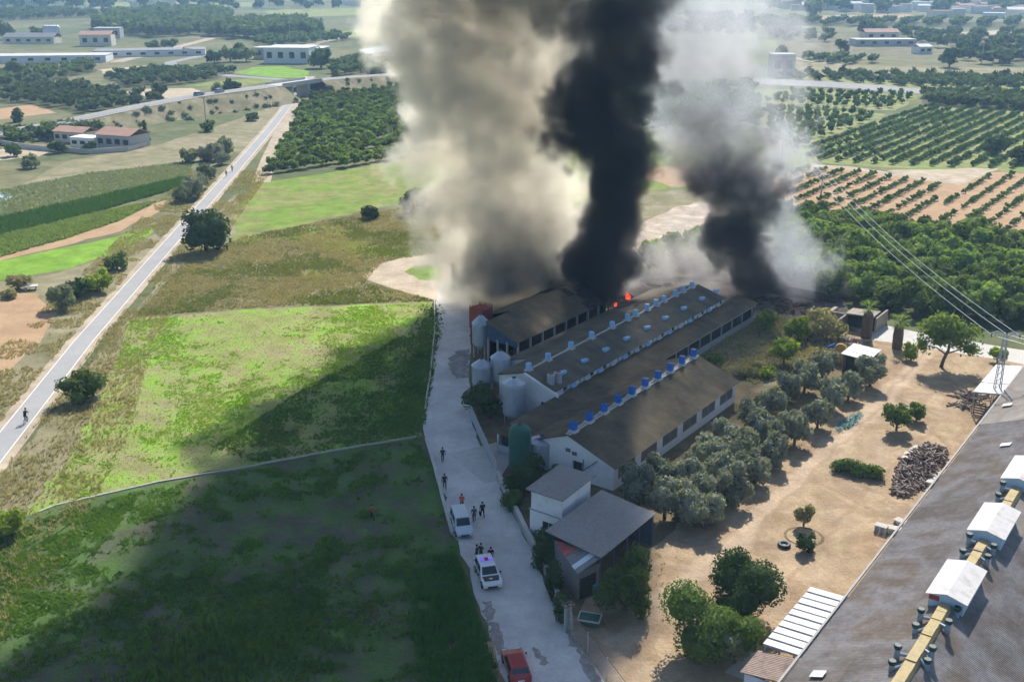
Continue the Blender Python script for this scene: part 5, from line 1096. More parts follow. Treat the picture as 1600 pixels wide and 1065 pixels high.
# ---- wood heap against the warehouse: logs too many to count
def wood_heap():
    R = farm('firewood_heap', 'long dark heap of firewood logs against the warehouse', 'firewood', -26.0, 104.0); q = random.Random(4); b = MB()
    for k in range(620):
        y = q.uniform(0, 13.5); lean = max(0, 1 - abs(y - 8) / 8.5); x = q.uniform(-.6 - 1.6 * lean, .9 + 1.3 * lean); z = (.15 + 1.5 * lean * max(0, 1 - abs(x) / 2.6)) * q.random() ** .5; a = q.uniform(0, 3.14); t = q.uniform(-.4, .4); L = q.uniform(.25, .6); d = Vector((math.cos(a) * math.cos(t), math.sin(a) * math.cos(t), math.sin(t))) * L; c = Vector((x, y, z + .1)); b.tube([c - d, c + d], q.uniform(.06, .14), 5, mi=0 if q.random() < .75 else 1)
    o = b.build('logs', [M_wood, M('split_log_face', [(.20, .15, .12), (.28, .22, .18)], 3)], R); o['kind'] = 'stuff'
    q2 = random.Random(6)
    for x, y in ((-2.0, 8.6), (-2.1, 9.8), (-1.9, 11.0), (-1.8, 12.1), (1.9, 4.4), (2.0, 5.5), (2.1, 6.6)): p = MB(); p.box(-.3, .3, -.5, .5, 0, .5); p.build('edging_block', M_kerb, R, loc=(x, y, 0), rz=q2.uniform(-.1, .1))
wood_heap()
def pallet_stack(u, v, n, lab, rz):
    R = thing('pallet_stack', lab, 'pallets', G(u, v), rz)
    for k in range(n):
        p = MB()
        for j in range(5): p.box(-.6, .6, -.4 + j * .175, -.4 + j * .175 + .11, k * .16 + .10, k * .16 + .125)
        for x in (-.5, 0, .5): p.box(x - .05, x + .05, -.4, .4, k * .16 + .005, k * .16 + .098)
        p.build('pallet', M('pale_pallet_wood', [(.62, .58, .52), (.70, .66, .60)], 3, fine=.1) if k == 0 else bpy.data.materials['pale_pallet_wood'], R)
pallet_stack(1376, 830, 5, 'square stack of whitewashed pallets on the sandy yard', -AZ); pallet_stack(1397, 832, 4, 'second pale pallet stack against the warehouse eave', -AZ + .2); pallet_stack(1407, 818, 3, 'pale pallets lying nearest the warehouse roof edge', -AZ - .3)
def tyre():
    R = thing('tractor_tyre', 'old dark tyre lying beside the round bush', 'tyre', G(1225, 853), .4); b = MB(); b.lathe([(.3, .02), (.55, .02), (.62, .12), (.62, .26), (.55, .36), (.3, .36), (.3, .02)], 20, cap=False); b.build('tread', M_cap, R, smooth=True); b = MB(); b.lathe([(.28, .14), (.28, .2)], 14); b.build('hub', M_kerb, R)
tyre()
# earth ring round the bush
b = MB(); b.lathe([(1.5, -.02), (1.75, .14), (2.05, -.02)], 28, cap=False); tag(b.build('earth_ring', M_litter, loc=G(1256, 838), smooth=True), kind='structure')
# green harvest net under an olive
PN = scatter([(1303, 665), (1325, 650), (1345, 645), (1348, 652), (1330, 668), (1308, 676)], 500, 30); tufts('harvest_net', 'crumpled teal harvest net under the olive trees', PN, .12, .35, M('teal_net', [(.05, .30, .26), (.25, .45, .42)], 2), 31, 4, 1.5)
# white table slab by the left dry bush
R_ = thing('stone_slab_table', 'small white slab table on bare earth near the dry bush', 'table', G(49, 452), .3); b = MB(); b.box(-1.1, 1.1, -.7, .7, .6, .75); b.build('table_top', M_whitetin, R_)
for x in (-.8, .8): b = MB(); b.box(x - .12, x + .12, -.5, .5, 0, .6); b.build('leg', M_kerb, R_)
# ------------------------------------------------------------------ fences, posts, mast and wires
def panel_fence():
    pts = [G(734, 648), G(752, 690), G(777, 744)]; R = thing('road_fence', 'solid grey blue panel fence along the road by the silos', 'fence', pts[0]); 
    for a, b in zip(pts, pts[1:]):
        d = b - a; n = max(2, round(d.length / 2.0)); rz = math.atan2(d.y, d.x)
        for k in range(n):
            o = a + d * (k / n) - pts[0]; p = MB(); p.box(.05, d.length / n - .02, -.03, .03, .08, 1.75); p.build('panel', M_steel, R, loc=o, rz=rz); p = MB(); p.box(-.04, .04, -.05, .05, 0, 1.85); p.build('post', M_post, R, loc=o, rz=rz)
panel_fence()
low_wall('road_wall', [(777, 746), (800, 792), (828, 848), (851, 890), (870, 935), (886, 975)], .3, .85, M_post, 'low grey wall with pale coping along the farm road', cop=M_kerb)
def gate_posts():
    R = thing('gate_posts', 'pair of concrete gate posts tied by a square head frame', 'gate post', G(887, 985), .6)
    for x in (-.22, .22): p = MB(); p.box(x - .11, x + .11, -.11, .11, 0, 2.5); p.build('post', M_post, R)
    p = MB(); p.box(-.5, .5, -.3, -.2, 2.5, 2.6); p.box(-.5, .5, .2, .3, 2.5, 2.6); p.box(-.5, -.4, -.2, .2, 2.5, 2.6); p.box(.4, .5, -.2, .2, 2.5, 2.6); p.tube([(-.3, 0, 2.6), (-.5, .4, 3.0)], .05, 6); p.build('head_frame', M_wood, R)
gate_posts()
def chain_fence():
    pts = [G(893, 988), G(918, 1020), G(948, 1060), G(985, 1110)]; R = thing('wire_fence', 'wire fence with top rail running from the gate posts to the bottom edge', 'fence', pts[0]); H_ = 1.9
    for i, p in enumerate(pts): b = MB(); b.tube([(0, 0, 0), (0, 0, H_ + .1)], .05, 8); b.build('post', M_galv if i != 2 else M_whitetin, R, loc=p - pts[0])
    b = MB()
    for a, c in zip(pts, pts[1:]): b.tube([a - pts[0] + Vector((0, 0, H_)), c - pts[0] + Vector((0, 0, H_))], .035, 6)
    b.build('top_rail', M_wood, R); b = MB()
    for a, c in zip(pts, pts[1:]):
        a0, c0 = a - pts[0], c - pts[0]
        for k in range(6): z = .25 + k * .3; b.tube([a0 + Vector((0, 0, z)), c0 + Vector((0, 0, z))], .006, 3)
        for k in range(24): p = a0.lerp(c0, k / 24); b.tube([p + Vector((0, 0, .1)), p + Vector((0, 0, H_))], .005, 3)
    b.build('wire_mesh', M_galv, R)
chain_fence()
MAST = G(1552, 645)
def mast():
    R = thing('lattice_mast', 'lattice steel power mast standing by the warehouse eave', 'pylon', MAST, -.15); Hh = 10.2; w0, w1 = .42, .2; b = MB(); lv = 12
    c = lambda k, i: Vector(((w0 + (w1 - w0) * k / lv) * (-1, 1, 1, -1)[i], (w0 + (w1 - w0) * k / lv) * (-1, -1, 1, 1)[i], Hh * k / lv))
    for i in range(4): b.tube([c(0, i), c(lv, i)], [.06, .045], 4)
    b.build('mast_legs', M_galv, R); b = MB()
    for k in range(lv):
        for i in range(4): j = (i + 1) % 4; b.tube([c(k, i), c(k + 1, j)], .028, 4); b.tube([c(k, j), c(k, i)], .022, 4)
    b.build('lattice_bracing', M_galv, R); b = MB()
    for s_ in (-1, 1):
        for y in (-.16, .16): b.tube([(0, y, Hh), (s_ * 1.0, y, Hh + .35), (s_ * 1.7, y * .3, Hh + .1)], .04, 4); b.tube([(s_ * .15, y, Hh - .5), (s_ * 1.7, y * .3, Hh + .1)], .035, 4)
    b.build('crossarm', M_galv, R)
    for x in (-1.6, .1, 1.6): p = MB(); p.lathe([(.03, -.55), (.09, -.5), (.04, -.42), (.09, -.34), (.04, -.26), (.09, -.18), (.03, 0)], 8, (x, 0, Hh + (.1 if abs(x) > 1 else .5))); p.build('insulator', M_cap, R)
    p = MB(); p.box(-.7, .7, -.7, .7, -.02, .5); p.build('footing', M_kerb, R)
mast()
FARP = G(1221, 250)
def far_pole(u, v, h, lab, arm=True):
    R = thing('power_pole', lab, 'pole', G(u, v)); p = MB(); p.tube([(0, 0, 0), (0, 0, h)], [.22, .14], 8); p.build('shaft', M_post, R)
    if arm: p = MB(); p.box(-1.5, 1.5, -.08, .08, h - .3, h - .15); p.build('crossarm', M_post, R)
far_pole(1221, 250, 10.5, 'far power pole rising beside the grey smoke'); far_pole(1282, 312, 6.0, 'thin pole at the edge of the dense citrus grove'); far_pole(323, 205, 11, 'thin pole in the dry field before the motorway'); far_pole(1533, 100, 14, 'tall thin pole in the far right scrub', False); far_pole(454, 70, 16, 'pale post beside the white works', False)
def wires():
    for i, x in enumerate((-1.6, .1, 1.6)):
        a = MAST + Vector((x, 0, 10.1 - (.0 if abs(x) > 1 else -.1))); c = FARP + Vector((x * .9, 0, 10.3)); b = MB(); pts = []
        for k in range(33): t = k / 32; p = a.lerp(c, t); p.z -= 4 * 3.6 * t * (1 - t); pts.append(p - a)
        b.tube(pts, [.019 + .02 * k / 32 for k in range(33)], 4); R = b.build('power_line', M_galv, loc=a); tag(R, ['outer', 'middle', 'inner'][i] + ' power line wire sagging from the mast over the citrus grove', 'wire', 'power lines over the citrus grove')
        d = MB(); e = a + Vector((22, -30, 1.0)); d.tube([p - a for p in (a, a.lerp(e, .5) + Vector((0, 0, -.5)), e)], .022, 4); d.build('span_behind', M_galv, R)
wires()

# ------------------------------------------------------------------ vehicles
M_glass = M('tinted_glass', [(.015, .025, .035), (.03, .045, .06)], 1, rough=.08, spec=.6)
M_tyre = M('tyre_rubber', [(.02, .02, .02), (.03, .03, .03)], 4)
M_rim = M('alloy_rim', [(.45, .46, .48)], 4, rough=.35, metal=.6)
M_lens = M('lamp_lens', [(.70, .72, .75)], 3, rough=.15)
M_tail = M('tail_lens', [(.35, .02, .02)], 3, rough=.2)
M_black = M('black_trim', [(.015, .015, .017), (.025, .025, .027)], 4, rough=.5)
def paint(name, c): return M(name, [c, tuple(x * .93 for x in c)], .6, 2, .32, .5, coat=.6)
def car(name, label, loc, rz, L, Wd, Ht, body, belt=.95, van=False, bonnet=None, crest=None, bar=False, cat='car', stripes=None):
    """Nose points to local +y."""
    R = thing(name, label, cat, loc, rz); hw = Wd / 2; y0, y1 = -L / 2, L / 2
    fb = y1 - L * (.20 if van else .26); ft = fb - L * (.13 if van else .17); rt = y0 + L * (.05 if van else .10); rb = y0 + L * .02
    prof = [(y0 + .04, .28), (y0, .45), (y0 + .02, belt * .96), (y0 + .1, belt), (fb, belt + .02), (y1 - L * .07, belt - .17), (y1 - .03, belt - .33), (y1, .45), (y1 - .06, .28)]
    b = MB(); n = len(prof); ins = lambda y, z: hw * (1 - .10 * max(0, (abs(y) - L * .38) / (L * .12)) ** 1.5) * (.95 if z < .3 else (.96 if z >= belt - .02 else 1.0))
    rings = []
    for y, z in prof: w = ins(y, z); rings.append((len(b.v), w)); b.v += [(-w, y, z), (w, y, z)]
    for i in range(n): a, c = 2 * i, 2 * ((i + 1) % n); b.f.append((a + 1, a, c, c + 1)); b.m.append(0)
    b.f.append(tuple(2 * i for i in range(n))); b.m.append(0); b.f.append(tuple(2 * i + 1 for i in reversed(range(n)))); b.m.append(0)
    b.build('body', body, R, bevel=.06)
    hb, hr = hw * .93, hw * .76 if not van else hw * .84; zt = Ht
    P = {'bl': (-hb, rb, belt - .03), 'br': (hb, rb, belt - .03), 'fl': (-hb, fb, belt - .03), 'fr': (hb, fb, belt - .03), 'tbl': (-hr, rt, zt), 'tbr': (hr, rt, zt), 'tfl': (-hr, ft, zt - .02), 'tfr': (hr, ft, zt - .02)}
    c = MB(); c.hexa([P['bl'], P['br'], P['fr'], P['fl']], [P['tbl'], P['tbr'], P['tfr'], P['tfl']]); c.build('cabin', body, R, bevel=.07)
    def glass(nm, q, fx=(.07, .93), fz=(.1, .88), push=.02):
        A, B, C_, D_ = [Vector(P[k]) for k in q]; f = lambda s, t: A.lerp(B, s).lerp(D_.lerp(C_, s), t); pts = [f(fx[0], fz[0]), f(fx[1], fz[0]), f(fx[1], fz[1]), f(fx[0], fz[1])]; nn = (B - A).cross(D_ - A).normalized(); g = MB(); g.face([p + nn * push for p in pts]); g.build(nm, M_glass, R)
    glass('windscreen', ('fr', 'fl', 'tfl', 'tfr')); glass('rear_window', ('bl', 'br', 'tbr', 'tbl'), fz=(.25, .88))
    for sd, q in (('l', ('fl', 'bl', 'tbl', 'tfl')), ('r', ('br', 'fr', 'tfr', 'tbr'))):
        for f in (((.10, .47), (.52, .9)) if not van else ((.10, .42), (.47, .88))): glass('side_window', q, fx=f, fz=(.12, .85))
    for sx in (-1, 1):
        for yy in (y1 - L * .19, y0 + L * .18):
            w = MB(); r = .31; k = 18
            for i in range(k):
                a0, a1 = 6.2832 * i / k, 6.2832 * (i + 1) / k; xo, xi = sx * (hw + .012), sx * (hw - .2); p = lambda a, x, rr: (x, yy + rr * math.cos(a), .31 + rr * math.sin(a))
                for q in ([p(a0, xo, r), p(a1, xo, r), p(a1, xi, r), p(a0, xi, r)], [p(a0, xo, r), p(a0, xo, r * .6), p(a1, xo, r * .6), p(a1, xo, r)]): w.face(q if sx < 0 else q[::-1])
            wo = w.build('wheel', M_tyre, R); m = MB(); m.face([(sx * (hw + .008), yy + .19 * math.cos(6.2832 * i / 12) * 1, .31 + .19 * math.sin(6.2832 * i / 12)) for i in (range(12) if sx > 0 else reversed(range(12)))]); m.build('rim', M_rim, wo)
        h = MB(); h.box(sx * hw * .62 - .16, sx * hw * .62 + .16, y1 - .14, y1 - .005, .58, .72); h.build('headlight', M_lens, R); h = MB(); h.box(sx * hw * .84 - .08, sx * hw * .84 + .08, y0 - .015, y0 + .06, .62, .88); h.build('tail_light', M_tail, R)
        h = MB(); h.box(sx * (hw + .02) - .0, sx * (hw + .18), fb - .30, fb - .20, belt - .01, belt + .13) if sx > 0 else h.box(sx * (hw + .18), sx * (hw + .02), fb - .30, fb - .20, belt - .01, belt + .13); h.build('door_mirror', M_black if bonnet else body, R)
    g = MB(); g.box(-hw * .5, hw * .5, y1 - .04, y1 + .012, .36, .52); g.build('grille', M_black, R); g = MB(); g.box(-.26, .26, y0 - .02, y0 + .01, .48, .6); g.build('number_plate', M_lens, R)
    if bonnet:
        def bz(y): t = (y - fb) / (y1 - L * .07 - fb); return belt + .02 - .19 * t
        ya, yb = fb + .12, y1 - L * .085; o = MB(); o.face([(-hw * .86, ya, bz(ya) + .03), (hw * .86, ya, bz(ya) + .03), (hw * .72, yb, bz(yb) + .03), (-hw * .72, yb, bz(yb) + .03)]); bo = o.build('bonnet_panel', bonnet, R)
        if crest: ym = (ya + yb) / 2; o = MB(); k = 8; o.face([(.05 + .2 * math.cos(6.2832 * i / k + .39), ym + .2 * math.sin(6.2832 * i / k + .39), bz(ym) + .04) for i in range(k)]); o.build('bonnet_crest', crest, bo); 
    if bar:
        mb_ = bpy.data.materials.new('blue_beacon'); mb_.use_nodes = True; bs = mb_.node_tree.nodes['Principled BSDF']; bs.inputs['Base Color'].default_value = (.16, .10, .55, 1); bs.inputs['Emission Color'].default_value = (.25, .18, 1, 1); bs.inputs['Emission Strength'].default_value = .35
        ym = (rt + ft) / 2 + .1; o = MB(); o.box(-hr * .86, hr * .86, ym - .18, ym + .18, zt + .03, zt + .15); bo = o.build('light_bar', mb_, R, bevel=.03); o = MB(); o.box(-.17, .17, ym - .185, ym + .185, zt + .04, zt + .156); o.build('centre_lamp', M_tail, bo)
        for sx in (-1, 1):
            o = MB(); o.box(*sorted((sx * (hw + .003), sx * (hw + .012))), -L * .28, L * .2, .62, .8); o.build('side_stripe', M_green, R)
    return R
def heading(a, b): d = G(*b) - G(*a); return math.atan2(d.y, d.x) - math.pi / 2
car('parked_van', 'pale blue grey small van parked on the road, nose towards the bottom', G(721, 826), heading((714, 803), (729, 843)), 4.1, 1.68, 1.78, paint('pale_blue_paint', (.50, .60, .66)), 1.0, van=True, cat='van')
car('patrol_car', 'white patrol car with black bonnet and purple blue light bar on the road', G(762, 903), heading((753, 880), (770, 920)), 4.25, 1.78, 1.58, paint('white_car_paint', (.74, .76, .78)), .98, bonnet=M('matt_black_bonnet', [(.03, .035, .035), (.045, .05, .05)], 1, rough=.4), crest=M('pale_gold_crest', [(.62, .52, .26), (.72, .64, .40)], 12), bar=True)
car('red_car', 'dark red hatchback at the bottom edge of the road', G(806, 1047), heading((817, 1080), (797, 1022)), 4.0, 1.72, 1.5, paint('dark_red_paint', (.32, .02, .03)), .95)
for i, (u, v, h, c, lab) in enumerate([(311, 149, 5.2, (.18, .22, .28), 'dark car driving on the motorway, the nearer of two'), (343, 144, 5.4, (.25, .30, .36), 'dark car driving on the motorway, the farther of two'), (443, 154, 0.07, (.06, .06, .07), 'black car on the track under the bridge')]):
    p = G(u, v, h); car('far_car', lab, p, -math.radians(24), 4.3, 1.8, 1.5, paint('far_car_paint', c), .95)

# ------------------------------------------------------------------ people
M_skin = M('skin', [(.42, .26, .19)], 3, rough=.6); M_hair = M('dark_hair', [(.02, .017, .015)], 3); M_shoe = M('dark_shoe', [(.02, .02, .02)], 3)
def cloth(name, c): return M(name, [c, tuple(x * .75 for x in c)], 6, fine=.12)
M_navyc = cloth('navy_cloth', (.018, .022, .038)); M_blackc = cloth('black_cloth', (.014, .015, .018)); M_greyc = cloth('grey_cloth', (.10, .12, .15)); M_redc = cloth('orange_red_cloth', (.75, .10, .06)); M_crim = cloth('crimson_cloth', (.55, .06, .07)); M_jean = cloth('dark_jeans', (.03, .04, .065)); M_khaki = cloth('dark_olive_cloth', (.035, .045, .03))
def body_mesh(J, mats):
    """One continuous skinned body. J: name -> ((x, y, z), radius, parent, material index)."""
    names = list(J); idx = {n: i for i, n in enumerate(names)}
    me = bpy.data.meshes.new('skeleton'); me.from_pydata([J[n][0] for n in names], [(idx[J[n][2]], idx[n]) for n in names if J[n][2]], []); o = obj('skeleton_tmp', me); md = o.modifiers.new('skin', 'SKIN'); md.use_smooth_shade = True
    for i, n in enumerate(names): r = J[n][1]; me.skin_vertices[0].data[i].radius = (r, r) if not hasattr(r, '__len__') else r
    me.skin_vertices[0].data[0].use_root = True
    sb = o.modifiers.new('sub', 'SUBSURF'); sb.levels = 1; sb.render_levels = 1
    dg = bpy.context.evaluated_depsgraph_get(); ev = bpy.data.meshes.new_from_object(o.evaluated_get(dg)); bpy.data.objects.remove(o)
    ev.materials.clear()
    for m in mats: ev.materials.append(m)
    seg = [(Vector(J[J[n][2]][0]), Vector(J[n][0]), J[n][3], J[n][1] if not hasattr(J[n][1], '__len__') else max(J[n][1])) for n in names if J[n][2]]
    for p in ev.polygons:
        c = p.center; best, bd = 0, 9
        for a, b, m, r in seg:
            d = b - a; t = max(0, min(1, (c - a).dot(d) / max(1e-9, d.dot(d)))); e = (c - (a + d * t)).length / (r + .03)
            if e < bd: bd, best = e, m
        p.material_index = best
    return ev
def person(label, loc, rz, top, trousers, pose='walk', cap=None, bag=False, sleeve=True, phase=1, seat=None, name='person', group=None):
    """Local +y is forward. Materials: 0 top, 1 trousers, 2 skin, 3 shoes."""
    J = {}; s = phase
    def j(n, p, r, par, m): J[n] = (p, r, par, m)
    if pose == 'cycle':
        j('pelvis', (0, -.12, 1.0), (.15, .12), None, 1); j('spine', (0, .04, 1.2), (.145, .11), 'pelvis', 0); j('chest', (0, .22, 1.38), (.17, .12), 'spine', 0); j('neck', (0, .34, 1.5), .06, 'chest', 2); j('head', (0, .40, 1.6), (.085, .10), 'neck', 2); j('crown', (0, .43, 1.72), (.075, .085), 'head', 2)
        H_ = {-1: ((-.1, -.08, .95), (-.13, .28, .80), (-.12, .12, .40), (-.12, .24, .33)), 1: ((.1, -.08, .95), (.13, .25, .62), (.12, .05, .22), (.12, .18, .17))}
        A_ = {k: ((k * .19, .26, 1.4), (k * .26, .42, 1.2), (k * .22, .58, 1.06), (k * .21, .64, 1.05)) for k in (-1, 1)}
    else:
        w = .22 if pose == 'walk' else .03
        j('pelvis', (0, 0, .96), (.155, .115), None, 1); j('spine', (0, .01, 1.14), (.145, .105), 'pelvis', 0); j('chest', (0, .01, 1.34), (.185, .12), 'spine', 0); j('neck', (0, .015, 1.49), .06, 'chest', 2); j('head', (0, .035, 1.6), (.08, .10), 'neck', 2); j('crown', (0, .03, 1.71), (.07, .085), 'head', 2)
        H_ = {k: ((k * .1, 0, .90), (k * .11, w * k * s * .6 + .04, .50), (k * .11, w * k * s - .03, .09), (k * .12, w * k * s + .13, .04)) for k in (-1, 1)}
        A_ = {k: ((k * .2, 0, 1.42), (k * .27, -w * k * s * .4 - .02, 1.15), (k * .28, -w * k * s * .6 + .06, .92), (k * .28, -w * k * s * .6 + .09, .84)) for k in (-1, 1)}
        if pose == 'hold': A_ = {k: ((k * .2, 0, 1.42), (k * .27, .02, 1.16), (k * .12, .22, 1.14), (k * .06, .27, 1.15)) for k in (-1, 1)}
    j('nose', tuple(Vector(J['head'][0]) + Vector((0, .115, .0))), .014, 'head', 2)
    for k in (-1, 1):
        t = 'r' if k > 0 else 'l'
        j('ear' + t, tuple(Vector(J['head'][0]) + Vector((k * .088, -.01, .01))), .016, 'head', 2)
        hp, kn, an, to = H_[k]; j('hip' + t, hp, .1, 'pelvis', 1); j('knee' + t, kn, .068, 'hip' + t, 1); j('ankle' + t, an, .048, 'knee' + t, 1); j('toe' + t, to, .042, 'ankle' + t, 3)
        sh, el, wr, ha = A_[k]; j('shoulder' + t, sh, .068, 'chest', 0); j('elbow' + t, el, .05, 'shoulder' + t, 0); j('wrist' + t, wr, .033, 'elbow' + t, 0 if sleeve else 2); j('palm' + t, ha, (.034, .022), 'wrist' + t, 2)
        d = (Vector(ha) - Vector(wr)).normalized()
        for f in range(4): x = (f - 1.5) * .019; L = (.075, .088, .082, .066)[f]; m = Vector(ha) + d * .05 + Vector((0, x, 0)); j('knuckle%d%s' % (f, t), tuple(m), .0095, 'palm' + t, 2); j('finger%d%s' % (f, t), tuple(m + d * L * .8 + Vector((-k * .02, 0, 0))), .008, 'knuckle%d%s' % (f, t), 2)
        m = Vector(ha) + Vector((-k * .012, .035, -.0)); j('thumb' + t, tuple(m), .011, 'palm' + t, 2); j('thumbtip' + t, tuple(m + d * .045 + Vector((-k * .008, .02, 0))), .009, 'thumb' + t, 2)
    R = thing(name, label, 'person', loc, rz, group); obj('body', body_mesh(J, [top, trousers, M_skin, M_shoe]), R)
    c = Vector(J['crown'][0]); h = MB(); h.lathe([(.098, -.06), (.102, 0), (.09, .05), (.055, .085), (.01, .1)], 12, (c.x, c.y - .015, c.z - .005)); h.build('cap' if cap else 'hair', cap or M_hair, R, smooth=True)
    if bag: b = MB(); hd = A_[-1][3]; b.box(hd[0] - .06, hd[0] + .06, hd[1] - .2, hd[1] + .2, .42, .74); b.tube([(hd[0], hd[1] - .1, .74), (hd[0], hd[1], .82), (hd[0], hd[1] + .1, .74)], .012, 4); b.build('bag', M_blackc, R)
    return R
person('person in navy clothes walking up the road beside the kerb, farthest along', G(692, 721), .2, M_navyc, M_jean, 'walk')
person('person in black clothes walking near the low kerb wall', G(695, 763), .1, M_blackc, M_blackc, 'walk', phase=-1)
person('person in bright orange red jacket standing behind the van', G(722, 795), 2.9, M_redc, M_khaki, 'hold')
person('person in grey top and dark trousers walking beside the van', G(741, 815), .15, M_greyc, M_blackc, 'walk', sleeve=False)
person('person in black carrying a dark bag near the van', G(754, 808), .25, M_blackc, M_blackc, 'walk', bag=True, phase=-1, sleeve=False)
person('person in dark uniform standing at the back corner of the patrol car', G(745.5, 876), 1.2, M_blackc, M_blackc, 'stand')
person('person in dark uniform holding something behind the patrol car', G(751.5, 874), -.5, M_khaki, M_blackc, 'hold')
person('person in dark uniform standing alone right behind the patrol car', G(767, 880), 3.3, M_blackc, M_blackc, 'stand', sleeve=False)
person('person in crimson top walking alone in the dark lower field', G(582, 812), 1.5, M_crim, M_blackc, 'walk')
PD_ = math.atan2(PATH[4].y - PATH[2].y, PATH[4].x - PATH[2].x) - math.pi / 2
def bicycle(loc, rz, label):
    R = thing('bicycle', label, 'bicycle', loc, rz)
    for y in (-.52, .52):
        w = MB(); k = 24; w.tube([(0, y + .33 * math.cos(6.2832 * i / k), .34 + .33 * math.sin(6.2832 * i / k)) for i in range(k + 1)], .018, 6); wo = w.build('wheel', M_tyre, R); sp = MB()
        for i in range(8): a = math.pi * i / 8; sp.tube([(0, y - .32 * math.cos(a), .34 - .32 * math.sin(a)), (0, y + .32 * math.cos(a), .34 + .32 * math.sin(a))], .003, 3)
        sp.build('spokes', M_rim, wo)
    f = MB(); bb, st, hd, rr, fr = (0, -.08, .32), (0, -.22, .86), (0, .36, .88), (0, -.52, .34), (0, .52, .34)
    for a, b in ((bb, st), (st, hd), (bb, hd), (bb, rr), (st, rr), (hd, fr)): f.tube([a, b], .02, 6)
    f.build('frame', M_navy, R); f = MB(); f.tube([hd, (0, .40, 1.02)], .016, 6); f.tube([(-.24, .42, 1.02), (.24, .42, 1.02)], .014, 6); f.build('handlebar', M_black, R); f = MB(); f.hexa([(-.07, -.36, .90), (.07, -.36, .90), (.02, -.1, .92), (-.02, -.1, .92)], [(-.08, -.36, .95), (.08, -.36, .95), (.02, -.1, .95), (-.02, -.1, .95)]); f.build('saddle', M_black, R); f = MB(); f.tube([(-.14, -.0, .2), (.14, -.16, .44)], .014, 5); f.build('cranks', M_black, R)
cp = G(41, 661); cp.z = .076; bicycle(cp, PD_, 'dark bicycle ridden on the greenway near the picture edge'); person('person in black riding the bicycle on the greenway', cp, PD_, M_blackc, M_blackc, 'cycle', cap=M_blackc)
for i, (u, v) in enumerate(((354, 276), (363, 268))):
    p = G(u, v); p.z = .076; person(['person in dark clothes walking on the greenway, the nearer of two', 'person in dark clothes walking on the greenway, the farther of two'][i], p, PD_, M_greyc, M_blackc, 'walk', phase=1 - 2 * i)

# ------------------------------------------------------------------ motorway, bridge, far buildings
MW = [G(u, v, h) for u, v, h in ((-120, 232, 1.5), (0, 207, 2.2), (100, 190, 3.2), (200, 169, 4.4), (300, 150, 5.2), (400, 137, 5.6), (428, 133, 5.6), (490, 124.5, 5.6), (560, 119, 5.2), (640, 114, 4.6), (760, 108, 4))]
def motorway():
    def emb(a, b, nm):
        vs_, fs = [], []
        for i in range(a, b + 1):
            p = MW[i]; d = MW[min(i + 1, len(MW) - 1)] - MW[max(i - 1, 0)]; d.z = 0; d.normalize(); n = Vector((-d.y, d.x, 0)); k = len(vs_); h = p.z; ground = 4.5 + 1.9 * h
            for o, z in ((ground, 0), (4.5, h), (-4.5, h), (-ground, 0)): vs_.append((p.x + n.x * o, p.y + n.y * o, z))
            if i > a: fs += [(k - 4 + j, k - 3 + j, k + 1 + j, k + j) for j in range(3)]
        me = bpy.data.meshes.new(nm); me.from_pydata(vs_, [], fs); me.materials.append(M_dry); tag(obj(nm, me), kind='structure')
    emb(0, 6, 'motorway_embankment'); emb(7, 10, 'motorway_embankment'); strip('motorway', MW[:7], 7.5, M_asph, .04); strip('motorway', MW[7:], 7.5, M_asph, .04)
    for s_ in (-1, 1): strip('edge_line', MW[:7], .25, M_line, .06, off=s_ * 3.4)
    a, b = MW[6], MW[7]; d = b - a; L = d.length; rz = math.atan2(d.y, d.x); R = thing('road_bridge', 'grey concrete road bridge over the greenway', 'bridge', (a.x, a.y, 0), rz); z = a.z
    m = MB(); m.box(0, L, -4.6, 4.6, z - .7, z + .05); m.build('deck', M_kerb, R)
    for s_ in (-1, 1): m = MB(); m.box(0, L, s_ * 4.5 - .12, s_ * 4.5 + .12, z + .052, z + .95); m.build('parapet', M_kerb, R)
    for x in (L * .3, L * .72): m = MB(); m.box(x - .6, x + .6, -3.2, 3.2, 0, z - .7); m.build('pier', M_kerb, R)
motorway()
def embankment_scrub():
    q = np.random.default_rng(3); V_, F_ = [], []; n = 0
    for a, b in list(zip(MW[:6], MW[1:7])) + list(zip(MW[7:-1], MW[8:])):
        d = b - a; L = d.length; u = Vector((d.x, d.y, 0)).normalized(); nr = Vector((-u.y, u.x, 0))
        for k in range(int(L / 1.6)):
            t = q.uniform(); p = a.lerp(b, t); h = p.z; g = 4.5 + 1.9 * h; o = q.uniform(5.2, g + 3); s_ = -1 if q.uniform() < .75 else 1; z = max(0, h * (g - o) / (g - 4.5)); r = q.uniform(.4, 1.5)
            m = q.uniform(.7, 1.2, len(CORE_V))[:, None]; V_.append(CORE_V * m * np.array([r, r, r * .7]) + np.array([p.x + nr.x * o * s_, p.y + nr.y * o * s_, z + r * .25])); F_.append(CORE_F + n); n += len(CORE_V)
            pts = CORE_V[q.integers(0, len(CORE_V), 14)] * q.uniform(.9, 1.25, (14, 1)) * np.array([r, r, r * .7]) + np.array([p.x + nr.x * o * s_, p.y + nr.y * o * s_, z + r * .3]); e = q.normal(0, .28 * r, (14, 4, 3)); V_.append((pts[:, None, :] + e).reshape(-1, 3)); F_.append(np.arange(56).reshape(14, 4) + n); n += 56
    tag(obj('embankment_scrub', np_mesh('embankment_scrub', np.vstack(V_), np.vstack(F_), L_grey)), 'greyish scrub covering the motorway embankment', 'scrub', None, 'stuff')
embankment_scrub()
strip('guard_rail_line', [p + Vector((0, 0, .5)) for p in MW[:7]], .3, M_navy, 0, off=-4.3)
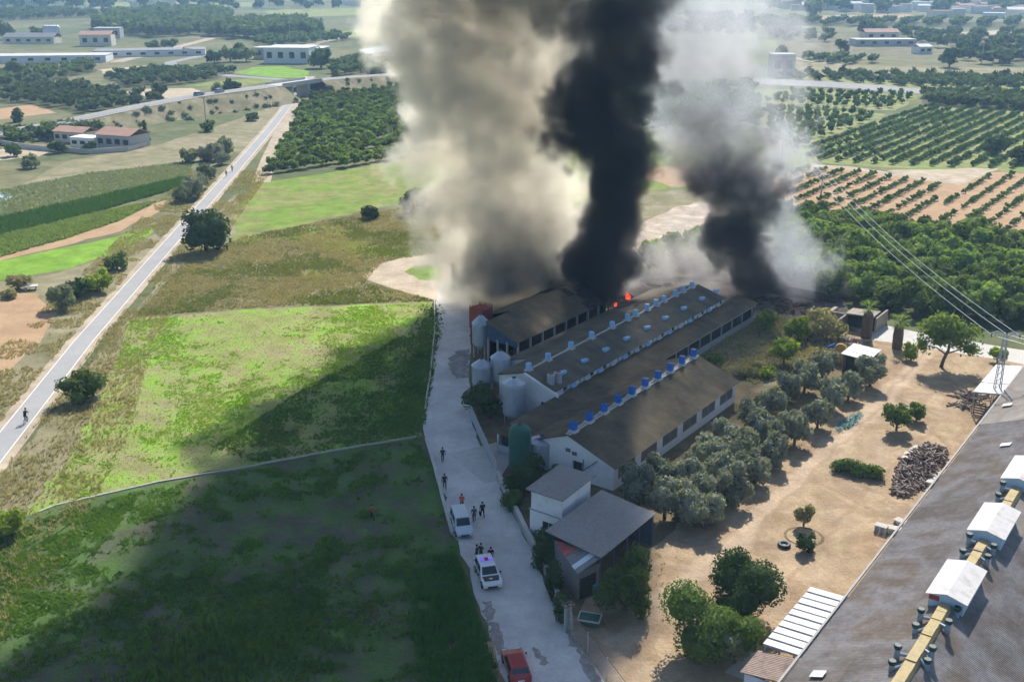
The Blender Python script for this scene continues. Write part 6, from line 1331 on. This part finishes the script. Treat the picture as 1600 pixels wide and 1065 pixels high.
M_terra = M('terracotta_roof', [(.42, .24, .17), (.50, .31, .23)], .4, fine=.15); M_cream = M('cream_render', [(.62, .56, .46), (.70, .64, .54)], .2); M_offw = M('white_render', [(.68, .68, .66), (.78, .78, .76)], .15); M_gry = M('grey_render', [(.40, .40, .40), (.48, .48, .48)], .15); M_pool = M('pool_water', [(.20, .55, .62)], 1, rough=.1, spec=.6)
def house(name, lab, u, v, w, d, h, wall, roof, kind='gable', rz=-.35, nwin=4, rise=None, group=None, win=True):
    R = thing(name, lab, 'house' if name.endswith('house') or name == 'villa' else 'building', G(u, v), rz, group); b = MB(); b.box(-w / 2, w / 2, 0, d, 0, h); b.build('wall', wall, R)
    if kind == 'gable': rise = rise or d * .18; b = MB(); b.hexa([(-w / 2 - .4, -.4, h + .01), (w / 2 + .4, -.4, h + .01), (w / 2 + .4, d / 2, h + rise), (-w / 2 - .4, d / 2, h + rise)], [(-w / 2 - .4, -.4, h + .2), (w / 2 + .4, -.4, h + .2), (w / 2 + .4, d / 2, h + rise + .2), (-w / 2 - .4, d / 2, h + rise + .2)]); b.hexa([(-w / 2 - .4, d / 2 + .001, h + rise), (w / 2 + .4, d / 2 + .001, h + rise), (w / 2 + .4, d + .4, h + .01), (-w / 2 - .4, d + .4, h + .01)], [(-w / 2 - .4, d / 2 + .001, h + rise + .2), (w / 2 + .4, d / 2 + .001, h + rise + .2), (w / 2 + .4, d + .4, h + .2), (-w / 2 - .4, d + .4, h + .2)])
    else: b = MB(); b.box(-w / 2 - .15, w / 2 + .15, -.15, d + .15, h + .01, h + .35)
    b.build('roof', roof, R)
    if win:
        for k in range(nwin): x = -w / 2 + w * (k + .5) / nwin; f = MB(); s_ = min(w / nwin * .3, 1.4); f.box(x - s_, x + s_, -.08, -.01, h * .35, h * .75); f.build('window', M_dark, R)
    return R
house('villa', 'low cream villa with terracotta roof beside the pool', 108, 222, 11, 7, 3.0, M_cream, M_terra); house('villa', 'taller beige villa wing with terracotta roof and grey front', 178, 232, 12, 9, 3.8, M_gry, M_terra)
house('guest_house', 'flat white pool house of the villa', 130, 230, 9, 5, 2.6, M_offw, M_offw, 'flat', nwin=3)
tag(obj('swimming_pool_water', bpy.data.meshes.new('pool')), kind='structure'); bpy.data.objects.remove(bpy.data.objects['swimming_pool_water'])
patch('pool_water', [(112, 233), (132, 231), (136, 234), (116, 236)], M_pool, 5, .02); low_wall('garden_wall', [(-20, 222), (40, 232), (84, 236), (140, 240), (200, 236), (235, 226)], .3, 1.4, M_kerb, 'low garden wall round the villa')
house('white_works', 'long white industrial hall beside the bright green field', 448, 99, 25, 22, 8, M_offw, M_whitetin, 'flat', -.1, 4); house('white_works', 'smaller white hall at the end of the works', 489, 96, 12, 16, 7, M_offw, M_whitetin, 'flat', -.1, 2); house('white_works', 'low white shed at the road side of the works', 413, 92, 12, 12, 6, M_gry, M_whitetin, 'flat', -.1, 2)
house('factory_hall', 'very long pale factory hall with shining roof', 235, 88, 62, 20, 3.2, M_offw, M_tin, 'flat', .25, 8); house('factory_hall', 'white walled factory yard building at the far left', 62, 98, 70, 18, 3.5, M_offw, M_whitetin, 'flat', .12, 8); house('factory_hall', 'brown gabled factory hall behind the white one', 150, 72, 20, 12, 7, M_cream, M_terra, 'gable', .1, 3); house('factory_hall', 'grey brown factory hall on the far side', 168, 60, 18, 12, 7, M_gry, M_gry, 'flat', .1, 3); house('factory_hall', 'pale low hall near the far left trees', 45, 68, 34, 14, 4, M_cream, M_tin, 'gable', 0, 5)
for i in range(6): R_ = thing('factory_silo', 'grey factory silo, %s of the far left row' % ORD[i], 'silo', G(73 + i * 3.8, 63), 0, 'factory silos at the far left'); b = MB(); b.lathe([(1.9, 0), (1.9, 9), (.3, 10.5)], 12); b.build('tank', M_galv, R_, smooth=True)
house('farm_house', 'reddish farmhouse below the pale reservoir', 600, 100, 14, 9, 4, M_brick, M_terra); house('farm_house', 'long low farmhouse in the right middle distance', 1385, 72, 40, 14, 4, M_gry, M_tin, 'flat', .05, 5); house('farm_house', 'tan farmhouse with terracotta roof behind the long low one', 1378, 62, 24, 12, 5, M_cream, M_terra, 'gable', .05, 3); house('farm_house', 'small white gabled cottage in the right scrub', 1446, 84, 9, 8, 4, M_offw, M_offw, 'gable', .3, 2); house('orchard_hut', 'dark grey cubic hut at the head of the orchard row', 1223, 119, 11, 9, 10, M_gry, M_gry, 'flat', 0, 2)
q_ = random.Random(12)
for i in range(70):
    u, v = (q_.uniform(1190, 1620), q_.uniform(3, 30)) if i < 52 else (q_.uniform(0, 560), q_.uniform(1, 12)); p = G(u, v)
    if 1190 < u < 1620 and 20 < v: u = q_.uniform(1440, 1620)
    house('town_house', 'white house of the distant town on the horizon', u, v, q_.uniform(10, 26), q_.uniform(8, 14), q_.uniform(4, 9), q_.choice([M_offw, M_offw, M_cream]), q_.choice([M_terra, M_offw, M_terra]), q_.choice(['gable', 'flat']), q_.uniform(-.5, .5), 3, group='white houses of the distant town', win=False)

# ------------------------------------------------------------------ flames
M_fire = bpy.data.materials.new('flame'); M_fire.use_nodes = True
_t = NT(M_fire.node_tree); _n = M_fire.node_tree.nodes; _n.remove(_n['Principled BSDF']); _e = _t.n('ShaderNodeEmission'); _c = _t.n('ShaderNodeTexCoord').outputs['Object']
_t.put(_e.inputs[0], _t.ramp(_t.noise(_c, 1.6, 3.0), [(.35, (1.0, .02, .01)), (.58, (1.0, .06, .02)), (.75, (1.0, .22, .05))])); _e.inputs[1].default_value = 1.5; M_fire.node_tree.links.new(_e.outputs[0], _n['Material Output'].inputs[0])
def flame(u, v, h, s, lab):
    R = thing('flame', lab, 'fire', G(u, v, h)); q = random.Random(u); b = MB()
    for k in range(12): x, y = q.uniform(-.8, .8) * s, q.uniform(-.4, .4) * s; H_ = s * q.uniform(.6, 2.4); b.tube([(x, y, -.2), (x + q.uniform(-.2, .2) * s, y, H_ * .35), (x + q.uniform(-.25, .25) * s, y, H_ * .7), (x + q.uniform(-.3, .3) * s, y, H_)], [.10 * s, .15 * s, .08 * s, .01], 6)
    b.build('tongues', M_fire, R, smooth=True)
flame(981, 465, 4.0, .42, 'bright red flame at the foot of the black smoke column'); flame(962, 476, 3.5, .2, 'tiny flame on the roof edge below the bright one')
# ------------------------------------------------------------------ smoke
def curve_node(t, x, pts, xr):
    ys = [p[1] for p in pts]; lo, hi = min(ys) - 1e-3, max(ys) + 1e-3
    n = t.n('ShaderNodeFloatCurve'); t.put(n.inputs['Value'], t.mapr(x, xr[0], xr[1])); c = n.mapping.curves[0]
    P = [((a - xr[0]) / (xr[1] - xr[0]), (b - lo) / (hi - lo)) for a, b in pts]
    while len(c.points) < len(P): c.points.new(.5, .5)
    for q, (a, b) in zip(c.points, P): q.location = (a, b); q.handle_type = 'AUTO_CLAMPED'
    n.mapping.update(); return t.math('MULTIPLY_ADD', n.outputs[0], hi - lo, lo)
def plume(name, label, lo, hi, vox, axis, scale, amp, edge, col, dens, seed, aniso=.25, warp=2.5, gain=.6, detail=6.0, puff=.8, pscale=.2, hole=.25):
    """Rising smoke. axis rows: height, centre x, centre y, radius x, radius y, strength."""
    nt = bpy.data.node_groups.new(name + '_field', 'GeometryNodeTree')
    nt.interface.new_socket('Geometry', in_out='INPUT', socket_type='NodeSocketGeometry'); nt.interface.new_socket('Geometry', in_out='OUTPUT', socket_type='NodeSocketGeometry')
    t = NT(nt); out = t.n('NodeGroupOutput'); pos = t.n('GeometryNodeInputPosition').outputs[0]
    wv = t.n('ShaderNodeTexNoise', noise_dimensions='4D'); t.put(wv.inputs['Vector'], pos); wv.inputs['Scale'].default_value = scale * .8; wv.inputs['Detail'].default_value = 2.0; wv.inputs['W'].default_value = seed + 3
    v1 = t.n('ShaderNodeVectorMath', operation='SUBTRACT'); t.put(v1.inputs[0], wv.outputs[1]); v1.inputs[1].default_value = (.5, .5, .5)
    v2 = t.n('ShaderNodeVectorMath', operation='MULTIPLY_ADD'); t.put(v2.inputs[0], v1.outputs[0]); v2.inputs[1].default_value = (warp * 2, warp * 2, warp); t.put(v2.inputs[2], pos)
    sp = t.n('ShaderNodeSeparateXYZ'); t.put(sp.inputs[0], v2.outputs[0]); x, y, z = sp.outputs; zr = (lo[2], hi[2])
    s0 = t.n('ShaderNodeSeparateXYZ'); t.put(s0.inputs[0], pos); z0 = s0.outputs[2]
    cx, cy_, rx, ry = [curve_node(t, z, [(a[0], a[i]) for a in axis], zr) for i in (1, 2, 3, 4)]; dd = curve_node(t, z0, [(a[0], a[5]) for a in axis], zr)
    dx = t.math('DIVIDE', t.math('SUBTRACT', x, cx), rx); dy = t.math('DIVIDE', t.math('SUBTRACT', y, cy_), ry)
    d = t.math('SQRT', t.math('ADD', t.math('MULTIPLY', dx, dx), t.math('MULTIPLY', dy, dy)))
    nz = t.n('ShaderNodeTexNoise', noise_dimensions='4D'); t.put(nz.inputs['Vector'], v2.outputs[0]); nz.inputs['Scale'].default_value = scale; nz.inputs['Detail'].default_value = detail; nz.inputs['Roughness'].default_value = gain; nz.inputs['W'].default_value = seed
    val = t.math('MULTIPLY_ADD', t.math('SUBTRACT', nz.outputs[0], .5), amp, t.math('SUBTRACT', 1.0, d))
    vo = t.n('ShaderNodeTexVoronoi', voronoi_dimensions='3D', feature='F1'); vo.normalize = True; t.put(vo.inputs['Vector'], v2.outputs[0]); vo.inputs['Scale'].default_value = pscale; vo.inputs['Detail'].default_value = 2.0; vo.inputs['Roughness'].default_value = .5; vo.inputs['Lacunarity'].default_value = 2.3
    val = t.math('MULTIPLY_ADD', t.math('SUBTRACT', .30, vo.outputs['Distance']), puff * 1.6, val)
    inner = t.mapr(val, 0.0, 1.2, .55, 1.3)
    hn = t.n('ShaderNodeTexNoise', noise_dimensions='4D'); t.put(hn.inputs['Vector'], v2.outputs[0]); hn.inputs['Scale'].default_value = scale * 2.3; hn.inputs['Detail'].default_value = 4.0; hn.inputs['Roughness'].default_value = .65; hn.inputs['W'].default_value = seed + 9
    inner = t.math('MULTIPLY', inner, t.mapr(hn.outputs[0], .40, .60, hole, 1.25, True))
    de = t.math('MULTIPLY', t.math('MULTIPLY', t.mapr(val, 0, edge, 0, 1, True), inner), t.math('MAXIMUM', dd, 0.0))
    de = t.math('MULTIPLY', de, t.math('GREATER_THAN', de, .004))
    vc = t.n('GeometryNodeVolumeCube'); t.put(vc.inputs['Density'], de); vc.inputs['Min'].default_value = lo; vc.inputs['Max'].default_value = hi
    for i, a in enumerate('XYZ'): vc.inputs['Resolution ' + a].default_value = max(8, int((hi[i] - lo[i]) / vox))
    m = bpy.data.materials.new(name); m.use_nodes = True; mt = m.node_tree; mt.nodes.clear(); pv = mt.nodes.new('ShaderNodeVolumePrincipled'); mo = mt.nodes.new('ShaderNodeOutputMaterial'); mt.links.new(pv.outputs[0], mo.inputs[1])
    pv.inputs['Color'].default_value = (*col, 1); pv.inputs['Density'].default_value = dens; pv.inputs['Anisotropy'].default_value = aniso
    ms = t.n('GeometryNodeSetMaterial'); t.put(ms.inputs[0], vc.outputs[0]); ms.inputs['Material'].default_value = m; t.put(out.inputs[0], ms.outputs[0])
    me = bpy.data.meshes.new(name); me.materials.append(m); o = obj(name, me); o.modifiers.new('smoke_field', 'NODES').node_group = nt
    return tag(o, label, 'smoke', None, 'stuff')
plume('smoke_plume', 'dense black smoke column rising from the burning barn', (-7.3, 145.1, 2.6), (36.2, 181.7, 53.4), .40,
      [(2.6, 11.0, 158, 6.5, 4, .8), (6, 13.0, 159, 6.8, 5.2, 1), (13, 14.8, 160, 5.6, 5.6, 1), (20, 14.8, 160, 6.2, 6.2, 1), (30, 13.6, 161, 8.2, 7.6, .9), (38, 14.2, 162, 8.8, 8.6, .5), (48, 16.5, 164, 10.5, 10, .22), (53.4, 17, 165, 11, 10, 0)],
      .11, 3.2, .36, (.105, .105, .12), 1.05, 1.3, warp=2.2, puff=1.1, pscale=.2, gain=.63, hole=.45)
plume('smoke_plume', 'pale cream smoke drifting up over the road', (-32.7, 148.3, .4), (20.1, 190.5, 54.1), .45,
      [(.4, -6, 167, 6, 5, .5), (4, -4.0, 167, 10, 7, .8), (9, -1.5, 167, 13, 9, 1), (20, -2.2, 168, 14.5, 10, .9), (30, -3.5, 168, 15.5, 11, .95), (40, -5.0, 169, 17.5, 12, 1.1), (49, -4, 170, 18.5, 13, 1.2), (54.1, -4, 171, 18.5, 13, .4)],
      .10, 3.2, .28, (.98, .94, .86), .35, 4.3, warp=2.4, puff=1.0, pscale=.18, aniso=.6, gain=.6, hole=.5)
plume('smoke_plume', 'dark smoke column leaning over the second fire', (22.9, 157.7, .7), (54.3, 184.9, 33.2), .40,
      [(.7, 40.5, 170, 5, 3.4, .8), (4, 39, 170, 4.8, 3.8, 1), (10, 36.5, 170, 5.4, 4.4, 1), (15, 36, 170, 5.6, 4.6, .7), (20, 34, 170, 9.5, 6, .5), (25, 32.5, 170, 9, 6, .22), (33.2, 31, 170, 7, 5, 0)],
      .17, 3.0, .2, (.14, .125, .125), .9, 7.7, warp=1.5, puff=1.0, pscale=.26, gain=.6, hole=.5)
plume('smoke_plume', 'thin grey white smoke spreading right of the black columns', (8.6, 155.2, .2), (62.5, 191.4, 55.9), .52,
      [(.2, 50, 171, 7, 4.5, .9), (5, 48, 171, 8.5, 5, .9), (10, 44.0, 171, 8.5, 6, .8), (20, 37.5, 171, 12, 8, .8), (30, 32.0, 172, 15, 9, .65), (40, 28.5, 172, 16, 10, .6), (50, 27, 173, 16, 11, .5), (55.9, 26, 174, 14, 11, 0)],
      .11, 3.2, .3, (.75, .76, .79), .17, 9.1, warp=2.0, puff=1.0, pscale=.18, aniso=.35, gain=.6, hole=.4)
plume('smoke_plume', 'low grey smoke curling over the barn roof edge', (-9.2, 151.9, 2.3), (14.3, 173.1, 18.6), .36,
      [(2.3, 2, 162, 9, 4, .8), (5, 2, 163, 10.5, 5, 1), (9, 1.5, 164, 10, 5, .7), (13, 1, 165, 8, 4.5, .4), (18.6, 1, 165, 5, 3, 0)],
      .2, 3.4, .25, (.50, .49, .48), .5, 12.4, warp=1.2, puff=1.0, pscale=.3, gain=.6, hole=.4)
plume('smoke_plume', 'low brownish smoke lying behind the middle shed', (16.2, 161.9, .3), (48.3, 186.1, 13.6), .45,
      [(.3, 30, 174, 14, 6, .6), (4, 30, 174, 14, 6.5, .8), (8, 31, 174, 12, 6, .5), (13.6, 32, 174, 8, 4, 0)],
      .16, 3.6, .4, (.72, .69, .66), .22, 17.4, warp=1.5, puff=1.0, pscale=.25, gain=.6, hole=.2)
plume('smoke_cloud', 'broad smoke cloud the columns merge into above the picture', (-40.7, 140.3, 45.4), (52.1, 222.5, 108.1), 1.2,
      [(45.4, 4, 168, 18, 9, 0), (47.6, 4, 168, 20, 10, 0), (51, 4, 167.5, 23, 12.5, 1), (58, 5, 168, 24, 13, 1), (74, 6, 169, 25, 15, 1), (92, 6, 171, 25, 16, 1), (108.1, 6, 171, 22, 15, 0)],
      .06, .9, .2, (.55, .52, .48), .5, 15.2, warp=3, puff=.3, pscale=.08, detail=4.0, hole=.95)
# ------------------------------------------------------------------ haze
def haze_box():
    x0, x1, y0, y1, z0, z1 = -2600, 2600, -170, 6500, -1, 106; me = bpy.data.meshes.new('haze'); v = [(x, y, z) for x in (x0, x1) for y in (y0, y1) for z in (z0, z1)]
    me.from_pydata(v, [], [(0, 1, 3, 2), (4, 6, 7, 5), (0, 4, 5, 1), (2, 3, 7, 6), (0, 2, 6, 4), (1, 5, 7, 3)]); m = bpy.data.materials.new('haze_air'); m.use_nodes = True; t = m.node_tree; t.nodes.clear(); pv = t.nodes.new('ShaderNodeVolumePrincipled'); mo = t.nodes.new('ShaderNodeOutputMaterial'); t.links.new(pv.outputs[0], mo.inputs[1])
    pv.inputs['Color'].default_value = (.42, .68, 1.0, 1); pv.inputs['Density'].default_value = .00025; pv.inputs['Anisotropy'].default_value = .1; me.materials.append(m); tag(obj('haze', me), kind='stuff')
haze_box()
